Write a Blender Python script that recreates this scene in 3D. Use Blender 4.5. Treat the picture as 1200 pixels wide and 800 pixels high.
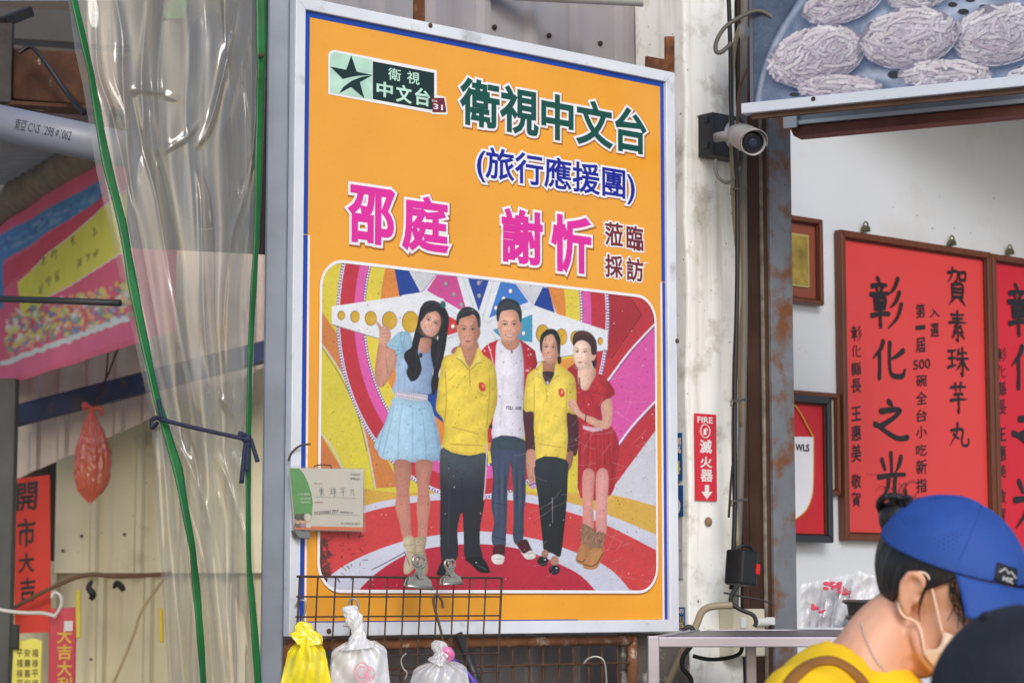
import bpy, bmesh, math, random
import numpy as np
from mathutils import Vector, Matrix
R = math.radians
scene = bpy.context.scene
for _o in list(bpy.data.objects):
    bpy.data.objects.remove(_o)

# ------------------------------------------------------------------ camera
EYE = 1.5            # camera height, metres
F = 2700.0           # focal length in photo pixels (photo 1200 x 800)
PITCH = math.atan(300 / F)
cam_d = bpy.data.cameras.new('Camera')
cam_d.sensor_width = 36
cam_d.lens = F / 1200 * 36
cam_d.clip_start = 0.05
cam_d.clip_end = 2000
cam_d.dof.use_dof = True
cam_d.dof.focus_distance = 5.05
cam_d.dof.aperture_fstop = 7.8
cam = bpy.data.objects.new('Camera', cam_d)
scene.collection.objects.link(cam)
cam.location = (0, 0, EYE)
cam.rotation_euler = (R(90) + PITCH, 0, 0)
scene.camera = cam

# ------------------------------------------------------------------ world, sun, exposure
world = bpy.data.worlds.new('World')
scene.world = world
world.use_nodes = True
wn = world.node_tree
bg = wn.nodes['Background']
sky = wn.nodes.new('ShaderNodeTexSky')
sky.sky_type = 'NISHITA'
sky.sun_disc = False
sun_dir = Vector((0.14, -0.88, 0.48)).normalized()      # towards the sun
sky.sun_elevation = math.asin(sun_dir.z)
sky.sun_rotation = math.atan2(sun_dir.x, sun_dir.y)
sky.dust_density = 1.6
sky.air_density = 1.0
sky.ozone_density = 1.0
wn.links.new(sky.outputs[0], bg.inputs[0])
bg.inputs[1].default_value = 0.14
sun_d = bpy.data.lights.new('Sun', 'SUN')
sun_d.energy = 1.1
sun_d.angle = R(18)
sun_d.color = (1.0, 0.99, 0.985)
sun = bpy.data.objects.new('Sun', sun_d)
scene.collection.objects.link(sun)
sun.rotation_euler = sun_dir.to_track_quat('Z', 'Y').to_euler()
scene.view_settings.view_transform = 'Standard'
scene.view_settings.look = 'None'
scene.view_settings.exposure = 0.30
scene.view_settings.gamma = 1.0
scene.view_settings.use_curve_mapping = False
scene.cycles.transparent_max_bounces = 16
scene.cycles.max_bounces = 8

# ------------------------------------------------------------------ projection of photo pixels to places
CP, SP = math.cos(PITCH), math.sin(PITCH)
def ray(px, py):
    a, b = (px - 600) / F, (400 - py) / F
    return Vector((a, CP - SP * b, SP + CP * b))
def P(px, py, Y):
    d = ray(px, py)
    return Vector((0, 0, EYE)) + d * (Y / d.y)
class Plane:
    """a vertical plane: local x runs along it, local z is up, local -y looks to the street"""
    def __init__(s, px, Y, deg):
        o = P(px, 700, Y)
        s.o = Vector((o.x, o.y, 0)); s.rz = R(deg)
        s.u = Vector((math.cos(s.rz), math.sin(s.rz), 0)); s.n = Vector((math.sin(s.rz), -math.cos(s.rz), 0))
    def hit(s, px, py, off=0.0):
        d = ray(px, py); c = Vector((0, 0, EYE)); o = s.o + s.n * off
        t = (o - c).dot(s.n) / d.dot(s.n)
        p = c + d * t
        return (p - s.o).dot(s.u), p.z
    def pt(s, a, b, off=0.0):
        return s.o + s.u * a + s.n * off + Vector((0, 0, b))
def project(p):
    """numpy points (n,3) -> photo pixels"""
    q = p - np.array((0, 0, EYE))
    w = q[:, 1] * CP + q[:, 2] * SP
    return 600 + F * q[:, 0] / w, 400 - F * (-q[:, 1] * SP + q[:, 2] * CP) / w

# ------------------------------------------------------------------ colour and materials
def S(r, g, b):
    f = lambda c: (c / 255 / 12.92) if c / 255 <= 0.04045 else ((c / 255 + 0.055) / 1.055) ** 2.4
    return (f(r), f(g), f(b), 1.0)
_mats = {}
def M(name, col, rough=0.5, metal=0.0, var=0.12, vscale=6.0, grime=None, speck=None, bump=0.0, bscale=40.0, spec=0.5,
      coat=0.0, stretch=(1, 1, 1), attr=False, streak=None, sss=0.0):
    """procedural material: colour with cloudy variation, optional grime blotches, specks, streaks and bump"""
    if name in _mats: return _mats[name]
    m = bpy.data.materials.new(name); m.use_nodes = True; _mats[name] = m
    nt = m.node_tree; N = nt.nodes; L = nt.links
    b = N['Principled BSDF']
    b.inputs['Roughness'].default_value = rough
    b.inputs['Metallic'].default_value = metal
    b.inputs['Specular IOR Level'].default_value = spec
    if coat:
        b.inputs['Coat Weight'].default_value = coat; b.inputs['Coat Roughness'].default_value = 0.08
    if sss:
        b.inputs['Subsurface Weight'].default_value = sss
        b.inputs['Subsurface Radius'].default_value = (0.012, 0.005, 0.003)
    tc = N.new('ShaderNodeTexCoord'); mp = N.new('ShaderNodeMapping')
    L.new(tc.outputs['Object'], mp.inputs[0]); mp.inputs['Scale'].default_value = stretch
    def noise(scale, detail=4, rough_=0.55, src=None):
        n = N.new('ShaderNodeTexNoise'); n.inputs['Scale'].default_value = scale
        n.inputs['Detail'].default_value = detail; n.inputs['Roughness'].default_value = rough_
        L.new((src or mp).outputs[0], n.inputs['Vector']); return n
    def ramp(src, lo, hi):
        r = N.new('ShaderNodeMapRange'); r.inputs[1].default_value = lo; r.inputs[2].default_value = hi
        L.new(src, r.inputs[0]); return r.outputs[0]
    def mix(fac, c1, c2, kind='MIX'):
        x = N.new('ShaderNodeMix'); x.data_type = 'RGBA'; x.blend_type = kind
        for i, v in ((0, fac), (6, c1), (7, c2)):
            if hasattr(v, 'is_linked') or hasattr(v, 'links'): L.new(v, x.inputs[i])
            else: x.inputs[i].default_value = v
        return x.outputs[2]
    if attr:
        at = N.new('ShaderNodeAttribute'); at.attribute_name = 'Col'; c = at.outputs['Color']
    else:
        rgb = N.new('ShaderNodeRGB'); rgb.outputs[0].default_value = col; c = rgb.outputs[0]
    if var:
        n = noise(vscale); f = ramp(n.outputs['Fac'], 0.3, 0.7)
        d = tuple(x * (1 - var) for x in (1, 1, 1)) + (1,); u = tuple(min(1.6, 1 + var * .6) for _ in range(3)) + (1,)
        g = mix(f, d, u); c = mix(1.0, c, g, 'MULTIPLY')
    if streak:
        sc, amt, scol = streak
        m2 = N.new('ShaderNodeMapping'); L.new(tc.outputs['Object'], m2.inputs[0]); m2.inputs['Scale'].default_value = (sc, sc, sc * 0.06)
        n = noise(1.0, 5, 0.6, m2); f = ramp(n.outputs['Fac'], 0.5, 0.78)
        k = N.new('ShaderNodeMath'); k.operation = 'MULTIPLY'; L.new(f, k.inputs[0]); k.inputs[1].default_value = amt
        c = mix(k.outputs[0], c, scol)
    if grime:
        gcol, lo, hi, gs = grime
        n = noise(gs, 8, 0.65); f = ramp(n.outputs['Fac'], lo, hi); c = mix(f, c, gcol)
    if speck:
        scol, ss, th, amt = speck
        v = N.new('ShaderNodeTexVoronoi'); v.inputs['Scale'].default_value = ss; L.new(mp.outputs[0], v.inputs['Vector'])
        n = noise(ss * 0.35, 2)
        th2 = N.new('ShaderNodeMath'); th2.operation = 'MULTIPLY'; L.new(ramp(n.outputs['Fac'], 0.42, 0.75), th2.inputs[0]); th2.inputs[1].default_value = th
        ls = N.new('ShaderNodeMath'); ls.operation = 'LESS_THAN'; L.new(v.outputs['Distance'], ls.inputs[0]); L.new(th2.outputs[0], ls.inputs[1])
        k = N.new('ShaderNodeMath'); k.operation = 'MULTIPLY'; L.new(ls.outputs[0], k.inputs[0]); k.inputs[1].default_value = amt
        c = mix(k.outputs[0], c, scol)
    L.new(c, b.inputs['Base Color'])
    if bump:
        n = noise(bscale, 5); bp = N.new('ShaderNodeBump'); bp.inputs['Strength'].default_value = bump; bp.inputs['Distance'].default_value = 0.004
        L.new(n.outputs['Fac'], bp.inputs['Height']); L.new(bp.outputs[0], b.inputs['Normal'])
        if coat: L.new(bp.outputs[0], b.inputs['Coat Normal'])
    return m

def film(name, col, opac, rough=0.12, graze=0.5, bump=0.0):
    """thin clear or milky plastic"""
    if name in _mats: return _mats[name]
    m = bpy.data.materials.new(name); m.use_nodes = True; _mats[name] = m
    nt = m.node_tree; N = nt.nodes; L = nt.links
    b = N['Principled BSDF']; out = N['Material Output']
    b.inputs['Base Color'].default_value = col; b.inputs['Roughness'].default_value = rough
    b.inputs['Specular IOR Level'].default_value = 0.6
    tr = N.new('ShaderNodeBsdfTransparent'); tr.inputs[0].default_value = (0.93, 0.92, 0.90, 1)
    lw = N.new('ShaderNodeLayerWeight'); lw.inputs[0].default_value = 0.35
    mr = N.new('ShaderNodeMapRange'); L.new(lw.outputs['Facing'], mr.inputs[0]); mr.inputs[3].default_value = opac; mr.inputs[4].default_value = min(1, opac + graze)
    tc = N.new('ShaderNodeTexCoord'); n = N.new('ShaderNodeTexNoise'); n.inputs['Scale'].default_value = 5; n.inputs['Detail'].default_value = 5
    L.new(tc.outputs['Object'], n.inputs['Vector'])
    m2 = N.new('ShaderNodeMapRange'); L.new(n.outputs['Fac'], m2.inputs[0]); m2.inputs[1].default_value = 0.3; m2.inputs[2].default_value = 0.7; m2.inputs[3].default_value = 0.75; m2.inputs[4].default_value = 1.25
    mu = N.new('ShaderNodeMath'); mu.operation = 'MULTIPLY'; mu.use_clamp = True; L.new(mr.outputs[0], mu.inputs[0]); L.new(m2.outputs[0], mu.inputs[1])
    mx = N.new('ShaderNodeMixShader'); L.new(mu.outputs[0], mx.inputs[0]); L.new(tr.outputs[0], mx.inputs[1]); L.new(b.outputs[0], mx.inputs[2])
    gl = N.new('ShaderNodeBsdfGlossy'); gl.inputs['Roughness'].default_value = rough
    fr = N.new('ShaderNodeLayerWeight'); fr.inputs[0].default_value = 0.5
    pw = N.new('ShaderNodeMath'); pw.operation = 'POWER'; L.new(fr.outputs['Facing'], pw.inputs[0]); pw.inputs[1].default_value = 4.5
    sc_ = N.new('ShaderNodeMath'); sc_.operation = 'MULTIPLY_ADD'; L.new(pw.outputs[0], sc_.inputs[0]); sc_.inputs[1].default_value = 0.6; sc_.inputs[2].default_value = 0.06
    mx2 = N.new('ShaderNodeMixShader'); L.new(sc_.outputs[0], mx2.inputs[0]); L.new(mx.outputs[0], mx2.inputs[1]); L.new(gl.outputs[0], mx2.inputs[2])
    if bump:
        nb = N.new('ShaderNodeTexNoise'); nb.inputs['Scale'].default_value = 30; L.new(tc.outputs['Object'], nb.inputs['Vector'])
        bp = N.new('ShaderNodeBump'); bp.inputs['Strength'].default_value = bump; bp.inputs['Distance'].default_value = 0.01
        L.new(nb.outputs['Fac'], bp.inputs['Height'])
        for q in (b, gl, fr): L.new(bp.outputs[0], q.inputs['Normal'])
    L.new(mx2.outputs[0], out.inputs[0])
    return m

# ------------------------------------------------------------------ objects
def link(o, parent=None):
    scene.collection.objects.link(o)
    if parent is not None: o.parent = parent
    return o
def tag(o, label=None, cat=None, group=None, kind=None):
    if label: o['label'] = label
    if cat: o['category'] = cat
    if group: o['group'] = group
    if kind: o['kind'] = kind
    return o
def thing(name, label, cat, loc=(0, 0, 0), rz=0.0, group=None):
    o = bpy.data.objects.new(name, None); o.empty_display_size = 0.1
    link(o); o.location = loc; o.rotation_euler = (0, 0, rz)
    return tag(o, label, cat, group)
def on_plane(name, label, cat, pl, off=0.0, group=None):
    return thing(name, label, cat, pl.o + pl.n * off, pl.rz, group)

def crom(pts, n=6, closed=False):
    """Catmull-Rom through points (any dimension)"""
    p = [np.array(q, float) for q in pts]
    k = len(p); out = []
    rng = range(k if closed else k - 1)
    for i in rng:
        if closed: a, b, c, d = p[i - 1], p[i], p[(i + 1) % k], p[(i + 2) % k]
        else: a, b, c, d = p[max(i - 1, 0)], p[i], p[i + 1], p[min(i + 2, k - 1)]
        for j in range(n):
            t = j / n
            out.append(0.5 * (2 * b + (c - a) * t + (2 * a - 5 * b + 4 * c - d) * t * t + (3 * b - a - 3 * c + d) * t ** 3))
    if not closed: out.append(p[-1])
    return out

class MB:
    def __init__(s): s.v = []; s.f = []
    def add(s, vs, fs):
        k = len(s.v); s.v += [tuple(q) for q in vs]; s.f += [tuple(i + k for i in f) for f in fs]; return s
    def box(s, x0, x1, y0, y1, z0, z1):
        v = [(x, y, z) for z in (z0, z1) for y in (y0, y1) for x in (x0, x1)]
        return s.add(v, [(0, 2, 3, 1), (4, 5, 7, 6), (0, 1, 5, 4), (2, 6, 7, 3), (0, 4, 6, 2), (1, 3, 7, 5)])
    def beam(s, a, b, w, h, up=(0, 0, 1)):
        a, b = Vector(a), Vector(b); d = (b - a).normalized(); x = d.cross(Vector(up))
        x = x.normalized() if x.length > 1e-6 else Vector((1, 0, 0)); z = x.cross(d)
        v = [p + x * i * w / 2 + z * j * h / 2 for p in (a, b) for i, j in ((-1, -1), (1, -1), (1, 1), (-1, 1))]
        return s.add(v, [(0, 1, 2, 3), (7, 6, 5, 4), (0, 4, 5, 1), (1, 5, 6, 2), (2, 6, 7, 3), (3, 7, 4, 0)])
    def prism(s, poly, y0, y1):
        """polygon in local x,z (counter-clockwise seen from -y), from front y0 to back y1"""
        k = len(poly); v = [(x, y0, z) for x, z in poly] + [(x, y1, z) for x, z in poly]
        f = [tuple(range(k)), tuple(range(2 * k - 1, k - 1, -1))] + [(i, i + k, (i + 1) % k + k, (i + 1) % k) for i in range(k)]
        return s.add(v, f)
    def tube(s, pts, r, seg=8, smooth=0, closed=False, cap=True):
        pts = [Vector(p) for p in pts]
        rs = list(r) if hasattr(r, '__len__') else [r] * len(pts)
        if smooth:
            q = crom([tuple(p) + (rr,) for p, rr in zip(pts, rs)], smooth, closed)
            pts = [Vector(x[:3]) for x in q]; rs = [max(1e-5, x[3]) for x in q]
        k = len(pts); v = []; f = []; nrm = None
        for i in range(k):
            if closed: t = pts[(i + 1) % k] - pts[i - 1]
            else: t = pts[min(i + 1, k - 1)] - pts[max(i - 1, 0)]
            t = t.normalized() if t.length > 1e-9 else Vector((0, 0, 1))
            if nrm is None:
                nrm = t.cross(Vector((0.3, 0.2, 1))); nrm = nrm if nrm.length > 1e-3 else t.cross(Vector((1, 0, 0)))
            nrm = (nrm - t * nrm.dot(t)).normalized(); bn = t.cross(nrm)
            for j in range(seg):
                a = 2 * math.pi * j / seg
                v.append(pts[i] + (nrm * math.cos(a) + bn * math.sin(a)) * rs[i])
        for i in range(k if closed else k - 1):
            for j in range(seg):
                a, b = i * seg + j, i * seg + (j + 1) % seg; i2 = (i + 1) % k
                f.append((a, b, i2 * seg + (j + 1) % seg, i2 * seg + j))
        if cap and not closed:
            f.append(tuple(range(seg - 1, -1, -1))); f.append(tuple((k - 1) * seg + j for j in range(seg)))
        return s.add(v, f)
    def lathe(s, prof, seg=24, mat=None):
        """profile of (r, z); mat places it"""
        v = []; f = []; k = len(prof)
        for r, z in prof:
            for j in range(seg):
                a = 2 * math.pi * j / seg; v.append(Vector((r * math.cos(a), r * math.sin(a), z)))
        for i in range(k - 1):
            for j in range(seg):
                f.append((i * seg + j, i * seg + (j + 1) % seg, (i + 1) * seg + (j + 1) % seg, (i + 1) * seg + j))
        f.append(tuple(range(seg - 1, -1, -1))); f.append(tuple((k - 1) * seg + j for j in range(seg)))
        if mat is not None: v = [mat @ p for p in v]
        return s.add(v, f)
    def ball(s, c, r, seg=16, rings=10, mat=None):
        r = r if hasattr(r, '__len__') else (r, r, r)
        v = []; f = []
        for i in range(1, rings):
            t = math.pi * i / rings
            for j in range(seg):
                a = 2 * math.pi * j / seg; v.append(Vector((r[0] * math.sin(t) * math.cos(a), r[1] * math.sin(t) * math.sin(a), r[2] * math.cos(t))))
        v.append(Vector((0, 0, r[2]))); v.append(Vector((0, 0, -r[2]))); n0 = len(v) - 2
        for i in range(rings - 2):
            for j in range(seg):
                f.append((i * seg + j, (i + 1) * seg + j, (i + 1) * seg + (j + 1) % seg, i * seg + (j + 1) % seg))
        for j in range(seg):
            f.append((n0, j, (j + 1) % seg)); f.append((n0 + 1, (rings - 2) * seg + (j + 1) % seg, (rings - 2) * seg + j))
        if mat is not None: v = [mat @ p for p in v]
        c = Vector(c)
        return s.add([p + c for p in v], f)
    def grid(s, fn, nu, nv):
        """fn(u, v) -> point, u, v in 0..1"""
        v = [fn(i / nu, j / nv) for j in range(nv + 1) for i in range(nu + 1)]
        f = [(j * (nu + 1) + i, j * (nu + 1) + i + 1, (j + 1) * (nu + 1) + i + 1, (j + 1) * (nu + 1) + i) for j in range(nv) for i in range(nu)]
        return s.add(v, f)
    def obj(s, name, mat, parent=None, smooth=False, bev=0.0, solid=0.0, sub=0, remesh=0.0, soft=0):
        me = bpy.data.meshes.new(name); me.from_pydata([tuple(p) for p in s.v], [], s.f); me.update()
        me.materials.append(mat)
        if smooth: me.polygons.foreach_set('use_smooth', [True] * len(me.polygons))
        o = bpy.data.objects.new(name, me); link(o, parent)
        if remesh:
            q = o.modifiers.new('Remesh', 'REMESH'); q.mode = 'VOXEL'; q.voxel_size = remesh; q.use_smooth_shade = True
        if soft:
            q = o.modifiers.new('Smooth', 'SMOOTH'); q.iterations = soft; q.factor = 0.5
        if solid:
            q = o.modifiers.new('Solidify', 'SOLIDIFY'); q.thickness = solid; q.offset = 0
        if bev:
            q = o.modifiers.new('Bevel', 'BEVEL'); q.width = bev; q.segments = 2; q.limit_method = 'ANGLE'; q.angle_limit = R(40)
        if sub:
            q = o.modifiers.new('Subdivision', 'SUBSURF'); q.levels = sub; q.render_levels = sub
        return o

# ------------------------------------------------------------------ lettering
_txt = {}
def text_mesh(body, weight=0.0):
    """outline glyphs as flat verts/faces in the unit box (0..1, 0..1); weight thickens the strokes"""
    key = (body, weight)
    if key in _txt: return _txt[key]
    c = bpy.data.curves.new('lettering', 'FONT'); c.body = body; c.resolution_u = 3; c.fill_mode = 'FRONT'
    if weight: c.bevel_depth = weight; c.bevel_resolution = 1; c.fill_mode = 'FRONT'
    o = bpy.data.objects.new('lettering', c); scene.collection.objects.link(o)
    dg = bpy.context.evaluated_depsgraph_get()
    me = bpy.data.meshes.new_from_object(o.evaluated_get(dg))
    n = len(me.vertices); co = np.empty(n * 3); me.vertices.foreach_get('co', co); co = co.reshape(-1, 3)
    fs = [tuple(p.vertices) for p in me.polygons]
    # box of the thin glyphs: the thick ones are laid out on it
    if weight:
        ref = text_mesh(body, 0.0)[2]
    else:
        ref = (co[:, 0].min(), co[:, 0].max(), co[:, 1].min(), co[:, 1].max())
    bpy.data.objects.remove(o); bpy.data.curves.remove(c); bpy.data.meshes.remove(me)
    u = np.stack([(co[:, 0] - ref[0]) / (ref[1] - ref[0]), (co[:, 1] - ref[2]) / (ref[3] - ref[2]), co[:, 2]], 1)
    _txt[key] = (u, fs, ref)
    return _txt[key]
def put_text(mb, body, a0, a1, b0, b1, y, weight=0.0, jit=0.0, shear=0.0, rot=None):
    """flat lettering filling the box a0..a1 x b0..b1 of a local x,z plane, facing -y"""
    u, fs, ref = text_mesh(body, weight)
    x = a0 + u[:, 0] * (a1 - a0); z = b0 + u[:, 1] * (b1 - b0)
    if jit:
        h = b1 - b0
        x = x + jit * h * np.sin(u[:, 1] * 9 + 3 * u[:, 0] + len(body)) ; z = z + jit * h * np.sin(u[:, 0] * 11 + 1.3 + 2 * u[:, 1])
    if shear: z = z + shear * (x - (a0 + a1) / 2)
    yy = y - u[:, 2] * 0.004
    mb.add(list(zip(x, yy, z)), fs)
    return mb
def ribbon(mb, pts, ws, y, n=6):
    """a brush stroke: smooth band with width per point and rounded ends, in local x,z facing -y"""
    q = crom([tuple(p) + (w,) for p, w in zip(pts, ws)], n) if len(pts) > 1 else None
    V_ = []; k = len(q)
    left = []; right = []
    for i in range(k):
        t = q[min(i + 1, k - 1)][:2] - q[max(i - 1, 0)][:2]; l = math.hypot(*t) or 1; nx, nz = -t[1] / l, t[0] / l
        w = max(q[i][2], 1e-5) / 2
        left.append((q[i][0] + nx * w, q[i][1] + nz * w)); right.append((q[i][0] - nx * w, q[i][1] - nz * w))
    vs = [(x, y, z) for x, z in left] + [(x, y, z) for x, z in right]
    fs = [(i, i + 1, k + i + 1, k + i) for i in range(k - 1)]
    mb.add(vs, fs)
    for e, (c, w) in enumerate(((q[0][:2], q[0][2]), (q[-1][:2], q[-1][2]))):     # round ends
        vs = [(c[0] + w / 2 * math.cos(a), y - 0.00002, c[1] + w / 2 * math.sin(a)) for a in np.linspace(0, 2 * math.pi, 10, endpoint=False)]
        mb.add(vs, [tuple(range(10))])

# ------------------------------------------------------------------ printed pictures: a fine grid whose points carry the ink colour
class Print:
    def __init__(s, pl, off, a0, a1, b0, b1, nu, nv):
        s.pl, s.off, s.nu, s.nv = pl, off, nu, nv
        A, B = np.meshgrid(np.linspace(a0, a1, nu + 1), np.linspace(b0, b1, nv + 1))
        s.A, s.B = A.ravel(), B.ravel()
        w = np.array(pl.o + pl.n * off)[None] + s.A[:, None] * np.array(pl.u)[None] + s.B[:, None] * np.array((0, 0, 1.0))[None]
        s.X, s.Y = project(w)                       # where each printed point is seen in the photograph: shapes are traced there
        s.col = np.ones((len(s.A), 3)); s.view(0, 0, 1)
        s.rng = np.random.default_rng(7); s.form = 0.0; s.fold = 0.0; s._nf = {}
    def view(s, ox, oy, sc): s.ox, s.oy, s.sc = ox, oy, 1.0 / sc
    def _p(s, pts): return [(s.ox + x * s.sc, s.oy + y * s.sc) for x, y in pts]
    def _blend(s, idx, cov, col):
        if callable(col): c = col(s.X[idx], s.Y[idx])
        else: c = np.array(col)[None, :]
        s.col[idx] = s.col[idx] * (1 - cov[:, None]) + c * cov[:, None]
    def _sel(s, x0, x1, y0, y1, m):
        return np.nonzero((s.X > x0 - m) & (s.X < x1 + m) & (s.Y > y0 - m) & (s.Y < y1 + m))[0]
    def poly(s, pts, col, soft=0.7, smooth=True, alpha=1.0, n=5):
        q = s._p(pts)
        if smooth: q = [tuple(x) for x in crom(q, n, True)]
        q = np.array(q); idx = s._sel(q[:, 0].min(), q[:, 0].max(), q[:, 1].min(), q[:, 1].max(), soft + 1)
        if not len(idx): return
        x, y = s.X[idx], s.Y[idx]; ins = np.zeros(len(idx), bool); d2 = np.full(len(idx), 1e9)
        for i in range(len(q)):
            (ax, ay), (bx, by) = q[i - 1], q[i]
            if ay != by:
                c = ((ay > y) != (by > y)) & (x < (bx - ax) * (y - ay) / (by - ay) + ax); ins ^= c
            ex, ey = bx - ax, by - ay; l = ex * ex + ey * ey
            if l < 1e-9: continue
            t = np.clip(((x - ax) * ex + (y - ay) * ey) / l, 0, 1)
            d2 = np.minimum(d2, (x - ax - t * ex) ** 2 + (y - ay - t * ey) ** 2)
        d = np.sqrt(d2) * np.where(ins, 1, -1)
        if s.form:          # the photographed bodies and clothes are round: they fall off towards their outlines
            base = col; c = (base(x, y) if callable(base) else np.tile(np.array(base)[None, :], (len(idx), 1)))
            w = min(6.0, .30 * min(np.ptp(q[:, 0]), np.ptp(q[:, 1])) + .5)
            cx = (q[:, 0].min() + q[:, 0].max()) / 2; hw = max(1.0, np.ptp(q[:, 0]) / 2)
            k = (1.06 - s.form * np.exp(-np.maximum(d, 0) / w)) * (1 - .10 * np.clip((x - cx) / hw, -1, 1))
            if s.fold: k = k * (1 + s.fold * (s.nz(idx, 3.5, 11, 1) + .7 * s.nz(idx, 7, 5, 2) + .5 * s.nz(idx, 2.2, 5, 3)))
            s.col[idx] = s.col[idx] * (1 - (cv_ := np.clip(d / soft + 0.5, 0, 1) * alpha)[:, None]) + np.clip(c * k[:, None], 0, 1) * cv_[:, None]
            return
        s._blend(idx, np.clip(d / soft + 0.5, 0, 1) * alpha, col)
    def nz(s, idx, cx, cy, seed):
        key = (cx, cy, seed)
        if key not in s._nf:
            r_ = np.random.default_rng(seed); X, Y = s.X - s.X.min() + .21 * s.Y * (seed % 2), s.Y - s.Y.min(); fx, fy = X / cx, Y / cy; n_ = r_.normal(0, 1, (int(fy.max()) + 3, int(fx.max()) + 3))
            ix, iy = fx.astype(int), fy.astype(int); fx = fx - ix; fy = fy - iy; fx = fx * fx * (3 - 2 * fx); fy = fy * fy * (3 - 2 * fy)
            s._nf[key] = (n_[iy, ix] * (1 - fx) + n_[iy, ix + 1] * fx) * (1 - fy) + (n_[iy + 1, ix] * (1 - fx) + n_[iy + 1, ix + 1] * fx) * fy
        return s._nf[key][idx]
    def ell(s, cx, cy, rx, ry, col, ang=0, soft=0.7, alpha=1.0):
        (cx, cy), = s._p([(cx, cy)]); rx *= s.sc; ry *= s.sc; m = max(rx, ry) + soft
        idx = s._sel(cx, cx, cy, cy, m)
        if not len(idx): return
        a = R(ang); x, y = s.X[idx] - cx, s.Y[idx] - cy
        u, v = x * math.cos(a) + y * math.sin(a), -x * math.sin(a) + y * math.cos(a)
        k = np.sqrt((u / rx) ** 2 + (v / ry) ** 2); d = (1 - k) * min(rx, ry)
        s._blend(idx, np.clip(d / soft + 0.5, 0, 1) * alpha, col)
    def line(s, pts, w, col, soft=0.6, alpha=1.0, smooth=True):
        q = s._p(pts); ws = [x * s.sc for x in w] if hasattr(w, '__len__') else [w * s.sc] * len(q)
        z = [a + (b,) for a, b in zip(q, ws)]
        if smooth and len(z) > 2: z = [tuple(x) for x in crom(z, 5)]
        z = np.array(z); m = z[:, 2].max() + soft + 1
        idx = s._sel(z[:, 0].min(), z[:, 0].max(), z[:, 1].min(), z[:, 1].max(), m)
        if not len(idx): return
        x, y = s.X[idx], s.Y[idx]; best = np.full(len(idx), -1e9)
        for (ax, ay, aw), (bx, by, bw) in zip(z[:-1], z[1:]):
            ex, ey = bx - ax, by - ay; l = ex * ex + ey * ey
            t = np.clip(((x - ax) * ex + (y - ay) * ey) / max(l, 1e-9), 0, 1)
            best = np.maximum(best, (aw + (bw - aw) * t) / 2 - np.sqrt((x - ax - t * ex) ** 2 + (y - ay - t * ey) ** 2))
        s._blend(idx, np.clip(best / soft + 0.5, 0, 1) * alpha, col)
    def dots(s, pts, r, col, step):
        q = np.array([np.array(p) for p in crom(s._p(pts), 12)]); d = np.r_[0, np.cumsum(np.hypot(*np.diff(q, axis=0).T))]
        ox, oy, sc = s.ox, s.oy, s.sc; s.view(0, 0, 1)
        for t in np.arange(0, d[-1], step): s.ell(np.interp(t, d, q[:, 0]), np.interp(t, d, q[:, 1]), r, r, col, soft=0.6)
        s.ox, s.oy, s.sc = ox, oy, sc
    def speckle(s, n, rmin, rmax, col, alpha=0.8):
        ox, oy, sc = s.ox, s.oy, s.sc; s.view(0, 0, 1)
        for _ in range(n):
            i = s.rng.integers(len(s.X)); r = s.rng.uniform(rmin, rmax)
            s.ell(s.X[i], s.Y[i], r, r * s.rng.uniform(.6, 1.4), col, soft=0.6, alpha=alpha)
        s.ox, s.oy, s.sc = ox, oy, sc
    def obj(s, name, mat, parent, keep=None, gain=1.0, depth=None):
        nu, nv = s.nu, s.nv
        y = np.full(len(s.A), 0.0) if depth is None else depth
        co = np.stack([s.A, y, s.B], 1)
        i = (np.arange(nv)[:, None] * (nu + 1) + np.arange(nu)[None]).ravel()
        q = np.stack([i, i + 1, i + nu + 2, i + nu + 1], 1)
        if keep is not None: q = q[keep(s.A[q].mean(1), s.B[q].mean(1))]
        me = bpy.data.meshes.new(name)
        me.vertices.add(len(co)); me.vertices.foreach_set('co', co.ravel())
        me.loops.add(q.size); me.loops.foreach_set('vertex_index', q.ravel().astype(np.int32))
        me.polygons.add(len(q)); me.polygons.foreach_set('loop_start', (np.arange(len(q)) * 4).astype(np.int32))
        me.update(calc_edges=True)
        at = me.color_attributes.new('Col', 'FLOAT_COLOR', 'POINT')
        at.data.foreach_set('color', np.c_[np.clip(s.col, 0, 1) * gain, np.ones(len(s.A))].ravel())
        me.materials.append(mat)
        o = bpy.data.objects.new(name, me); link(o, parent)
        return o
def C(r, g, b): return S(r, g, b)[:3]
# ================================================================== the big orange signboard
SG = Plane(336.4, 5.0, 40.4)
def pxpoly(pl, pts, off=0.0): return [pl.hit(x, y, off) for x, y in pts]
def flat(mb, poly, y): return mb.add([(a, y, b) for a, b in poly], [tuple(range(len(poly)))])
def rrect(a0, a1, b0, b1, r, n=8):
    out = []
    for cx, cz, s in ((a1 - r, b0 + r, -90), (a1 - r, b1 - r, 0), (a0 + r, b1 - r, 90), (a0 + r, b0 + r, 180)):
        out += [(cx + r * math.cos(R(s + 90 * i / n)), cz + r * math.sin(R(s + 90 * i / n))) for i in range(n + 1)]
    return out

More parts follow.
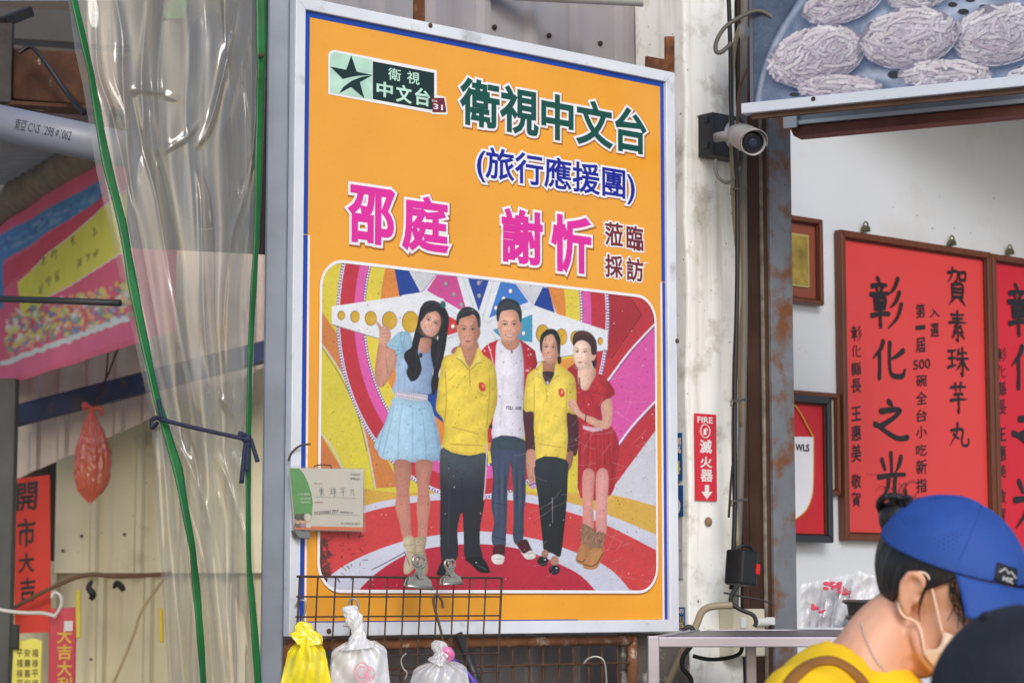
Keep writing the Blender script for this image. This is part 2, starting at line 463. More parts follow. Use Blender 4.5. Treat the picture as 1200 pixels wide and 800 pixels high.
mat_alu = M('aluminium_frame', S(224, 228, 236), 0.42, 0.08, var=0.10, vscale=5, grime=(S(120, 112, 104), 0.58, 0.80, 9), speck=(S(60, 50, 44), 160, 0.10, 0.8))
mat_orange = M('orange_print', S(236, 163, 52), 0.22, var=0.07, vscale=4, speck=(S(92, 58, 20), 210, 0.20, 0.75), bump=0.05, bscale=90, spec=0.5, coat=0.0)
mat_blue = M('blue_print', S(14, 66, 168), 0.35, var=0.08)
mat_white = M('white_print', S(236, 236, 240), 0.35, var=0.05, speck=(S(120, 110, 100), 200, 0.12, 0.6))
mat_green = M('dark_green_print', S(2, 76, 66), 0.35, var=0.06)
mat_navy = M('navy_print', S(10, 26, 150), 0.35, var=0.06)
mat_pink = M('magenta_print', S(219, 40, 156), 0.35, var=0.06)
mat_maroon = M('maroon_print', S(112, 32, 46), 0.35, var=0.06)
mat_tintgreen = M('pale_green_print', S(188, 226, 208), 0.35, var=0.22, vscale=14)
mat_blackgreen = M('black_green_print', S(14, 42, 38), 0.35, var=0.06)
mat_shade = M('printed_letter_edge', S(168, 104, 40), 0.4, var=0.1)
mat_photo = M('photo_print', (1, 1, 1, 1), 0.26, var=0.04, vscale=4, attr=True, bump=0.06, bscale=120, spec=0.5)

sign = on_plane('billboard', 'large orange signboard with a group photo and Chinese lettering in a grey metal frame', 'signboard', SG)
aL, aR = SG.hit(336.4, 700)[0], SG.hit(792.6, 700)[0]
bB, bT = SG.hit(793, 739.5)[1], SG.hit(787, 86)[1]
iL, iR = SG.hit(348.6, 700)[0], SG.hit(782, 700)[0]
iB, iT = SG.hit(782, 725.5)[1], SG.hit(777.5, 96.6)[1]
fr = MB()
for poly in ([(aL, bB), (aR, bB), (iR, iB), (iL, iB)], [(aR, bB), (aR, bT), (iR, iT), (iR, iB)],
             [(aR, bT), (aL, bT), (iL, iT), (iR, iT)], [(aL, bT), (aL, bB), (iL, iB), (iL, iT)]):
    fr.prism(poly, -0.010, 0.014)
fr.obj('frame', mat_alu, sign, bev=0.002)
bk = MB(); bk.box(iL + .0005, iR - .0005, 0.0, 0.012, iB + .0005, iT - .0005); bk.obj('face_panel', mat_orange, sign)
# screws in the frame
for px, py in ((501, 31), (382, 739), (790, 400)):
    a, b = SG.hit(px, py)
    MB().lathe([(0.006, 0), (0.006, 0.002), (0.003, 0.004)], 10, Matrix.Translation((a, -0.010, b)) @ Matrix.Rotation(R(90), 4, 'X')).obj('screw', M('rusty_screw', S(84, 66, 56), 0.7, 0.4), sign, smooth=True)
# blue border: the lower sheet sits a little further in, with a white edge
w = SG.hit(356.6, 700)[0] - SG.hit(349.4, 700)[0]
jL, jR = SG.hit(356, 274)[1], SG.hit(778, 330)[1]
st = MB(); y = -0.0006; st_w = MB()
def strip(mb, a0, a1, b0, b1, y): flat(mb, [(a0, b0), (a1, b0), (a1, b1), (a0, b1)], y)
strip(st, iL + .001, iL + .001 + w, jL, iT, y); strip(st, iL + .0005, iL + .0005 + w, iB, jL - .002, y)
strip(st_w, iL + .002 + w, iL + .007 + w, iB, jL - .002, y)
wr = w * 0.75
strip(st, iR - wr, iR - .0005, jR, iT, y); strip(st, iR - wr * .8, iR - .0005, iB, jR - .002, y)
st_w.obj('border_edge', mat_white, sign); st_w = MB()
strip(st_w, iR - wr * .8 - .007, iR - wr * .8 - .0015, iB, jR - .002, y)
strip(st, iL + .001 + w, iR - wr, iT - w * .8, iT - .0005, y - .0002)
strip(st, iL + w, iR - .3, iB + .0005, iB + .0025, y - .0002)
st.obj('border_stripe', mat_blue, sign); st_w.obj('border_edge', mat_white, sign)

# ---- lettering
def sign_text(name, body, tl, br, mat, wt, outline, pl=SG, parent=sign, y=-0.001, shade=True):
    (a0, b1), (a1, b0) = pl.hit(*tl), pl.hit(*br)
    mb = put_text(MB(), body, a0, a1, b0, b1, y - 0.0006, wt)
    o = mb.obj(name, mat, parent)
    if outline:
        put_text(MB(), body, a0, a1, b0, b1, y, outline).obj('letter_outline', mat_white, o)
        if shade:
            d = (b1 - b0) * 0.018
            put_text(MB(), body, a0 + d, a1 + d, b0 - d, b1 - d, y + 0.0005, outline * 1.22).obj('letter_edge', mat_shade, o)
    return o
sign_text('lettering', '衛視中文台', (540, 91), (756, 181), mat_green, 0.028, 0.075)
sign_text('lettering', '(旅行應援團)', (559, 170), (743, 240), mat_navy, 0.018, 0.08)
for ch, tl, br in (('邵', (410, 218), (460, 287)), ('庭', (473, 229), (523, 296)), ('謝', (589, 245), (634, 310)), ('忻', (647, 252), (691, 320))):
    sign_text('lettering', ch, tl, br, mat_pink, 0.034, 0.078)
for ch, tl, br in (('蒞', (709, 260), (729, 289)), ('臨', (734, 264), (753, 294)), ('採', (709, 298), (729, 326)), ('訪', (734, 302), (753, 330))):
    sign_text('lettering', ch, tl, br, mat_maroon, 0.024, 0.085, shade=False)

# ---- channel emblem
emb = None
ev = lambda pts: pxpoly(SG, [(375 + x / 7.5, 50 + y / 7.5) for x, y in pts])
q = MB(); flat(q, ev([(70, 105), (85, 80), (120, 65), (1025, 245), (1025, 465), (1100, 478), (1120, 628), (1105, 636), (985, 630), (965, 618), (70, 455)]), -0.001)
emb = q.obj('emblem', mat_white, sign)
q = MB(); flat(q, ev([(86, 115), (115, 84), (455, 152), (455, 500), (86, 440)]), -0.0016); q.obj('pale_field', mat_tintgreen, emb)
q = MB(); flat(q, ev([(460, 165), (1000, 268), (1000, 560), (975, 592), (460, 498)]), -0.0016); q.obj('dark_field', mat_blackgreen, emb)
q = MB(); flat(q, ev([(270, 115), (318, 258), (455, 288), (330, 293), (250, 308), (195, 322), (85, 212), (225, 242)]), -0.0022)
flat(q, ev([(455, 289), (345, 350), (385, 492), (268, 392), (160, 450), (205, 388), (280, 334), (370, 302)]), -0.0022); q.obj('star', mat_blackgreen, emb)
q = MB(); flat(q, ev([(968, 488), (1086, 488), (1106, 612), (984, 612)]), -0.0026); q.obj('red_tag', mat_maroon, emb)
def emb_text(body, tl, br, wt, y=-0.0024):
    (a0, b1), (a1, b0) = ev([tl])[0], ev([br])[0]
    put_text(MB(), body, a0, a1, b0, b1, y, wt).obj('emblem_lettering', mat_tintgreen if y > -0.003 else mat_white, emb)
emb_text('衛', (595, 220), (705, 345), 0.012); emb_text('視', (762, 250), (868, 375), 0.012)
emb_text('中', (497, 340), (630, 490), 0.03); emb_text('文', (668, 370), (795, 538), 0.03); emb_text('台', (835, 398), (958, 563), 0.03)
emb_text('CH', (976, 503), (1020, 527), 0.02, -0.0032); emb_text('31', (992, 538), (1070, 598), 0.02, -0.0032)

# ---- the printed group photo
pa0, pa1 = SG.hit(375, 500)[0], SG.hit(767.5, 500)[0]
pb0, pb1 = SG.hit(570, 691.5)[1], SG.hit(570, 327.3)[1]
rad = 0.06
ring_o = rrect(pa0 - .006, pa1 + .006, pb0 - .006, pb1 + .006, rad + .006); ring_i = rrect(pa0 + .001, pa1 - .001, pb0 + .001, pb1 - .001, rad - .001)
k = len(ring_o); q = MB().add([(a, -0.0026, b) for a, b in ring_o + ring_i], [(i, (i + 1) % k, k + (i + 1) % k, k + i) for i in range(k)])
q.obj('photo_border', mat_white, sign)
q = MB(); flat(q, rrect(pa0 - .004, pa1 + .009, pb0 - .010, pb1 + .004, rad + .008), -0.0008); q.obj('photo_border_edge', mat_shade, sign)

pr = Print(SG, 0.0014, pa0, pa1, pb0, pb1, 620, 600)
pr.col[:] = C(216, 200, 66)
v0 = lambda: pr.view(0, 0, 1)
SKIN = C(206, 150, 128)
# right and left grounds
pr.poly([(690, 300), (790, 300), (790, 720), (690, 720)], C(190, 44, 56), smooth=False)
pr.poly([(690, 330), (735, 342), (752, 368), (715, 418), (706, 425)], C(168, 34, 46), smooth=False)
pr.line([(741, 352), (752, 369), (716, 420)], 1.2, C(120, 26, 36), smooth=False)
pr.poly([(772, 378), (739, 410), (712, 446), (690, 490), (700, 580), (724, 523), (772, 466)], C(216, 84, 164), smooth=False)
pr.line([(772, 375), (739, 410), (712, 446)], 2.2, C(226, 226, 238)); pr.line([(773, 377), (741, 411), (713, 448)], 0.8, C(70, 60, 120))
pr.line([(772, 466), (740, 500), (716, 534)], 2.2, C(226, 226, 238)); pr.line([(773, 468), (741, 502), (717, 536)], 0.8, C(70, 60, 120))
pr.poly([(775, 495), (717, 573), (705, 600), (775, 600)], C(206, 206, 218), smooth=False)
pr.poly([(360, 355), (378, 366), (398, 396), (440, 512), (470, 570), (440, 572), (422, 486), (401, 440), (374, 398)], C(206, 128, 66), smooth=False)
pr.line([(372, 396), (388, 418), (401, 439), (413, 463), (422, 486), (432, 528), (440, 572)], 1.6, C(200, 200, 206)); pr.line([(370, 397), (386, 420), (399, 441), (411, 465), (420, 488), (430, 529), (438, 572)], 0.8, C(90, 80, 50))
pr.poly([(360, 505), (375, 507), (400, 548), (425, 575), (360, 580)], C(204, 122, 66), smooth=False)
pr.line([(372, 503), (388, 522), (402, 550)], 1.6, C(200, 198, 206))
pr.poly([(412, 530), (431, 528), (439, 571), (412, 571)], C(222, 206, 60), smooth=False, alpha=.7)
pr.poly([(364, 306), (389, 300), (402, 345), (389, 372), (366, 350)], C(218, 200, 62), smooth=False)
# floor
fl = lambda top, col: pr.poly(top + [(790, 720), (350, 720)], col, smooth=False)
cv = lambda pts: [tuple(x) for x in crom(pts, 6)]
fl(cv([(360, 562), (426, 572), (470, 577), (520, 575), (600, 575), (640, 577), (713, 579), (780, 596)]), C(212, 168, 72))
fl(cv([(360, 618), (426, 593), (465, 584), (520, 577), (600, 577), (664, 588), (713, 603), (780, 631)]), C(206, 208, 226))
fl(cv([(360, 628), (426, 601), (470, 591), (510, 586), (560, 584), (610, 587), (664, 599), (713, 616), (780, 650)]), C(206, 62, 66))
fl(cv([(355, 702), (395, 668), (430, 649), (475, 633), (510, 627), (560, 622), (617, 629), (659, 641), (713, 665), (745, 700)]), C(204, 206, 226))
fl(cv([(412, 700), (440, 672), (475, 650), (514, 640), (560, 637), (600, 641), (628, 649), (657, 661), (682, 675), (705, 700)]), C(184, 36, 62))
# rainbow wheel
wheel = lambda rx, ry, col: pr.ell(554, 370, rx, ry, col, soft=0.9)
wheel(160, 214, C(226, 226, 236)); wheel(156, 210, C(190, 44, 60)); wheel(139, 192, C(220, 90, 168)); wheel(127, 176, C(226, 206, 70))
wheel(109, 160, C(224, 138, 60)); wheel(87, 136, C(24, 62, 150)); wheel(60, 100, C(232, 232, 236))
pr.ell(554, 370, 160, 214, C(190, 44, 60), alpha=0)
ring = lambda rx, ry, a0, a1: [(554 + rx * math.cos(R(a)), 370 + ry * math.sin(R(a))) for a in np.arange(a0, a1, 4)]
for rx, ry in ((158.5, 213), (127.5, 176.5)):
    pr.line(ring(rx, ry, 80, 285), 3.0, C(96, 52, 140)); pr.dots(ring(rx, ry, 80, 285), 1.1, C(236, 236, 246), 3.4)
    pr.line(ring(rx, ry, -60, 84), 3.0, C(96, 52, 140)); pr.dots(ring(rx, ry, -60, 84), 1.1, C(236, 236, 246), 3.4)
# floor again under the wheel's foot
pr.poly([(548, 574), (600, 574), (640, 572), (640, 590), (548, 588)], C(206, 208, 226), smooth=False, alpha=0)
# star of coloured panels
pr.view(480, 305, 6.667)
pr.poly([(0, 60), (1040, 130), (1150, 420), (1000, 900), (-60, 900), (-60, 260)], C(224, 227, 236), smooth=False)
for z, c in (([(215, 112), (370, 125), (440, 375), (390, 385), (135, 235)], C(204, 74, 146)), ([(455, 140), (620, 155), (540, 400)], C(36, 66, 156)),
             ([(710, 168), (830, 185), (930, 325), (620, 450)], C(60, 120, 200)), ([(650, 545), (960, 420), (960, 640), (720, 610)], C(64, 150, 186)),
             ([(100, 325), (370, 470), (375, 560), (285, 590), (100, 420)], C(208, 52, 58)),
             ([(-20, 60), (0, 90), (85, 250), (-80, 275), (-120, 60)], C(24, 62, 150)), ([(1040, 210), (1085, 215), (1135, 410), (970, 350)], C(20, 58, 148))):
    pr.poly(z, c, smooth=False)
pr.poly([(840, 190), (1040, 205), (965, 345)], C(204, 206, 214), smooth=False); pr.poly([(5, 85), (210, 110), (95, 250)], C(206, 208, 214), smooth=False)
for a, b in (((410, 120), (530, 450)), ((655, 160), (565, 470)), ((950, 360), (590, 490)), ((130, 265), (520, 520)), ((560, 560), (480, 700)), ((640, 560), (760, 760)), ((290, 610), (520, 540))):
    pr.line([a, b], 5, C(190, 194, 204)); pr.line([(a[0] + 9, a[1] + 9), (b[0] + 9, b[1] + 9)], 3, C(208, 210, 220))
pr.line([(95, 250), (210, 110)], 8, C(190, 130, 190)); pr.line([(840, 185), (965, 345)], 8, C(190, 170, 214))
# arms of the star with round windows
v0()
pr.poly([(389, 359), (493, 343.5), (520, 350), (530, 450), (500, 432), (445, 397), (389, 380)], C(230, 232, 238), smooth=False)
pr.poly([(624, 358), (712, 387.5), (712, 410), (660, 418), (624, 426)], C(228, 230, 238), smooth=False)
pr.line([(389, 380), (445, 397), (470, 404)], 1.0, C(150, 120, 130)); pr.line([(624, 426), (660, 418), (712, 410)], 1.0, C(150, 120, 130))
for x, y_, rx, ry in ((400, 369.5, 4, 5), (416, 371, 5, 6.6), (434.5, 373, 6.6, 8.3), (456.5, 375.5, 8.3, 10.3), (481, 377, 9.5, 12.2), (636, 391, 7.5, 10.5), (658, 394.6, 6.2, 9.4), (674, 396, 5, 8), (703.4, 399.6, 2.7, 4.1)):
    pr.ell(x, y_, rx + .5, ry + .5, C(130, 90, 30)); pr.ell(x + .3, y_ + .2, rx - .2, ry - .2, C(208, 166, 44)); pr.ell(x + rx * .4, y_ + ry * .3, rx * .4, ry * .5, C(224, 186, 80), alpha=.5, soft=2)
pr.view(480, 305, 6.667)
for x, y_ in ((283, 183), (345, 265), (402, 345), (540, 175), (542, 275), (788, 240), (735, 300), (675, 372), (338, 515), (890, 570)):
    pr.ell(x + 2, y_ + 3, 17, 20, C(96, 100, 120)); pr.ell(x, y_, 13, 16, C(236, 234, 226) if x > 600 or y_ > 500 else C(168, 160, 168))
# orange seen under the arms
v0(); pr.poly([(646, 424), (690, 414), (690, 460), (655, 440)], C(224, 138, 60), smooth=False, alpha=.8); pr.poly([(446, 398), (470, 404), (468, 470), (456, 450)], C(224, 140, 56), smooth=False)

# ---- shading helper: a cloth or skin tone falling off across x
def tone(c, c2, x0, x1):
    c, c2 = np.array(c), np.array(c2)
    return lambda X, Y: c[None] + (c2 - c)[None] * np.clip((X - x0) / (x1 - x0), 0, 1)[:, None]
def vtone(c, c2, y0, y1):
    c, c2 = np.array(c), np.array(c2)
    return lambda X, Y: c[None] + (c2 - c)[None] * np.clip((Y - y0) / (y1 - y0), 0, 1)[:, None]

# ---- features of a photographed face
def features(cx, cy, w, h, ang, skin, lip=C(168, 72, 74), smile=0.0, turn=0.0, brow=1.0, ink=C(36, 24, 26), older=0.0):
    f_ = pr.form; pr.form = 0; ca, sa = math.cos(R(ang)), math.sin(R(ang)); k = np.array(skin)
    L_ = lambda u, v: (cx + (u + turn * (1 - u * u)) * w * ca - v * h * sa, cy + (u + turn * (1 - u * u)) * w * sa + v * h * ca)
    E_ = lambda u, v, rx, ry, c, al=1.0, so=1.6: pr.ell(*L_(u, v), rx * w, ry * h, tuple(c), ang=ang, soft=so, alpha=al)
    W_ = lambda pts, wd, c, al=1.0, so=.8: pr.line([L_(*q_) for q_ in pts], [x * w for x in wd] if hasattr(wd, '__len__') else wd * w, tuple(c), soft=so, alpha=al)
    dk, lt, rd = k * .52, np.clip(k * 1.28 + .03, 0, 1), np.clip(k * np.array((1.06, .80, .76)), 0, 1)
    E_(.72, .10, .32, .75, dk, .38, 3); E_(-.80, .10, .20, .70, dk, .25, 2.5); E_(0, .92, .55, .18, dk, .40, 2.5)
    E_(-.05, -.52, .48, .20, lt, .50, 3); E_(-.45, .18, .24, .16, lt, .45, 2); E_(.38, .18, .20, .15, lt, .30, 2); E_(-.42, .30, .22, .13, rd, .40, 2); E_(.42, .30, .20, .13, rd, .40, 2); E_(0, .78, .20, .10, lt, .35, 1.5)
    for sg in (-1, 1):
        u = .43 * sg
        E_(u, -.25, .27, .12, dk, .42, 1.6); E_(u, -.19, .19, .055, np.clip(k * 1.15 + .12, 0, 1), .75, .7); E_(u, -.20, .085, .062, ink, 1, .6)
        W_([(u - .24, -.20), (u - .05, -.265), (u + .13, -.255), (u + .25, -.19)], [.04, .075, .075, .04], ink, .95, .5); W_([(u - .18, -.13), (u, -.115), (u + .18, -.135)], .035, dk, .5)
        W_([(u - .26, -.40 + .03 * sg), (u, -.455), (u + .26, -.40 - .03 * sg)], [.06 * brow, .095 * brow, .05 * brow], ink, .72, .7)
        if older: W_([(u - .15, -.05), (u + .18, -.06)], .04, dk, .35 * older)
        W_([(.26 * sg, .17), (.40 * sg, .34), (.38 * sg, .46)], .04, dk, .25 + .25 * older + .2 * smile)
        E_(.13 * sg, .19, .07, .035, dk * .8, .75, .7)
    W_([(-.02, -.22), (-.02, .06), (0, .14)], [.05, .09, .13], lt, .55, 1.2); W_([(.11, -.20), (.10, .02), (.17, .14)], .05, dk, .38, 1.0); W_([(-.10, .21), (0, .235), (.12, .21)], .045, dk, .6, .7)
    m = .30 + .10 * smile
    if smile > .3:
        pr.poly([L_(-m, .46), L_(0, .505), L_(m, .46), L_(m * .66, .60), L_(0, .66), L_(-m * .66, .60)], lip, soft=.7); pr.poly([L_(-m * .78, .495), L_(0, .53), L_(m * .78, .495), L_(m * .5, .575), L_(0, .60), L_(-m * .5, .575)], C(236, 232, 228), soft=.6)
    else:
        W_([(-m, .53), (-.08, .505), (0, .52), (.08, .505), (m, .53)], [.03, .08, .07, .08, .03], np.array(lip) * .8, .95, .6); W_([(-m * .7, .57), (0, .60), (m * .7, .57)], [.04, .11, .04], np.clip(np.array(lip) * 1.15, 0, 1), .9, .7); W_([(-m, .54), (0, .55), (m, .54)], .03, np.array(lip) * .4, .9, .5)
    W_([(-.2, .69), (0, .71), (.2, .69)], .06, dk, .35, 1.2)
    pr.form = f_

# ---- woman in pale blue with her thumb up
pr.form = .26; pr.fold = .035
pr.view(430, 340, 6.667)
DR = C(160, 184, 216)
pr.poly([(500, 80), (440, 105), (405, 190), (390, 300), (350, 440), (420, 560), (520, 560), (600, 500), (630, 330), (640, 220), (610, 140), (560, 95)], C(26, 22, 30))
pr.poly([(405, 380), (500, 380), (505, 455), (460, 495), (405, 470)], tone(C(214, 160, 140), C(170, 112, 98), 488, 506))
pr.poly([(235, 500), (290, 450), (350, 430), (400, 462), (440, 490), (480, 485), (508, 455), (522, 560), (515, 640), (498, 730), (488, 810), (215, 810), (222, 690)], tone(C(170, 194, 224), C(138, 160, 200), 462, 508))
for z in ([(300, 600), (290, 800)], [(380, 720), (370, 800)], [(440, 600), (450, 800)], [(250, 560), (245, 780)]): pr.line(z, [5, 9], C(136, 160, 198), soft=1.4, alpha=.6)
pr.poly([(98, 395), (75, 520), (60, 640), (78, 735), (110, 757), (145, 735), (190, 660), (225, 575), (234, 500), (205, 460), (165, 440), (155, 410)], tone(C(196, 138, 116), C(214, 158, 136), 440, 462))
pr.line([(150, 440), (150, 540), (163, 650)], [3, 6, 8], C(160, 98, 84), alpha=.7, soft=1)
pr.poly([(100, 292), (130, 280), (162, 282), (186, 330), (184, 380), (152, 428), (98, 412), (96, 340)], C(218, 164, 144))
pr.poly([(62, 240), (80, 243), (108, 272), (114, 300), (94, 298), (76, 264)], C(216, 160, 140), smooth=False)
for z in ([(112, 312), (160, 304)], [(118, 340), (180, 336)], [(118, 368), (180, 366)], [(120, 392), (168, 392)]): pr.line(z, 4, C(164, 104, 90), alpha=.8)
pr.poly([(160, 420), (198, 375), (258, 325), (330, 330), (352, 390), (345, 440), (300, 452), (285, 535), (232, 512), (220, 472), (165, 440)], C(158, 200, 224))
for z in ([(262, 335), (270, 440)], [(300, 340), (275, 450)], [(170, 430), (300, 450)], [(232, 505), (285, 480)], [(225, 475), (290, 465)]): pr.line(z, 6, C(112, 150, 186), alpha=.8)
pr.poly([(428, 215), (480, 178), (550, 165), (580, 210), (573, 270), (555, 325), (515, 362), (470, 352), (432, 312), (418, 262)], tone(C(232, 178, 158), C(206, 146, 128), 500, 516))
hair = C(24, 21, 28)
pr.poly([(420, 130), (398, 250), (370, 340), (350, 440), (300, 480), (290, 530), (318, 590), (308, 640), (328, 690), (350, 712), (395, 690), (428, 620), (415, 540), (398, 470), (418, 370), (412, 300), (430, 210), (450, 160)], hair)
pr.poly([(560, 110), (612, 150), (640, 220), (628, 330), (612, 420), (602, 510), (590, 570), (560, 650), (565, 720), (530, 810), (508, 810), (503, 720), (520, 620), (498, 500), (508, 400), (555, 345), (575, 280), (580, 200)], hair)
pr.poly([(500, 80), (440, 105), (412, 185), (418, 245), (450, 210), (475, 180), (535, 160), (572, 200), (582, 255), (640, 225), (615, 145), (560, 95)], hair)
pr.line([(470, 180), (520, 130), (550, 120)], 5, C(70, 66, 78), alpha=.6, soft=2); pr.line([(440, 130), (520, 95), (590, 130)], 8, C(78, 76, 88), alpha=.5, soft=3)
for z in ([(330, 480), (320, 560), (350, 690)], [(380, 470), (390, 560), (370, 680)], [(600, 300), (570, 480), (540, 600)], [(560, 420), (540, 560)]): pr.line(z, 5, C(60, 58, 70), alpha=.6, soft=1.5)
features(500, 262, 76, 98, 25, C(226, 170, 150), smile=1.0)
pr.ell(596, 110, 20, 28, C(42, 96, 104), ang=-20); pr.ell(552, 372, 6, 16, C(190, 200, 196)); pr.ell(420, 508, 14, 20, C(30, 34, 54))
pr.view(430, 440, 6.153)
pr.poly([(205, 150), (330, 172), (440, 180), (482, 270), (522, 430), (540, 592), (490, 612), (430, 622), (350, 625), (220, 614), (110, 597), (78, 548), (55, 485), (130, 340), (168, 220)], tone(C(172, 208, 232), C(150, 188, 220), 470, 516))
for z in ([(170, 230), (110, 420), (80, 545)], [(260, 190), (230, 400), (225, 610)], [(390, 200), (415, 400), (430, 615)], [(440, 200), (495, 400), (520, 600)], [(330, 190), (330, 620)], [(200, 200), (150, 430), (112, 590)]):
    pr.line(z, [3, 7, 9], C(120, 152, 190), alpha=.6, soft=1.2)
pr.poly([(205, 105), (290, 125), (440, 140), (436, 184), (330, 176), (203, 156)], C(222, 216, 228), smooth=False)
for i in range(34): pr.ell(212 + (i % 17) * 13.5, 118 + (i % 17) * 2.3 + 24 * (i // 17), 3.5, 4.5, C(140, 132, 156))
pr.view(440, 560, 5.7125)
leg = lambda z: pr.poly(z, lambda X, Y: np.array(C(206, 140, 122))[None] * (1 - .22 * np.clip((600 - Y) / 60, 0, 1))[:, None])
leg([(125, -108), (235, -108), (236, 0), (226, 90), (232, 170), (236, 300), (240, 405), (186, 405), (160, 300), (133, 190), (140, 90)])
leg([(270, -108), (382, -108), (364, 0), (358, 90), (368, 170), (350, 300), (338, 405), (288, 405), (284, 300), (274, 190), (284, 90)])
pr.line([(150, 112), (190, 122), (222, 112)], 7, C(176, 104, 92), alpha=.5, soft=1.5); pr.line([(292, 112), (330, 122), (356, 112)], 7, C(176, 104, 92), alpha=.5, soft=1.5)
BO = tone(C(206, 190, 164), C(170, 150, 124), 476, 500)
pr.poly([(184, 405), (262, 400), (268, 560), (240, 625), (195, 640), (190, 580), (205, 500)], BO); pr.poly([(264, 404), (340, 400), (332, 480), (352, 590), (342, 640), (310, 656), (275, 648), (268, 600), (264, 500)], BO)
for z in ([(190, 450), (250, 445)], [(205, 490), (262, 500)], [(272, 450), (334, 445)], [(270, 500), (330, 490)], [(264, 410), (266, 560)]): pr.line(z, 5, C(140, 118, 92), alpha=.8, soft=1)

# ---- the two jackets and shirts of the men, the man in the red jacket first
v0()
JR = tone(C(196, 38, 52), C(164, 28, 42), 612, 630)
pr.poly([(588, 396), (571, 403), (563, 412), (569, 420), (578, 435), (580, 470), (577, 515), (571, 518), (570, 470), (582, 517), (616, 500), (613, 512), (618, 455), (625, 440), (630, 426), (627, 411), (616, 402), (606, 396)], JR, smooth=False)
pr.poly([(581, 462), (571, 500), (571, 518), (577.5, 519), (582, 480)], C(192, 38, 54), smooth=False)
pr.poly([(589, 396), (582, 402), (580.5, 420), (579.5, 445), (580, 470), (578, 490), (577, 514), (595, 516), (613.5, 515), (613, 490), (614, 460), (613.5, 420), (611, 404), (606, 397), (598, 406)], tone(C(232, 228, 240), C(208, 204, 222), 596, 614), n=3)
pr.line([(571, 402), (574, 410), (579, 430), (580, 445)], .9, C(226, 214, 226)); pr.line([(611, 404), (614, 425), (614, 460)], .8, C(150, 90, 130))
for x, y_ in ((573, 407), (568, 411), (619, 409), (622, 415), (575, 410), (581, 481), (579, 492)): pr.ell(x, y_, .8, .8, C(236, 220, 220))
pr.poly([(573, 497), (577, 498), (577, 502), (573, 501)], C(40, 34, 44), smooth=False)
pr.ell(618, 434, 2.4, 1.2, C(230, 170, 170)); pr.line([(599, 406), (600, 413)], 1.6, C(30, 28, 40))
pr.line([(590, 440), (586, 500)], 2, C(206, 202, 220), alpha=.7, soft=2); pr.line([(606, 450), (609, 505)], 2.4, C(204, 200, 218), alpha=.7, soft=2)
def tiny(word, x, y_, h, w, col):
    G = {'Y': [[(0, 0), (.5, .5), (1, 0)], [(.5, .5), (.5, 1)]], 'O': [[(0, 0), (1, 0), (1, 1), (0, 1), (0, 0)]], 'U': [[(0, 0), (0, 1), (1, 1), (1, 0)]],
         'A': [[(0, 1), (.5, 0), (1, 1)], [(.2, .6), (.8, .6)]], 'R': [[(0, 1), (0, 0), (1, 0), (1, .5), (0, .5), (1, 1)]], 'E': [[(1, 0), (0, 0), (0, 1), (1, 1)], [(0, .5), (.8, .5)]]}
    for i, ch in enumerate(word):
        for z in G.get(ch, []): pr.line([(x + (i + q_[0] * .7) * w, y_ + q_[1] * h + i * .12) for q_ in z], .7, col, smooth=False, soft=.5)
tiny('YOU ARE', 593, 476, 3.2, 2.75, C(40, 34, 48))
pr.view(555, 340, 7.275)
pr.poly([(240, 415), (375, 410), (388, 465), (330, 512), (262, 485)], C(196, 136, 112))
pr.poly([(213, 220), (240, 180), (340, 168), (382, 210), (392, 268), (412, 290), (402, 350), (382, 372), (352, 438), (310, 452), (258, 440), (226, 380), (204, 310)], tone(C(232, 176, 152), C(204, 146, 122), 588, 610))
pr.poly([(200, 262), (194, 180), (214, 112), (262, 72), (340, 80), (388, 120), (412, 190), (406, 272), (392, 262), (376, 200), (340, 168), (250, 176), (226, 210), (214, 262)], C(36, 40, 46))
for i in range(26): pr.line([(225 + i * 6.5, 92 + abs(i - 11) * 3), (218 + i * 7, 150 + abs(i - 12) * 2)], 4, C(84, 96, 100) if i % 2 else C(50, 58, 62), alpha=.6)
features(306, 318, 90, 128, 0, C(222, 166, 142), smile=.9, brow=1.2)
# jeans and plimsolls
v0()
JE = lambda X, Y: np.array(C(62, 72, 98))[None] * (1 + .35 * np.sin(X * .9) * np.exp(-((Y - 575) / 26) ** 2))[:, None]
pr.poly([(576.5, 514), (614.5, 515), (616, 545), (616, 585), (614, 600), (613, 632), (605, 638), (601, 628), (602, 600), (599, 546), (595, 575), (594.5, 600), (593, 630), (592, 640), (579, 640), (576, 628), (579, 612), (575.5, 590), (578, 560)], JE, n=3)
pr.poly([(576.5, 514), (614.5, 515), (615, 528), (577, 526)], C(54, 74, 84), smooth=False, alpha=.8)
pr.poly([(598, 541), (595, 574), (602, 574)], C(196, 50, 66), smooth=False)
for z in ([(577, 588), (594, 592)], [(602, 584), (616, 580)], [(578, 628), (592, 632)], [(602, 626), (613, 622)]): pr.line(z, 1.2, C(34, 42, 62), alpha=.7)
pr.view(570, 560, 5.715)
pr.poly([(52, 452), (122, 452), (118, 545), (105, 574), (60, 574), (36, 545), (42, 510)], C(70, 24, 34)); pr.poly([(38, 520), (75, 508), (118, 522), (118, 550), (104, 574), (60, 574), (36, 550)], C(232, 228, 226)); pr.line([(56, 540), (98, 540)], 4, C(90, 90, 100))
pr.poly([(205, 440), (265, 408), (300, 468), (328, 518), (312, 540), (270, 540), (235, 492)], C(70, 24, 34)); pr.poly([(250, 505), (300, 482), (330, 515), (322, 536), (280, 543), (255, 530), (222, 474)], C(230, 226, 226)); pr.line([(280, 508), (306, 500)], 4, C(90, 90, 100))
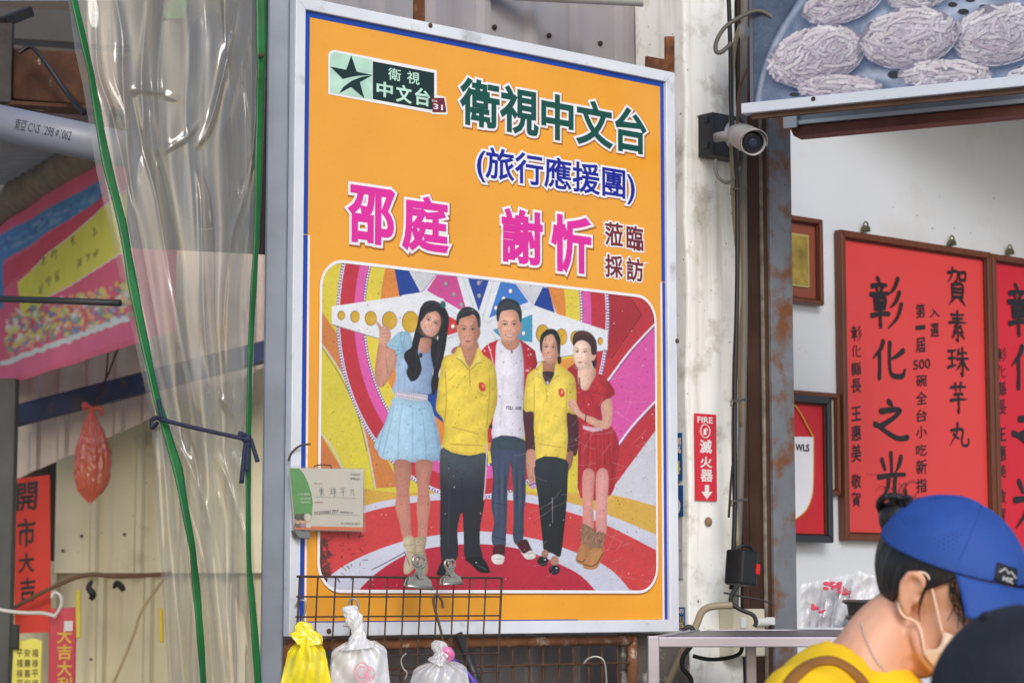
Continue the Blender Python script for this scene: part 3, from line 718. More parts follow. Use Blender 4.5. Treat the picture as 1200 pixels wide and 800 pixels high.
# ---- older man in the yellow polo shirt
pr.view(500, 350, 8)
pr.poly([(230, 490), (260, 455), (310, 445), (318, 500), (245, 515)], C(176, 116, 96))
pr.poly([(318, 410), (472, 405), (480, 500), (402, 658), (325, 560), (312, 480)], C(190, 128, 106))
v0()
YS = lambda X, Y: np.array(C(236, 208, 76))[None] * (1 - .20 * np.clip((529 - X) / 16, 0, 1) - .22 * np.clip((X - 566) / 16, 0, 1) + .05 * np.sin(Y * .25 + X * .15))[:, None]
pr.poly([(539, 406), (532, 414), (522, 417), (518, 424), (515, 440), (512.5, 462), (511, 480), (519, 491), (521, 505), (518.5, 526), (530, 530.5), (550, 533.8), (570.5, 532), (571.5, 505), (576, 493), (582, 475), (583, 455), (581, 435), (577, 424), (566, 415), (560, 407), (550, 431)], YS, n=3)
pr.poly([(540, 406), (534, 419), (541, 423), (549, 432), (543, 418)], C(244, 222, 110), smooth=False); pr.poly([(560, 407), (565, 424), (559, 425), (551, 432), (558, 418)], C(244, 222, 110), smooth=False)
pr.line([(535, 420), (541, 423), (550, 433), (559, 426), (565, 425)], .9, C(160, 128, 40)); pr.line([(550, 433), (551, 452)], .8, C(176, 146, 50))
for z in ([(522, 436), (523, 470), (521, 494)], [(574, 440), (573, 470), (570, 500)], [(526, 446), (534, 438)], [(560, 460), (570, 464)], [(530, 500), (560, 508)], [(528, 520), (566, 522)]): pr.line(z, 1.3, C(176, 142, 44), alpha=.7, soft=1)
pr.ell(565, 453, 4, 5.8, C(206, 70, 52), ang=-20); pr.ell(566, 452, 1.4, 2.2, C(236, 150, 100), ang=-20)
pr.view(500, 350, 8)
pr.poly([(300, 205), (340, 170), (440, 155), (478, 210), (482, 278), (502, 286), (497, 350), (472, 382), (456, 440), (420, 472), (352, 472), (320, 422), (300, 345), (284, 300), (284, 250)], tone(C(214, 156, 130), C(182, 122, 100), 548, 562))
pr.poly([(278, 235), (284, 160), (320, 100), (380, 74), (440, 90), (492, 140), (507, 220), (500, 272), (482, 272), (472, 200), (440, 152), (380, 166), (312, 190), (300, 245)], C(40, 38, 44))
pr.line([(310, 150), (380, 110), (450, 130)], 10, C(80, 80, 88), alpha=.4, soft=3); pr.line([(490, 200), (494, 260)], 10, C(110, 106, 108), alpha=.5, soft=2)
features(390, 318, 94, 150, 1, C(196, 138, 114), lip=C(142, 78, 72), brow=.9, older=1)
v0()
TR = vtone(C(74, 84, 92), C(34, 36, 48), 530, 575)
pr.poly([(516, 527), (530, 530), (550, 533.5), (571.5, 531.5), (568, 560), (567.5, 590), (563, 615), (562.5, 637), (566, 655), (555, 656), (544.5, 652), (543.5, 630), (541.5, 600), (536, 620), (537, 650), (528, 661), (520, 662), (517, 655), (515.5, 630), (516, 580)], TR, n=3)
pr.poly([(545, 654), (564, 652), (574, 667), (572.5, 671), (562, 670), (553, 662)], C(20, 20, 26)); pr.poly([(519, 656), (530, 656), (526, 673), (514, 674), (512, 670)], C(22, 22, 28)); pr.line([(560, 662), (570, 667)], 1, C(90, 94, 104), alpha=.7)
pr.line([(541.5, 560), (541.5, 600)], 1.2, C(26, 28, 36), alpha=.7); pr.line([(527, 560), (525, 640)], 1.4, C(64, 68, 80), alpha=.5, soft=1.5)
pr.line([(571, 520), (569, 560), (567, 585)], 1.6, C(214, 190, 214), alpha=.8)

# ---- woman in the yellow polo over maroon sleeves, woman in the red dress
pr.view(560, 440, 6.156)
RD = lambda X, Y: np.array(C(178, 36, 50))[None] * (1 + .16 * np.sin(X * .8 + Y * .05) * np.clip((Y - 495) / 30, 0, 1))[:, None]
pr.poly([(690, 0), (730, 40), (740, 100), (800, 100), (830, 0), (900, 0), (985, 115), (970, 150), (890, 205), (895, 290), (905, 370), (970, 370), (1020, 500), (1000, 660), (960, 860), (740, 880), (722, 600), (720, 400), (715, 280), (700, 150)], RD, n=3)
pr.view(605, 375, 8)
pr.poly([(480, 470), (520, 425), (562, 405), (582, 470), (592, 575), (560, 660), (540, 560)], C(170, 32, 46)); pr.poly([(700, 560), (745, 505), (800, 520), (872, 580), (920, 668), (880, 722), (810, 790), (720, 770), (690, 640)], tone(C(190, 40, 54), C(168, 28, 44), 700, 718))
for z in ([(700, 580), (760, 640), (740, 670)], [(760, 560), (840, 620), (870, 700)], [(720, 680), (800, 690), (880, 720)], [(620, 660), (640, 800)], [(690, 680), (720, 790)]): pr.line(z, 7, C(116, 14, 30), alpha=.7, soft=1.2)
pr.poly([(590, 440), (710, 380), (748, 490), (722, 560), (665, 645), (612, 642), (580, 560)], tone(C(240, 200, 178), C(210, 160, 140), 684, 698))
pr.poly([(690, 300), (740, 180), (756, 260), (752, 340), (755, 400), (738, 452), (712, 410)], C(62, 30, 34))
pr.poly([(538, 240), (560, 205), (630, 188), (682, 230), (706, 300), (745, 320), (735, 370), (705, 385), (662, 430), (620, 462), (585, 456), (550, 400), (534, 330)], tone(C(246, 212, 194), C(224, 178, 158), 682, 696))
pr.poly([(535, 242), (528, 170), (558, 115), (620, 96), (690, 118), (740, 175), (757, 262), (740, 322), (708, 318), (698, 260), (672, 215), (625, 188), (575, 200), (552, 225)], C(66, 32, 36)); pr.line([(560, 150), (620, 118), (680, 140)], 14, C(124, 66, 58), alpha=.5, soft=3)
features(622, 325, 84, 132, 3, C(240, 204, 186), lip=C(196, 76, 88), turn=-.24)
pr.line([(590, 540), (600, 640)], 10, C(30, 28, 40))
pr.line([(700, 395), (716, 450)], 7, C(200, 196, 190))
pr.view(560, 440, 6.156)
pr.poly([(755, 358), (830, 373), (900, 373), (900, 396), (830, 406), (760, 386)], C(224, 180, 196), smooth=False)
for z in ([(800, 420), (790, 860)], [(910, 400), (915, 640)], [(940, 410), (955, 640)], [(850, 410), (870, 840)]): pr.line(z, [6, 9], C(110, 14, 30), alpha=.7, soft=1.3)
MS = C(78, 34, 46)
pr.poly([(328, 240), (402, 250), (406, 400), (412, 545), (350, 548), (338, 400)], MS); pr.poly([(640, 255), (715, 280), (727, 420), (712, 570), (672, 565), (630, 545), (640, 420)], MS)
pr.poly([(352, 545), (412, 542), (426, 665), (426, 715), (418, 765), (372, 770), (352, 660)], tone(C(196, 140, 118), C(214, 160, 138), 617, 629)); pr.line([(395, 660), (398, 760)], 5, C(150, 96, 80), alpha=.7)
pr.poly([(636, 552), (688, 556), (672, 660), (622, 712), (588, 696), (602, 640), (584, 645), (610, 600)], C(170, 112, 90)); pr.line([(610, 690), (640, 640)], 4, C(120, 74, 60)); pr.line([(596, 645), (622, 612)], 4, C(120, 74, 60))
pr.ell(398, 790, 28, 26, C(196, 150, 190)); pr.dots([(372, 790), (398, 780), (426, 776)], 1.0, C(80, 50, 130), 2.4)
v0()
Y2 = lambda X, Y: np.array(C(238, 212, 84))[None] * (1 - .15 * np.clip((628 - X) / 12, 0, 1) - .22 * np.clip((X - 660) / 12, 0, 1) + .05 * np.sin(Y * .2 + X * .2))[:, None]
pr.poly([(636, 424), (630, 430), (621, 436), (616.5, 445), (614, 480), (625, 482.5), (625.5, 500), (627, 520), (628.5, 538), (641, 541.5), (655, 541), (663, 538), (665.5, 510), (664, 484), (674, 485), (675.5, 465), (674, 445), (668, 436), (655, 427), (650, 423), (642, 450)], Y2, n=3)
for z in ([(626, 450), (626, 500)], [(664, 455), (664, 500)], [(632, 520), (658, 524)], [(640, 455), (641, 470)]): pr.line(z, 1.2, C(176, 142, 50), alpha=.7, soft=1)
pr.ell(658, 460, 3.6, 5.4, C(206, 66, 52), ang=-15); pr.ell(658.5, 459, 1.2, 2, C(238, 150, 110))
pr.view(605, 375, 8)
pr.poly([(255, 385), (368, 380), (362, 480), (300, 505), (244, 465)], C(178, 122, 98)); pr.poly([(243, 484), (356, 488), (346, 542), (292, 605), (250, 552)], C(66, 36, 44)); pr.poly([(282, 580), (300, 570), (302, 600), (292, 612)], C(210, 206, 220))
pr.poly([(250, 400), (200, 480), (192, 520), (240, 545), (285, 610), (245, 520)], C(244, 222, 110), smooth=False); pr.poly([(368, 395), (402, 500), (398, 520), (345, 545), (296, 612), (352, 520)], C(244, 222, 110), smooth=False); pr.line([(195, 522), (240, 548), (288, 612), (345, 548), (400, 522)], 5, C(160, 128, 44))
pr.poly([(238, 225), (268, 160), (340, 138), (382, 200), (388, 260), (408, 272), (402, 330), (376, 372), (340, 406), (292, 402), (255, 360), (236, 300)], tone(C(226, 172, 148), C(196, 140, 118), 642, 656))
pr.poly([(228, 295), (220, 200), (240, 130), (300, 84), (370, 94), (412, 170), (414, 250), (408, 335), (388, 300), (372, 200), (340, 136), (275, 152), (248, 210), (242, 292)], C(32, 28, 34)); pr.poly([(388, 340), (420, 345), (418, 402), (390, 405)], C(32, 28, 34)); pr.line([(285, 120), (272, 200)], 4, C(32, 28, 34))
features(312, 278, 78, 122, 2, C(210, 156, 132), smile=.45, brow=.8, older=.5)
pr.view(560, 440, 6.156)
pr.poly([(890, 205), (958, 165), (972, 250), (962, 345), (930, 384), (850, 368), (740, 305), (690, 265), (655, 228), (650, 195), (668, 165), (700, 180), (720, 215), (748, 265), (830, 300), (898, 318)], C(226, 172, 152)); pr.line([(782, 278), (774, 334)], 8, C(30, 24, 32))
for z in ([(655, 210), (700, 235)], [(662, 190), (706, 220)], [(664, 232), (700, 250)]): pr.line(z, 4, C(170, 112, 96), alpha=.8)
pr.view(570, 560, 5.715)
pr.poly([(330, -124), (532, -124), (545, 0), (535, 200), (515, 400), (505, 480), (490, 527), (440, 502), (385, 482), (375, 400), (358, 250), (346, 130)], vtone(C(40, 50, 58), C(24, 30, 38), 545, 590), n=3)
pr.line([(440, 130), (443, 300)], [6, 3], C(190, 180, 200), alpha=.6); pr.line([(436, 0), (440, 480)], 5, C(16, 20, 26), alpha=.8)
pr.ell(392, 508, 24, 30, C(166, 116, 98)); pr.ell(458, 552, 28, 34, C(176, 126, 108))
for x, y_ in ((378, 555), (455, 612)): pr.ell(x, y_, 37, 34, C(18, 20, 26)); pr.ell(x + 14, y_ - 10, 6, 4, C(200, 204, 214), soft=1)
pr.ell(392, 512, 18, 18, C(166, 116, 98)); pr.ell(458, 560, 22, 22, C(176, 126, 108))
pr.poly([(648, -40), (722, -40), (714, 150), (716, 345), (652, 335), (645, 180)], C(220, 150, 142)); pr.poly([(740, -40), (814, -40), (808, 200), (800, 375), (738, 365), (734, 180)], C(222, 156, 152))
pr.poly([(640, 310), (708, 335), (730, 360), (795, 370), (782, 450), (765, 520), (690, 480), (638, 450)], C(150, 112, 88))
rg = random.Random(4)
for _ in range(60):
    x, y_ = rg.uniform(640, 785), rg.uniform(320, 480); pr.line([(x, y_), (x + rg.uniform(-14, 14), y_ + rg.uniform(10, 30))], 5, C(*rg.choice(((186, 146, 116), (112, 82, 66), (166, 122, 96)))), alpha=.7)
pr.poly([(640, 440), (692, 470), (662, 560), (640, 580), (602, 556), (606, 510)], C(190, 134, 84)); pr.poly([(692, 480), (772, 468), (776, 520), (742, 598), (700, 612), (650, 600), (652, 560)], C(196, 138, 86))
pr.line([(602, 545), (640, 562), (658, 545)], 6, C(70, 44, 32)); pr.line([(650, 575), (700, 588), (740, 570), (775, 510)], 6, C(70, 44, 32))
pr.form = 0; pr.fold = 0
# wear: torn ink, specks, scratches
v0()
dk = C(84, 50, 44)
for _ in range(90):
    x, y_ = rg.gauss(376, 6), rg.uniform(632, 690)
    pr.ell(x, y_, rg.uniform(.8, 3.5), rg.uniform(.8, 4), dk, alpha=.75)
for _ in range(26):
    x, y_ = rg.uniform(385, 440), rg.uniform(625, 680)
    pr.line([(x, y_), (x + rg.uniform(-6, 6), y_ + rg.uniform(-3, 6))], rg.uniform(.6, 2), C(70, 36, 44), alpha=.75)
pr.line([(436, 667), (452, 659), (474, 647)], 1.0, C(30, 26, 34)); pr.line([(474, 646), (480, 662)], .8, C(30, 26, 34))
pr.speckle(700, .35, .9, C(46, 36, 40), .6); pr.speckle(120, .3, .7, C(230, 226, 226), .7)
for _ in range(110):
    x, y_ = rg.uniform(600, 766), rg.uniform(430, 690); a = rg.uniform(-1.2, .6); l = rg.uniform(6, 34)
    pr.line([(x, y_), (x + l * .5 * math.cos(a), y_ + l * .5 * math.sin(a) + 1), (x + l * math.cos(a), y_ + l * math.sin(a))], .45, C(226, 214, 220) if y_ < 600 or rg.random() < .6 else C(110, 100, 110), alpha=.20)
# the grain and mottling of a printed photograph
def mottle(cell, amp):
    gx, gy = int((pr.X.max() - pr.X.min()) / cell) + 3, int((pr.Y.max() - pr.Y.min()) / cell) + 3
    n_ = pr.rng.normal(0, 1, (gy, gx)); fx, fy = (pr.X - pr.X.min()) / cell, (pr.Y - pr.Y.min()) / cell; ix, iy = fx.astype(int), fy.astype(int); fx -= ix; fy -= iy
    fx = fx * fx * (3 - 2 * fx); fy = fy * fy * (3 - 2 * fy)
    v_ = (n_[iy, ix] * (1 - fx) + n_[iy, ix + 1] * fx) * (1 - fy) + (n_[iy + 1, ix] * (1 - fx) + n_[iy + 1, ix + 1] * fx) * fy
    pr.col *= (1 + amp * v_)[:, None]
mottle(26, .03); mottle(3.2, .02); mottle(1.3, .04)
pr.col = pr.col * .95 + .008
def keep_round(a, b):
    dx = np.maximum(np.maximum(pa0 + rad - a, a - (pa1 - rad)), 0); dz = np.maximum(np.maximum(pb0 + rad - b, b - (pb1 - rad)), 0)
    return np.hypot(dx, dz) < rad
photo = pr.obj('photo_print', mat_photo, sign, keep_round, 0.96)
photo.location = (0, -0.0014, 0)
# ================================================================== ground, walls, columns and roofs
def noise1(x, seed=0):
    return math.sin(x * 1.7 + seed) * .5 + math.sin(x * 3.9 + seed * 2.3 + 1) * .3 + math.sin(x * 9.1 + seed * .7) * .2
mat_ground = M('concrete_ground', S(166, 162, 154), 0.85, var=0.25, vscale=1.2, bump=0.3, bscale=30)
g = MB(); g.add([(-400, -400, 0), (400, -400, 0), (400, 800, 0), (-400, 800, 0)], [(0, 1, 2, 3)])
tag(g.obj('ground', mat_ground), kind='structure')

RUST = S(104, 62, 36); RUST2 = S(146, 92, 56)
mat_galv = M('galvanised_steel', S(116, 124, 138), 0.5, 0.25, var=0.18, vscale=9, streak=(22, 0.35, S(84, 90, 100)), speck=(S(70, 52, 42), 60, 0.08, 0.8), bump=0.05, bscale=60)
mat_rust = M('rusted_steel', RUST, 0.8, 0.15, var=0.4, vscale=22, grime=(RUST2, 0.5, 0.62, 26), speck=(S(40, 26, 20), 90, 0.2, 0.8), bump=0.4, bscale=70)
mat_pillar = M('painted_concrete', S(242, 241, 236), 0.75, var=0.06, vscale=5, grime=(S(168, 158, 138), 0.52, 0.70, 8), streak=(18, 0.7, S(158, 148, 126)), speck=(S(96, 88, 78), 38, 0.20, 0.8), bump=0.35, bscale=26)
mat_sheet = M('grey_sheet_metal', S(158, 154, 158), 0.55, 0.2, var=0.12, vscale=5, streak=(16, 0.4, S(112, 106, 104)), speck=(S(84, 66, 56), 60, 0.12, 0.7))
mat_brown = M('brown_painted_steel', S(92, 66, 54), 0.5, 0.05, var=0.3, vscale=8, streak=(20, 0.5, S(40, 28, 24)), speck=(S(132, 96, 66), 70, 0.10, 0.8), bump=0.08)
mat_flange = M('weathered_flange', S(118, 122, 128), 0.55, 0.15, var=0.2, vscale=8, grime=(S(118, 72, 40), 0.47, 0.60, 9), speck=(S(70, 40, 24), 50, .2, .8), bump=0.12, bscale=50)
mat_white_wall = M('white_plaster', S(212, 216, 222), 0.8, var=0.05, vscale=2.2, speck=(S(120, 112, 104), 22, 0.10, 0.8), grime=(S(196, 192, 186), 0.55, 0.85, 3.2), bump=0.06, bscale=20)
mat_dark = M('shade_board', S(40, 30, 26), 0.8, var=0.3)

def top_tag(o, label, cat, group=None): return tag(o, label, cat, group)
# steel post at the left of the sign
pp = P(319, 700, 4.93)
q = MB(); wpost = .0475; q.box(-wpost / 2, wpost / 2, -.03, .03, 0, 3.35)
o = q.obj('steel_post', mat_galv, bev=.004); o.location = (pp.x, pp.y, 0); o.rotation_euler = (0, 0, R(6))
top_tag(o, 'grey galvanised steel post between the clear curtain and the orange signboard', 'post')

# concrete pillar
PLR = Plane(808, 5.87, 40.4); PLL = Plane(808, 5.87, 40.4 - 90)
wP = PLR.hit(870, 700)[0]
pil = on_plane('concrete_pillar', 'pale whitewashed concrete pillar right of the orange signboard', 'pillar', PLR)
q = MB()
def pil_fn(x0, x1, y0, y1, z0, z1, n=40):
    ring = [(x0, y0), (x1, y0), (x1, y1), (x0, y1)]
    v = []; f = []
    for i in range(n + 1):
        z = z0 + (z1 - z0) * i / n
        for k, (x, y) in enumerate(ring):
            v.append((x + .004 * noise1(z * 7 + k * 3, k), y + .004 * noise1(z * 8, k + 5), z))
    for i in range(n):
        for k in range(4): f.append((i * 4 + k, i * 4 + (k + 1) % 4, i * 4 + 4 + (k + 1) % 4, i * 4 + 4 + k))
    f.append((3, 2, 1, 0)); f.append(tuple(n * 4 + k for k in range(4)))
    return v, f
q.add(*pil_fn(0, wP, 0, .19, 0, 3.4)); q.obj('shaft', mat_pillar, pil, bev=.006)
# paint blotches and a bolt scar on the pillar
a, b = PLR.hit(829, 611); q = MB(); q.lathe([(.012, 0), (.012, .003), (.006, .005)], 14, Matrix.Translation((a, -.002, b)) @ Matrix.Rotation(R(90), 4, 'X')); q.obj('bolt_scar', M('bolt_scar', S(150, 120, 92), .8, var=.4, vscale=90), pil, smooth=True)

# corrugated sheet behind the sign
def corr_profile(a0, a1, pitch, depth, rib=0.3):
    pts = []; a = a0
    while a < a1:
        pts += [(a, 0), (a + pitch * (1 - rib), 0), (a + pitch * (1 - rib * .72), -depth), (a + pitch * (1 - rib * .28), -depth)]
        a += pitch
    return pts + [(a1 + pitch, 0)]
def corr_wall(mb, a0, a1, z0, z1, pitch, depth, y=0, rib=.3, zslope=None, n=1):
    prof = corr_profile(a0, a1, pitch, depth, rib); k = len(prof)
    v = []; f = []
    for i, z in enumerate((z0, z1)):
        for a, d in prof: v.append((a, y + d, z if (i or zslope is None) else zslope(a)))
    f = [(i, i + 1, k + i + 1, k + i) for i in range(k - 1)]
    return mb.add(v, f)
sw = on_plane('corrugated_wall', 'grey corrugated sheet metal wall behind the orange signboard', 'wall', PLR)
q = MB(); corr_wall(q, PLR.hit(326, 700, -.2)[0], -0.075, 0, 3.35, .158, .018, y=.205, rib=.28); q.obj('sheet', mat_sheet, sw)
for px, py in ((510, 24), (580, 32), (644, 42), (704, 51)):
    a, b = PLR.hit(px, py, -.2)
    MB().lathe([(.007, 0), (.007, .004), (.004, .007)], 8, Matrix.Translation((a, .203, b)) @ Matrix.Rotation(R(90), 4, 'X')).obj('screw', M('dark_screw', S(50, 40, 38), .6, .3), sw)

# brown and grey steel column
CLM = Plane(908, 6.0, 40.4)
wc = CLM.hit(934, 700)[0]
col = on_plane('steel_column', 'brown steel column with a rust streaked grey flange left of the red plaques', 'column', CLM)
q = MB(); q.box(.004, wc - .02, .012, .094, 0, 3.4); q.obj('web', mat_brown, col, bev=.003)
q = MB(); q.box(0, wc, 0, .0115, 0, 3.4); q.obj('flange', mat_flange, col, bev=.002)
q = MB(); q.box(-.004, .0035, .028, .034, 0, 3.4); q.obj('lip', M('worn_lip', S(150, 140, 130), .6, .2, var=.5, vscale=30), col)
q = MB(); q.box(.002, .03, .096, .115, 0, 3.4); q.obj('rear_flange', mat_brown, col)
# dark board added to stand in for the deep shade in the gap
pp = P(872, 700, 6.3)
q = MB(); q.box(-.09, .09, -.012, .012, 0, 3.4); o = q.obj('shade_board', mat_dark, bev=.002); o.location = (pp.x, pp.y, 0); o.rotation_euler = (0, 0, R(20))
top_tag(o, 'added dark brown board standing in for the shade between the pale pillar and the steel column', 'board')

# white wall with the plaques
WL = Plane(984, 7.0, 40.4)
q = MB(); q.box(-.42, 3.6, 0, .1, 0, 3.5); o = q.obj('plaster_wall', mat_white_wall); o.location = WL.o; o.rotation_euler = (0, 0, WL.rz)
top_tag(o, 'white plaster wall carrying the red framed plaques', 'wall')
# unseen roof, added to shade the top of the white wall
q = MB(); q.box(.82, 5.2, 6.62, 11, 3.20, 3.26); top_tag(q.obj('wall_shade_roof', mat_dark), 'unseen dark flat roof added to shade the wall above the red plaques', 'roof')

# ================================================================== the passage on the left
class Plane2(Plane):
    def __init__(s, p1, p2):
        s.o = Vector((p1.x, p1.y, 0)); d = Vector((p2.x - p1.x, p2.y - p1.y, 0)); s.w = d.length
        s.rz = math.atan2(d.y, d.x); s.u = d.normalized(); s.n = Vector((math.sin(s.rz), -math.cos(s.rz), 0))
TW = Plane(0, 9.8, 0)
mat_cream = M('cream_sheet_metal', S(238, 228, 192), 0.55, 0.0, var=0.08, vscale=3, streak=(10, 0.5, S(150, 128, 92)), grime=(S(160, 140, 104), 0.58, 0.85, 4), speck=(S(90, 66, 50), 26, 0.12, 0.8))
mat_cream2 = M('dusty_cream_sheet', S(226, 214, 176), 0.6, 0.0, var=0.10, vscale=3, streak=(9, 0.6, S(132, 112, 82)), speck=(S(90, 66, 50), 26, 0.12, 0.8))
tw = on_plane('tin_wall', 'cream corrugated tin wall at the back of the passage on the left', 'wall', TW)
bz = TW.hit(130, 671)[1]
q = MB(); corr_wall(q, -.35, 1.6, 0, bz + .05, .20, .03, y=.03, rib=.25); q.obj('lower_sheet', mat_cream2, tw)
q = MB(); corr_wall(q, TW.hit(66, 600)[0], TW.hit(336, 600)[0], bz, 2.5, .19, .03, y=-.02, rib=.24); q.obj('upper_sheet', mat_cream, tw)
q = MB(); q.box(-1.4, 1.9, .065, .08, 0, 4.1); q.obj('backing', M('dim_backing', S(74, 64, 56), .8, var=.3), tw)
for px, py in ((97, 628), (147, 626), (108, 772), (75, 645)):
    a, b = TW.hit(px, py); MB().lathe([(.007, 0), (.007, .006), (.004, .009)], 8, Matrix.Translation((a, -.022, b)) @ Matrix.Rotation(R(90), 4, 'X')).obj('screw', M('wall_screw', S(104, 90, 76), .6, .2), tw)
# pale plastic panel with a slanting lower edge
PP = Plane(0, 9.45, 0)
(a0, z0), (a1, z1) = PP.hit(14, 564), PP.hit(176, 491)
sl = lambda a: z0 + (a - a0) * (z1 - z0) / (a1 - a0)
q = MB(); corr_wall(q, a0, a1 + .8, 0, 3.6, .115, .022, zslope=sl, rib=.45)
o = q.obj('plastic_panel', film('pale_plastic', S(214, 192, 176), .86, .35, .1)); o.location = PP.o
top_tag(o, 'pale corrugated plastic panel with a slanting lower edge behind the blue beam', 'panel')
# blue beam
p1, p2 = P(8, 490, 9.2), P(420, 384, 9.2)
q = MB(); q.beam(p1, p2, .06, .085); top_tag(q.obj('blue_beam', M('blue_paint', S(48, 60, 96), .6, var=.35, vscale=12, grime=(S(84, 70, 60), .55, .7, 14)), bev=.004), 'dark blue beam sloping across the pale plastic panel', 'beam')
# left post
pp = P(4, 700, 8.9); q = MB(); q.box(-.035, .035, -.035, .035, 0, P(5, 444, 8.9).z); o = q.obj('iron_post', M('dark_grey_paint', S(84, 84, 80), .6, .2, var=.25, streak=(20, .5, S(60, 54, 48))), bev=.004); o.location = (pp.x, pp.y, 0)
top_tag(o, 'short dark grey iron post beside the red paper scroll', 'post')
# corrugated roof underside
q = MB()
def roof_fn(u, v):
    x = -2.75 + 1.75 * u; y = 7.3 + 1.6 * v
    return (x, y, 3.12 + .014 * math.sin(y * 74))
q.grid(roof_fn, 2, 260); top_tag(q.obj('sheet_canopy', M('grey_roof_sheet', S(150, 156, 162), .5, .3, var=.15, vscale=4, grime=(S(120, 96, 74), .6, .8, 5)), smooth=True, solid=.004), 'grey corrugated sheet canopy seen from below above the temple banner', 'canopy')
# rusty steel beam with its bracket, and a pale channel above
rb = thing('rusty_beam', 'rusty steel beam with peeling paint under the roof at the upper left', 'beam')
mat_rustb = M('peeling_rust', S(84, 52, 34), .8, .1, var=.45, vscale=14, grime=(S(196, 178, 160), .64, .72, 16), speck=(S(36, 22, 16), 60, .25, .8), bump=.4)
q = MB(); q.beam(P(-60, 84, 6.7), P(330, 112, 6.2), .10, .15); q.obj('beam', mat_rustb, rb, bev=.006)
q = MB(); q.beam(P(-60, 120, 6.66), P(330, 142, 6.16), .12, .012); q.obj('lower_flange', mat_rustb, rb, bev=.002)
q = MB(); q.beam(P(7, 28, 6.5), P(5, 122, 6.5), .045, .03, up=(0, 1, 0)); q.beam(P(4, 26, 6.5), P(34, 14, 6.6), .035, .03); q.obj('bracket', M('dull_iron', S(50, 44, 42), .55, .4, var=.4, vscale=30), rb, bev=.004)
q = MB(); q.beam(P(-60, 26, 7.2), P(330, 52, 6.9), .1, .10); top_tag(q.obj('steel_channel', M('pale_channel', S(78, 74, 70), .5, .2, var=.15, grime=(S(104, 84, 66), .58, .75, 10)), bev=.004), 'pale grey steel channel above the rusty beam at the upper left', 'channel')
q = MB(); q.tube([P(22, 62, 6.4), P(36, 55, 6.4), P(52, 72, 6.38), P(80, 112, 6.36), P(98, 134, 6.3)], .006, 8, 6); q.tube([P(26, 60, 6.42), P(40, 57, 6.42), P(60, 84, 6.4), P(86, 116, 6.36), P(99, 132, 6.32)], .005, 8, 6)
top_tag(q.obj('black_cable', M('black_rubber', S(26, 26, 28), .5)), 'black cable draped over the rusty beam', 'cable')
# grey water pipe with its printing
c1, c2 = P(-60, 131, 6.05), P(150, 176, 5.88)
pipe = thing('water_pipe', 'thick grey plastic pipe with faint printing at the upper left', 'pipe')
rp = .0475
q = MB(); q.tube([c1, c2], rp, 28); q.obj('tube', M('grey_pvc', S(132, 134, 146), .4, var=.08, vscale=6, speck=(S(90, 84, 80), 60, .08, .6)), pipe, smooth=True)
ax = (c2 - c1).normalized(); up = (Vector((0, 0, 1)) - ax * ax.z).normalized(); fw = -ax.cross(up) if ax.cross(up).y > 0 else ax.cross(up)
u, fs, _ = text_mesh('南亞 CNS 1298 ⌀1062', .012)
t0 = (P(34, 150, 6) - c1).dot(ax); t1 = (P(112, 168, 6) - c1).dot(ax); q = MB(); hh = .030
vs = []
for x, y, z in u:
    th = (y - .42) * hh / rp; vs.append(c1 + ax * (t0 + x * (t1 - t0)) + fw * ((rp + .0006) * math.cos(th)) + up * ((rp + .0006) * math.sin(th)))
q.add(vs, fs).obj('printing', M('faded_ink', S(66, 66, 78), .6), pipe)
q = MB(); a_, b_ = P(150, 290, 5.75), P(334, 285, 5.45); d_ = (b_ - a_); d_.z = 0
q.add([(a_.x, a_.y, a_.z), (b_.x, b_.y, b_.z - .03), (b_.x, b_.y, 3.3), (a_.x, a_.y, 3.3)], [(0, 1, 2, 3)]); top_tag(q.obj('curtain_shade_board', M('brown_shade_board', S(62, 52, 44), .75, var=.35, vscale=5, streak=(9, .6, S(56, 46, 40))), solid=.012), 'dark brown board added as interior shade behind the upper part of the clear curtain', 'board')  # added sheet, stands in for the dark interior behind the curtain's upper part
q = MB(); q.lathe([(.02, 0), (.045, .02), (.05, .06), (.05, .40), (.044, .47), (.02, .51)], 24, Matrix.Translation(P(240, 268, 5.25))); top_tag(q.obj('black_canister', M('black_gloss', S(30, 30, 34), .3), smooth=True), 'dark rounded canister dimly seen through the clear curtain', 'canister')
# rolled tarpaulin along the banner
b1, b2 = P(-30, 296, 9.6), P(160, 178, 7.6)
BN = Plane2(b1, b2)
q = MB(); q.tube([P(-40, 270, 9.6) + (P(-40, 270, 9.6) - P(180, 135, 7.5)) * .1, P(40, 218, 8.8), P(180, 135, 7.5)], .075, 20, 8)
top_tag(q.obj('rolled_tarpaulin', M('old_tarpaulin', S(140, 124, 104), .85, var=.3, vscale=18, grime=(S(96, 110, 120), .55, .7, 12), bump=.4, bscale=50), smooth=True), 'greyish brown rolled tarpaulin along the top of the temple banner', 'tarpaulin')
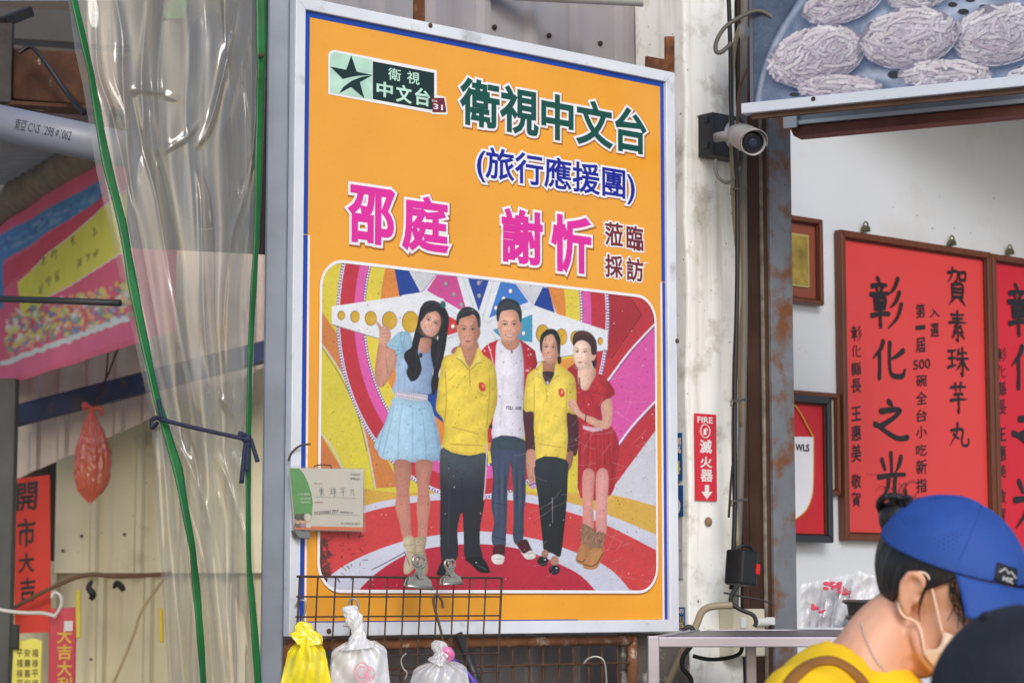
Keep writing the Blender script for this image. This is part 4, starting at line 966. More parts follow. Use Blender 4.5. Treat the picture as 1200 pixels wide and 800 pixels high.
# temple banner: a printed embroidered cloth
bn = on_plane('temple_banner', 'red and yellow embroidered temple banner with a blue upper edge hanging from the roof', 'banner', BN)
BN.w += .45
zb0 = BN.hit(60, 428)[1]; zb1 = BN.hit(60, 236)[1]
pb = Print(BN, 0, -.05, BN.w, zb0 - .02, zb1 + .06, 220, 150)
pb.col[:] = C(224, 84, 116)
pb.view(0, 200, 2.857)
pb.poly([(-60, 250), (340, 30), (340, 92), (-10, 318), (-60, 330)], C(64, 128, 186), smooth=False); pb.poly([(-60, 300), (14, 300), (14, 460), (-60, 470)], C(70, 126, 180), smooth=False)
rg = random.Random(11)
for _ in range(90):
    t = rg.random(); x = -20 + 360 * t; y_ = 262 - 205 * t + rg.uniform(-14, 34); pb.ell(x, y_, rg.uniform(4, 16), rg.uniform(3, 8), C(*rg.choice(((36, 92, 156), (110, 160, 200), (150, 170, 190), (40, 84, 140)))), ang=-28, soft=2, alpha=.6)
pb.poly([(12, 318), (340, 92), (346, 140), (105, 322), (40, 372), (14, 400)], C(214, 56, 84), smooth=False)
pb.poly([(103, 330), (340, 128), (440, 60), (450, 250), (372, 300), (165, 424), (120, 470), (70, 494), (60, 372)], C(226, 214, 66), smooth=False); pb.line([(103, 330), (340, 128), (440, 52)], 4, C(230, 214, 190), smooth=False); pb.line([(165, 424), (372, 300), (450, 250)], 5, C(236, 210, 200), smooth=False)
for x, y_ in ((150, 300), (183, 280), (245, 235), (316, 200), (140, 396), (166, 372), (196, 354), (264, 306), (292, 288), (320, 272)):
    for _ in range(6):
        pb.line([(x + rg.uniform(-9, 9), y_ + rg.uniform(-20, 16)), (x + rg.uniform(-9, 9), y_ + rg.uniform(-14, 20))], 4, C(136, 112, 60), soft=1.5, alpha=.75)
for _ in range(420):
    t = rg.random(); h = rg.random(); x = 22 + 420 * t; y_ = 480 + 130 * h - 120 * t
    c_ = rg.choice(((226, 206, 90), (90, 120, 176), (230, 226, 224), (226, 206, 90), (206, 54, 84), (120, 150, 130), (236, 160, 120)))
    pb.ell(x, y_, rg.uniform(4, 15), rg.uniform(4, 12), C(*c_), ang=rg.uniform(0, 180), soft=2, alpha=.8)
for i in range(60):
    x = 10 + i * 7; pb.ell(x, 640 - (x - 20) * .36 + rg.uniform(-6, 6), 10, 7, C(216, 222, 216), soft=2)
pb.poly([(-60, 680), (20, 656), (450, 500), (450, 560), (-60, 730)], C(228, 96, 134), smooth=False)
dep = .004 * np.sin(pb.A * 9) + .002 * np.sin(pb.A * 14 + pb.B * 5)
zt = pb.B.max()
pb.col = pb.col * .93 + .04
o = pb.obj('cloth', M('banner_cloth', (1, 1, 1, 1), .75, var=.10, vscale=5, attr=True, bump=.2, bscale=60), bn, depth=dep)
# iron rod
q = MB(); q.tube([P(-40, 349, 6.6), P(60, 352, 6.5), P(141, 355, 6.4)], .0095, 12); top_tag(q.obj('iron_rod', M('grey_iron', S(70, 70, 72), .5, .5, var=.2), smooth=True), 'thin iron rod crossing in front of the temple banner', 'rod')
# strings and salmon plastic bag
p0 = P(107, 482, 8.9)
sb = thing('salmon_bag', 'knotted salmon red plastic bag hanging on strings under the blue beam', 'plastic bag')
q = MB()
def crease(x, y, seed, n=9, f=7.0):
    """a crumple: creases in many directions"""
    r_ = random.Random(seed); t = 0
    for i in range(n):
        a_ = r_.uniform(0, math.pi); k = f * r_.uniform(.5, 1.8); t += (abs(math.sin((x * math.cos(a_) + y * math.sin(a_)) * k + r_.uniform(0, 6.28))) - .64) * (1.6 / (k / f + .6))
    return t / n ** .5
def bag_fn(u, v):
    a = 2 * math.pi * u; z = -0.345 * v; k = (0.14, .38, .62, .80, .95, 1.0, 1.0, .93, .70, .06); f = v * 9; i = min(int(f), 8); r = k[i] + (k[i + 1] - k[i]) * (f - i)
    r *= .066 * (1 + .13 * (abs(math.sin(4 * a + 1.5 * v)) - .5) * (1.25 - v) + .10 * (abs(math.sin(7.5 * a - 2 * v)) - .5) + .10 * crease(math.cos(a) * 1.5, math.sin(a) * 1.5 + v * 4, 5)); return (r * math.cos(a) + .010 * math.sin(v * 3), r * .75 * math.sin(a), z - .012 * math.cos(2 * a + 1) * v)
q.grid(bag_fn, 110, 70); o = q.obj('sack', film('salmon_film', S(230, 100, 64), .68, .22, .25), sb, smooth=True)
q = MB(); q.ball((0, 0, .005), (.014, .012, .018), 10, 8); q.tube([(0, 0, .01), (-.03, 0, .03), (-.025, 0, .0)], [.006, .01, .003], 8, 4); q.tube([(0, 0, .01), (.035, 0, .012), (.04, 0, -.02)], [.006, .01, .003], 8, 4); q.obj('knot', M('salmon_plastic', S(210, 90, 70), .4), sb, smooth=True)
q = MB(); q.tube([(0, 0, .01), tuple(P(126, 440, 8.95) - p0), tuple(P(143, 396, 9.0) - p0)], .004, 6); q.tube([(0, 0, .01), tuple(P(124, 445, 8.95) - p0), tuple(P(128, 396, 9.0) - p0)], .0035, 6); q.obj('string', M('brown_string', S(70, 52, 40), .8), sb)
sb.location = p0
# red paper scroll
SCP = Plane(0, 9.38, 0)
sc = on_plane('paper_scroll', 'red paper scroll with black brush characters hanging by the iron post', 'scroll', SCP)
poly = pxpoly(SCP, [(17, 742), (60, 740), (58.5, 556), (17, 561)]); q = MB(); q.prism(poly, -.001, .001); q.obj('paper', M('red_paper', S(222, 58, 40), .6, var=.08, vscale=6), sc)
q = MB()
for ch, tl, br in (('開', (20, 566), (43, 597)), ('市', (21, 608), (41, 640)), ('大', (22, 648), (40, 670)), ('吉', (24, 677), (41, 704))):
    (a0, b1), (a1, b0) = SCP.hit(*tl), SCP.hit(*br)
    put_text(q, ch, a0, a1, b0, b1, -.003, .022, .02, .12)
mat_ink = M('black_ink', S(28, 22, 26), .5, var=.15)
q.obj('lettering', mat_ink, sc)
# small goods hanging low at the left
HG = Plane(0, 8.5, 0)
def packet(name, label, cat, quad, mat, texts=(), th=.012, hole=True):
    t = on_plane(name, label, cat, HG); poly = pxpoly(HG, quad)
    q = MB(); q.prism(poly, -th / 2, th / 2); q.obj('wrapper', mat, t, bev=.004)
    q = MB()
    for body, tl, br in texts:
        (a0, b1), (a1, b0) = HG.hit(*tl), HG.hit(*br); put_text(q, body, a0, a1, b0, b1, -th / 2 - .001, .02)
    return t, q
t, q = packet('yellow_packet', 'pale yellow packet with dark writing hanging at the lower left edge', 'packet', [(13, 815), (48, 815), (50, 750), (38, 747), (16, 752)], M('yellow_wrapper', S(226, 214, 90), .3, var=.12, coat=.5), ())
for i in range(3):
    for j in range(4):
        (a0, b1), (a1, b0) = HG.hit(20 + i * 9, 760 + j * 12), HG.hit(27 + i * 9, 769 + j * 12); put_text(q, '平安福壽祿喜'[(i + j * 2) % 6], a0, a1, b0, b1, -.007, .02)
q.obj('lettering', M('olive_ink', S(110, 96, 40), .6), t)
t, q = packet('red_packet', 'crimson packet with gold characters on a white hook at the lower left', 'packet', [(57, 815), (88, 815), (90, 711), (58, 713)], M('crimson_wrapper', S(196, 40, 66), .35, var=.12, coat=.5), [(c, (68, 736 + i * 19), (84, 753 + i * 19)) for i, c in enumerate('大吉大利')])
q.obj('lettering', M('gold_ink', S(214, 178, 60), .5), t)
q = MB(); (a, b) = HG.hit(80, 733); q.box(a - .014, a + .018, -.009, -.0075, b - .018, b + .018); q.obj('price_tag', M('white_card', S(220, 214, 204), .6), t)
q = MB(); pts = [(64, 722), (70, 714), (73, 704), (70, 696), (64, 694), (61, 700)]; q.tube([(a, -.01, b) for a, b in pxpoly(HG, pts)], .006, 8, 5); q.obj('hook', M('white_plastic', S(222, 218, 208), .4), t, smooth=True)
t, q = packet('yellow_green_packet', 'narrow yellowish packet strip behind the crimson packet', 'packet', [(89, 748), (95, 747), (95, 690), (88, 692)], M('lime_wrapper', S(208, 190, 66), .4, var=.15))
t, q = packet('yellow_tag', 'slim bright yellow tag on the cream tin wall beside the clear curtain', 'tag', [(187, 752), (192, 753), (191, 712), (186, 712)], M('bright_yellow', S(238, 196, 40), .4))
q = MB(); (a0, b0), (a1, b1) = HG.hit(13, 760), HG.hit(24, 731); q.box(a0, a1, -.03, -.008, b0, b1); o = q.obj('black_box', M('black_plastic', S(24, 24, 26), .45), bev=.004); o.location = HG.o; top_tag(o, 'small black plastic box above the pale yellow packet', 'box')
wire = lambda name, label, cat, pts, Y, r, mat, seg=8: top_tag(MB().tube([P(x, y, Y) for x, y in pts], r, seg, 6).obj(name, mat, smooth=True), label, cat)
wire('white_string', 'white cord stretched in from the left edge to the crimson packet', 'cord', [(-30, 709), (20, 717), (50, 718), (66, 722)], 8.45, .007, M('white_cord', S(214, 210, 200), .6))
wire('brown_cable', 'brown cable sagging along the edge of the cream tin sheet', 'cable', [(10, 716), (30, 704), (70, 684), (103, 673), (140, 675), (200, 672)], 9.3, .009, M('brown_cable', S(116, 84, 54), .7, var=.2))
wire('beige_cable', 'thin beige cable curving down the cream tin wall', 'cable', [(126, 815), (146, 770), (157, 742), (168, 712), (200, 668)], 9.4, .006, M('beige_cable', S(190, 164, 118), .6))
for (px, py), lab in (((106, 696), 'left'), ((137, 687), 'right')):
    q = MB(); pts = [(px - 4, py + 2), (px, py - 4), (px + 5, py), (px + 8, py + 5)] if lab == 'right' else [(px + 2, py - 16), (px - 2, py - 8), (px + 3, py), (px, py + 6)]
    q.tube([P(x, y, 9.5) for x, y in pts], [.006, .012, .014, .01], 8, 5)
    top_tag(q.obj('wall_hook', M('black_plastic', S(24, 24, 26), .45), smooth=True), 'black clothes peg on the brown cable, lying flat' if lab == 'right' else 'dark hook hanging upright from the brown cable', 'hook')

# ================================================================== gathered clear curtain
curt = thing('clear_curtain', 'gathered clear plastic strip curtain with green edges tied with a dark rope', 'curtain')
yk = [-40, 0, 60, 100, 200, 300, 400, 490, 560, 620, 700, 830]
Lk = [74, 80, 88, 97, 113, 135, 158, 177, 182, 185, 191, 199]
Rk = [312, 312, 311, 311, 308, 303, 298, 295, 295, 297, 300, 309]
Lf = lambda y: float(np.interp(y, yk, Lk)); Rf = lambda y: float(np.interp(y, yk, Rk))
YC = 4.66
CREASES = [([(112, -40), (112, 14), (115, 84), (131, 133), (150, 217), (165, 280), (186, 400), (196, 480)], 1.0), ([(128, -40), (143, 38), (144, 88), (149, 175), (154, 224), (170, 330)], 1.0),
    ([(284, -40), (276, 25), (259, 98), (245, 147), (229, 176)], 1.1), ([(152, 105), (156, 119), (168, 175), (182, 224), (192, 280), (214, 400), (232, 480)], .9),
    ([(152, 110), (158, 105), (175, 105), (195, 112), (212, 118)], 1.3), ([(182, 182), (200, 172), (217, 161), (232, 146), (244, 131)], 1.2), ([(158, 224), (168, 150), (166, 90), (172, 20), (176, -40)], .8), ([(214, -40), (222, 60), (218, 130), (226, 240), (230, 330)], .8),
    ([(229, 194), (235, 227), (237, 280), (241, 400), (255, 490)], 1.0), ([(262, -40), (266, 60), (276, 160), (270, 240)], .9), ([(298, -40), (298, 140), (288, 224), (271, 280), (262, 380), (268, 480)], 1.0),
    ([(180, 500), (189, 620), (201, 830)], .9), ([(190, 500), (234, 629), (246, 700), (262, 830)], 1.2), ([(250, 524), (266, 560), (279, 602), (286, 626), (284, 648)], 1.3), ([(198, 498), (225, 552), (245, 606), (250, 650)], .9),
    ([(210, 560), (238, 665), (252, 830)], .9), ([(252, 458), (276, 490), (286, 540), (280, 570)], .9), ([(284, 530), (280, 640), (270, 700), (276, 830)], .9), ([(222, 505), (232, 560), (236, 640)], .8)]
def drape_all(q, nu, nv, u0, u1, back, ph, amp):
    y = np.repeat(np.linspace(-40, 830, nv + 1), nu + 1); u = np.tile(np.linspace(u0, u1, nu + 1), nv + 1); v = (y + 40) / 870
    L_ = np.interp(y, yk, Lk); R_ = np.interp(y, yk, Rk); W = R_ - L_
    wv = u + .035 * np.sin(v * 5 + ph) + .02 * np.sin(v * 11 + 2 * ph)
    x = L_ + W * (u + .022 * np.cos(2 * math.pi * 2.6 * wv + ph) * (1 - np.abs(2 * u - 1) ** 6))
    d = .016 * np.sin(2 * math.pi * 2.1 * wv + .9 * np.sin(3 * v) + ph) + .012 * np.sin(2 * math.pi * 1.3 * wv - 1.3 + v * 2) + .004 * np.sin(2 * math.pi * 4.7 * wv + 4.4 * v + ph * 2) * (.3 + .7 * v)
    d += .0012 * np.sin(v * 46 + 7 * u + ph) * np.sin(9 * u - 11 * v) + .0015 * np.sin(v * 24 - 13 * u)
    for k, (pts, a) in enumerate(CREASES):
        z = np.array(crom([(px + back * 260, py) for px, py in pts], 5)); best = np.full(len(x), 1e9); tt = np.zeros(len(x)); n_ = len(z) - 1
        for i in range(n_):
            (ax, ay), (bx, by) = z[i], z[i + 1]; ex, ey = bx - ax, by - ay; l = ex * ex + ey * ey
            t = np.clip(((x - ax) * ex + (y - ay) * ey) / max(l, 1e-9), 0, 1); dd = (x - ax - t * ex) ** 2 + (y - ay - t * ey) ** 2
            m = dd < best; tt[m] = ((i + t) / n_)[m]; best = np.minimum(best, dd)
        dist = np.sqrt(best); w = 2.6 if pts[0][0] < 215 and len(pts) < 6 and pts[0][1] < 200 else 3.1
        d += amp * a * w * (.0042 if w > 3 else .0018) * (np.sqrt(np.maximum(0, 1 - 0)) * np.exp(-np.sqrt(dist ** 2 + 1.2) / w) * np.clip(np.minimum(tt, 1 - tt) * 3.5, 0, 1)) * (1 if k % 3 else -.8)
    vs = [P(px, py, YC - dd + back) for px, py, dd in zip(x, y, d)]
    f = [(j * (nu + 1) + i, j * (nu + 1) + i + 1, (j + 1) * (nu + 1) + i + 1, (j + 1) * (nu + 1) + i) for j in range(nv) for i in range(nu)]
    return q.add(vs, f)
mat_clear = film('clear_pvc', S(164, 159, 152), .17, .04, .45)
q = MB(); drape_all(q, 170, 330, 0, 1, 0, 0, 1); q.obj('sheet', mat_clear, curt, smooth=True)
q = MB(); drape_all(q, 100, 180, .05, .93, .07, 1.9, .8); q.obj('inner_fold', mat_clear, curt, smooth=True)
mat_greenb = M('green_webbing', S(4, 92, 36), .4, var=.35, vscale=12, bump=.3, bscale=80, streak=(30, .4, S(20, 120, 60)))
def strip_px(name, ks, half, mat, Y=YC - .055, th=.003):
    ys = [k[0] for k in ks]; xs = [k[1] for k in ks]; ws = half
    q = MB()
    def fn(u, v):
        y = ys[0] + (ys[-1] - ys[0]) * v; x = float(np.interp(y, ys, xs)); w = float(np.interp(y, ys, ws))
        return P(x + (u - .5) * 1.7 * w * (1 + .10 * math.sin(v * 31) + .06 * math.sin(v * 77)) + .5 * math.sin(v * 23), y, Y + .012 * math.sin(v * 7) + .010 * (u - .5) + .003 * math.sin(v * 40))
    q.grid(fn, 4, 90); return q.obj(name, mat, curt, smooth=True, solid=th)
strip_px('edge_band', [(-40, 80), (0, 86), (87, 107), (175, 122), (200, 127), (263, 143), (340, 157), (470, 184), (552, 209), (642, 226), (830, 241)], [3.5, 4, 4.5, 5.5, 6, 6.5, 6, 5, 6, 4.5, 4], mat_greenb)
strip_px('edge_band', [(-40, 306), (0, 305), (70, 306), (140, 304.5), (280, 300), (440, 292.5), (520, 290.5), (665, 292), (830, 305)], [7, 7, 6.5, 4.5, 3.5, 3, 3, 3, 5.5], mat_greenb)
q = MB(); q.grid(lambda u, v: P(200 + 24 * u - 8 * v, -20 + 42 * v, YC + .05 + .01 * u), 4, 6); q.obj('top_band', mat_greenb, curt, solid=.003)
a_ = P(306, 65, YC - .06); MB().ball(a_, .006, 10, 8).obj('stud', M('rusty_screw', S(84, 66, 56), .7, .4), curt)
# dark rope
q = MB(); rp_ = [(177, 492, .02), (183, 489, -.06), (192, 492, -.085), (215, 498, -.08), (250, 506, -.085), (282, 513, -.09), (294, 516, -.08)]
q.tube([P(x, y, YC + d) for x, y, d in rp_], .0042, 8, 5)
q.tube([P(x, y, YC + .02 + d) for x, y, d in [(184, 496, -.08), (178, 501, -.04), (178, 494, -.02)]], .0042, 8, 5)
q.ball(P(289, 514, YC - .085), (.011, .008, .009), 10, 8); q.tube([P(x, y, YC + d) for x, y, d in [(288, 510, -.09), (281, 507, -.09), (283, 513, -.09)]], .004, 8, 4); q.tube([P(x, y, YC + d) for x, y, d in [(186, 468, -.075), (187, 478, -.08), (190, 490, -.085)]], .004, 8, 4)
for z in ([(288, 516), (286, 534), (283, 566)], [(291, 516), (290, 535), (289, 552)], [(294, 514), (298, 528), (302, 541)]): q.tube([P(x, y, YC - .085) for x, y in z], [.004, .0045, .005], 8, 4)
top_tag(q.obj('tie_rope', M('navy_rope', S(30, 36, 66), .7), smooth=True), 'dark navy rope knotted round the clear plastic curtain', 'rope')
# ================================================================== food picture board, top right
FS = Plane(868, 5.6, -26.4)
fs = on_plane('food_board', 'picture board of white taro balls on a steel tray hanging above the stall', 'signboard', FS)
fa0 = FS.hit(881, 60)[0]; fb0 = FS.hit(1040, 106)[1]; fb1 = fb0 + .42; fa1 = FS.hit(1290, 60)[0]
pf = Print(FS, 0, fa0, fa1, fb0, fb1, 600, 420)
def traycol(X, Y):
    t = np.clip((X - 880) / 320, 0, 1)
    return np.array(C(122, 132, 154))[None] * (1 - t)[:, None] + np.array(C(150, 164, 190))[None] * t[:, None]
pf.col[:] = traycol(pf.X, pf.Y)
pf.view(860, 0, 3.53)
pf.poly([(60, -60), (290, -60), (180, 160), (110, 420), (60, 440)], C(104, 112, 128), smooth=False)
pf.line([(300, -20), (200, 130), (130, 280), (100, 430)], [14, 16, 16, 14], C(168, 178, 198), soft=5); pf.line([(275, -20), (170, 140), (110, 300), (80, 430)], 6, C(84, 92, 112), soft=3, alpha=.8)
for z in ([(560, 120), (620, 60)], [(500, 330), (640, 300)], [(880, 60), (1100, -20)], [(620, 300), (700, 340)]): pf.line(z, [30, 20], C(196, 206, 226), soft=14, alpha=.8)
for x, y_, rx, ry in ((662, 310, 26, 17), (950, 50, 24, 13), (905, 20, 20, 11), (930, 110, 24, 13), (978, 2, 20, 9), (1035, 28, 20, 9), (250, 392, 22, 9), (1190, 285, 22, 10)):
    pf.ell(x, y_ - 2, rx + 2, ry + 2, C(186, 196, 214), alpha=.6); pf.ell(x, y_, rx, ry, C(44, 50, 66))
rg = random.Random(5)
def taro(cx, cy, rx, ry, ang, n=190):
    a = R(ang); ca, sa = math.cos(a), math.sin(a)
    loc = lambda u, v: (cx + u * rx * ca - v * ry * sa, cy + u * rx * sa + v * ry * ca)
    pf.ell(cx + 8, cy + ry * .20, rx * 1.03, ry * 1.02, C(70, 78, 100), ang=ang, soft=8, alpha=.7)
    edge = [loc(math.cos(t) * (1 + .03 * rg.uniform(-1, 1)), math.sin(t) * (1 + .04 * rg.uniform(-1, 1))) for t in np.linspace(0, 2 * math.pi, 30, endpoint=False)]
    pf.poly(edge, C(146, 144, 160)); pf.line([loc(math.cos(t), math.sin(t)) for t in np.linspace(.2, 2.2, 12)], 5, C(206, 208, 220), alpha=.7)
    for i in range(n):
        rr = math.sqrt(rg.random()) * .92; t = rg.uniform(0, 2 * math.pi); u, v = rr * math.cos(t), rr * math.sin(t)
        d = t + math.pi / 2 + rg.gauss(0, .55) if rr > .45 else rg.uniform(0, math.pi); l = rg.uniform(.12, .30); k = rg.uniform(-.4, .4)
        pts = [(u - l * math.cos(d - k), v - l * math.sin(d - k)), (u, v), (u + l * math.cos(d + k), v + l * math.sin(d + k))]
        pts = [p for p in pts if p[0] ** 2 + p[1] ** 2 < 1.0]
        if len(pts) < 2: continue
        w = rg.uniform(9, 16); up = max(0, min(1, .55 - v * .45 + rg.uniform(-.2, .2)))
        base = np.array(C(164, 158, 172)) * (1 - up) + np.array(C(222, 218, 224)) * up
        if rg.random() < .14: base = base * np.array((.96, .86, .94))
        q = [loc(*p) for p in pts]
        pf.line([(x + 1.5, y_ + 3) for x, y_ in q], w + 2, C(112, 108, 126), soft=2, alpha=.6); pf.line(q, w, tuple(base), soft=1.2, alpha=.95)
        if rg.random() < .35: pf.line([(x - 1, y_ - w * .22) for x, y_ in q], w * .25, C(240, 238, 242), soft=1.5, alpha=.55)
taro(450, 10, 175, 82, -18); taro(760, -20, 130, 60, -10); taro(1090, -60, 90, 50, 0, 80)
taro(340, 232, 208, 122, -16, 260); taro(1100, 140, 205, 128, -12, 260); taro(722, 155, 205, 125, -10, 270)
taro(440, 366, 175, 56, 0, 130); taro(872, 308, 195, 60, 0, 130); taro(1240, 330, 120, 60, 0, 80)
pf.speckle(160, .3, .7, C(60, 60, 70), .5)
pf.view(0, 0, 1)
for cell_, amp_ in ((22, .05), (6, .05), (1.6, .05)): pf.col *= (1 + amp_ * pf.nz(np.arange(len(pf.X)), cell_, cell_, int(cell_)))[:, None]
pf.col = np.clip((pf.col - .30) * 1.18 + .27, .02, 1)
photo2 = pf.obj('food_print', mat_photo, fs, gain=.80)
q = MB(); q.box(fa0, fa1, .002, .02, fb0 - .01, fb1); q.obj('backing', M('board_backing', S(120, 124, 132), .6), fs)
fe = MB(); x0 = FS.hit(870, 130)[0]; hb = FS.hit(1000, 109)[1]; hb2 = FS.hit(1000, 121.5)[1]
fe.box(x0, fa1, -.010, .021, hb2, hb); fe.obj('bottom_edge', M('white_steel_edge', S(206, 212, 222), .4, .25, var=.06, speck=(S(60, 60, 66), 90, .12, .8)), fs, bev=.002)
a, b = FS.hit(955, 117); MB().lathe([(.0055, 0), (.0055, .002), (.003, .003)], 10, Matrix.Translation((a, -.0105, b)) @ Matrix.Rotation(R(90), 4, 'X')).obj('screw', M('dark_screw', S(50, 40, 38), .6, .3), fs)
q = MB(); q.box(fa0 - .004, fa0 + .004, -.004, .03, hb, fb1); q.obj('side_edge', M('board_side', S(96, 100, 112), .5, .2), fs)
q = MB(); q.box(x0 + .02, fa1, .006, .020, hb2 - .012, hb2 - .0005); q.obj('lower_rail', M('stained_timber', S(92, 66, 50), .75, var=.4, vscale=14), fs)
# shutter channel below
SR = Plane(934, 5.95, -26.4)
sr = on_plane('shutter_channel', 'grey metal channel with a reddish brown underside below the food picture board', 'rail', SR)
y1 = SR.hit(1000, 128)[1]; y2 = SR.hit(1000, 141)[1]; y3 = SR.hit(1000, 154)[1]; ea = SR.hit(1300, 100)[0]
q = MB(); q.box(0, ea, -.02, .06, y2, y1); q.obj('channel', M('grey_channel', S(140, 146, 150), .4, .4, var=.15, streak=(20, .4, S(100, 96, 90))), sr, bev=.003)
q = MB(); q.box(0, ea, -.030, -.021, y2 - .003, y2 + .007); q.obj('channel_lip', M('bright_lip', S(196, 200, 202), .35, .4), sr)
q = MB(); q.prism([(.012, y3), (ea, y3), (ea, y2 - .004), (0, y2 - .004)], -.012, .05); q.obj('underside', M('red_oxide', S(122, 74, 62), .6, var=.3, vscale=12, speck=(S(50, 30, 26), 60, .2, .7)), sr, bev=.002)
q = MB(); q.box(-.006, .03, -.04, -.032, y2 - .012, y2 + .03); q.obj('end_clip', M('bright_lip', S(196, 200, 202), .35, .4), sr)

# ================================================================== framed red plaques
mat_frame = M('brown_wood_frame', S(104, 56, 36), .35, var=.25, vscale=30, stretch=(1, 1, .12), spec=.5)
mat_frame_in = M('brown_frame_inner', S(84, 44, 30), .4, var=.2, vscale=30)
def framed(name, label, cat, quad, w, face, pl=WL, off=.004, th=.03, group=None, mat=mat_frame, lean=True):
    """wooden frame with mitred corners; quad TL, TR, BR, BL of the outer edge in photo pixels"""
    t = on_plane(name, label, cat, pl, off, group)
    P_ = [pl.hit(x, y, off) for x, y in quad]
    aL_, aR_ = (P_[0][0] + P_[3][0]) / 2, (P_[1][0] + P_[2][0]) / 2; bT_, bB_ = (P_[0][1] + P_[1][1]) / 2, (P_[2][1] + P_[3][1]) / 2
    q = MB()
    o = [(aL_, bB_), (aR_, bB_), (aR_, bT_), (aL_, bT_)]; i = [(aL_ + w, bB_ + w), (aR_ - w, bB_ + w), (aR_ - w, bT_ - w), (aL_ + w, bT_ - w)]
    for k in range(4): q.prism([o[k], o[(k + 1) % 4], i[(k + 1) % 4], i[k]], -th, 0)
    q.obj('frame', mat, t, bev=.004)
    w2 = w * 1.22; i2 = [(aL_ + w2, bB_ + w2), (aR_ - w2, bB_ + w2), (aR_ - w2, bT_ - w2), (aL_ + w2, bT_ - w2)]
    q = MB()
    i = [(a + (.0004 if k in (0, 3) else -.0004), b + (.0004 if k < 2 else -.0004)) for k, (a, b) in enumerate(i)]
    for k in range(4): q.prism([i[k], i[(k + 1) % 4], i2[(k + 1) % 4], i2[k]], -th * .72, -.002)
    q.obj('inner_moulding', mat_frame_in, t, bev=.002)
    yf = -th * .4
    q = MB(); flat(q, i, yf); q.obj('red_panel' if face.name.startswith('red') else 'panel', face, t)
    return t, (aL_, aR_, bB_, bT_), yf
# brush writing: strokes on a 100 x 100 field (x right, y down), width per point
BR = {
 '彰': [[(22, 8), (28, 14)], [(4, 24), (50, 19)], [(18, 24), (22, 33)], [(38, 22), (33, 33)], [(0, 40), (56, 34)], [(12, 46), (13, 66)], [(12, 47), (45, 43), (43, 64)], [(14, 56), (42, 53)], [(14, 66), (42, 63)], [(2, 80), (56, 73)], [(28, 66), (29, 98)], [(88, 4), (76, 22), (60, 34)], [(92, 30), (80, 48), (62, 60)], [(98, 52), (84, 78), (54, 100)]],
 '化': [[(32, 2), (24, 22), (2, 48)], [(20, 30), (21, 62), (19, 98)], [(92, 20), (72, 36), (50, 48)], [(52, 4), (50, 40), (52, 78), (62, 90), (88, 88), (96, 70)]],
 '之': [[(44, 2), (54, 12)], [(20, 28), (70, 20), (76, 26), (52, 46), (18, 66)], [(2, 62), (14, 66), (40, 82), (70, 94), (98, 90)]],
 '光': [[(48, 0), (50, 40)], [(16, 14), (26, 32)], [(84, 6), (76, 22), (64, 36)], [(4, 48), (96, 40)], [(38, 46), (34, 68), (6, 98)], [(62, 44), (58, 74), (62, 92), (80, 98), (96, 90), (98, 72)]],
 '賀': [[(6, 16), (52, 10), (48, 36), (40, 38)], [(28, 2), (24, 22), (4, 42)], [(62, 12), (63, 34)], [(62, 13), (90, 10), (88, 32)], [(64, 32), (88, 30)], [(24, 46), (24, 80)], [(24, 47), (74, 44), (73, 78)], [(26, 57), (72, 55)], [(26, 67), (72, 66)], [(25, 79), (73, 77)], [(34, 82), (10, 99)], [(62, 82), (84, 98)]],
 '素': [[(16, 14), (84, 10)], [(24, 27), (78, 23)], [(4, 41), (96, 36)], [(50, 0), (50, 38)], [(54, 40), (34, 53), (56, 55)], [(68, 48), (26, 70), (76, 68)], [(70, 58), (78, 70)], [(50, 68), (50, 98), (42, 94)], [(32, 76), (16, 92)], [(66, 76), (84, 90)]],
 '珠': [[(4, 18), (38, 13)], [(6, 44), (36, 40)], [(0, 78), (40, 66)], [(21, 16), (21, 72)], [(54, 10), (46, 32)], [(52, 24), (92, 18)], [(44, 44), (98, 38)], [(71, 2), (71, 98), (64, 94)], [(68, 46), (54, 70), (40, 84)], [(74, 46), (84, 66), (100, 80)]],
 '芋': [[(6, 18), (94, 12)], [(32, 4), (35, 28)], [(66, 0), (61, 26)], [(26, 40), (74, 36)], [(2, 60), (98, 52)], [(50, 38), (51, 96), (38, 88)]],
 '丸': [[(42, 2), (38, 40), (4, 96)], [(10, 34), (66, 28), (62, 70), (66, 90), (82, 94), (96, 84), (96, 66)], [(22, 50), (46, 66)]],
}
def brush(mb, ch, a0, a1, b0, b1, y, w=11, seed=0, thick=1.0):
    r_ = random.Random(hash((len(BR[ch]), seed)) & 0xffff); sx, sz = (a1 - a0) / 100, (b1 - b0) / 100; s_ = (abs(sx) * abs(sz)) ** .5
    for i, st_ in enumerate(BR[ch]):
        pts = [(a0 + x * sx, b1 - yy * sz) for x, yy in st_]
        if len(pts) == 2:
            m = ((pts[0][0] + pts[1][0]) / 2, (pts[0][1] + pts[1][1]) / 2 + r_.uniform(-1, 2.5) * sz); pts = [pts[0], m, pts[1]]
        k = len(pts); fin = r_.choice((.5, .75, 1.0)); 
        ws = [w * s_ * thick * (1.05 if j == 0 else (fin if j == k - 1 else r_.uniform(.78, 1.0))) for j in range(k)]
        if st_[-1][0] < st_[0][0] - 8 and st_[-1][1] > st_[0][1]: ws[-1] = w * s_ * .28        # left-falling strokes taper out
        ribbon(mb, pts, ws, y - .00012 * i)
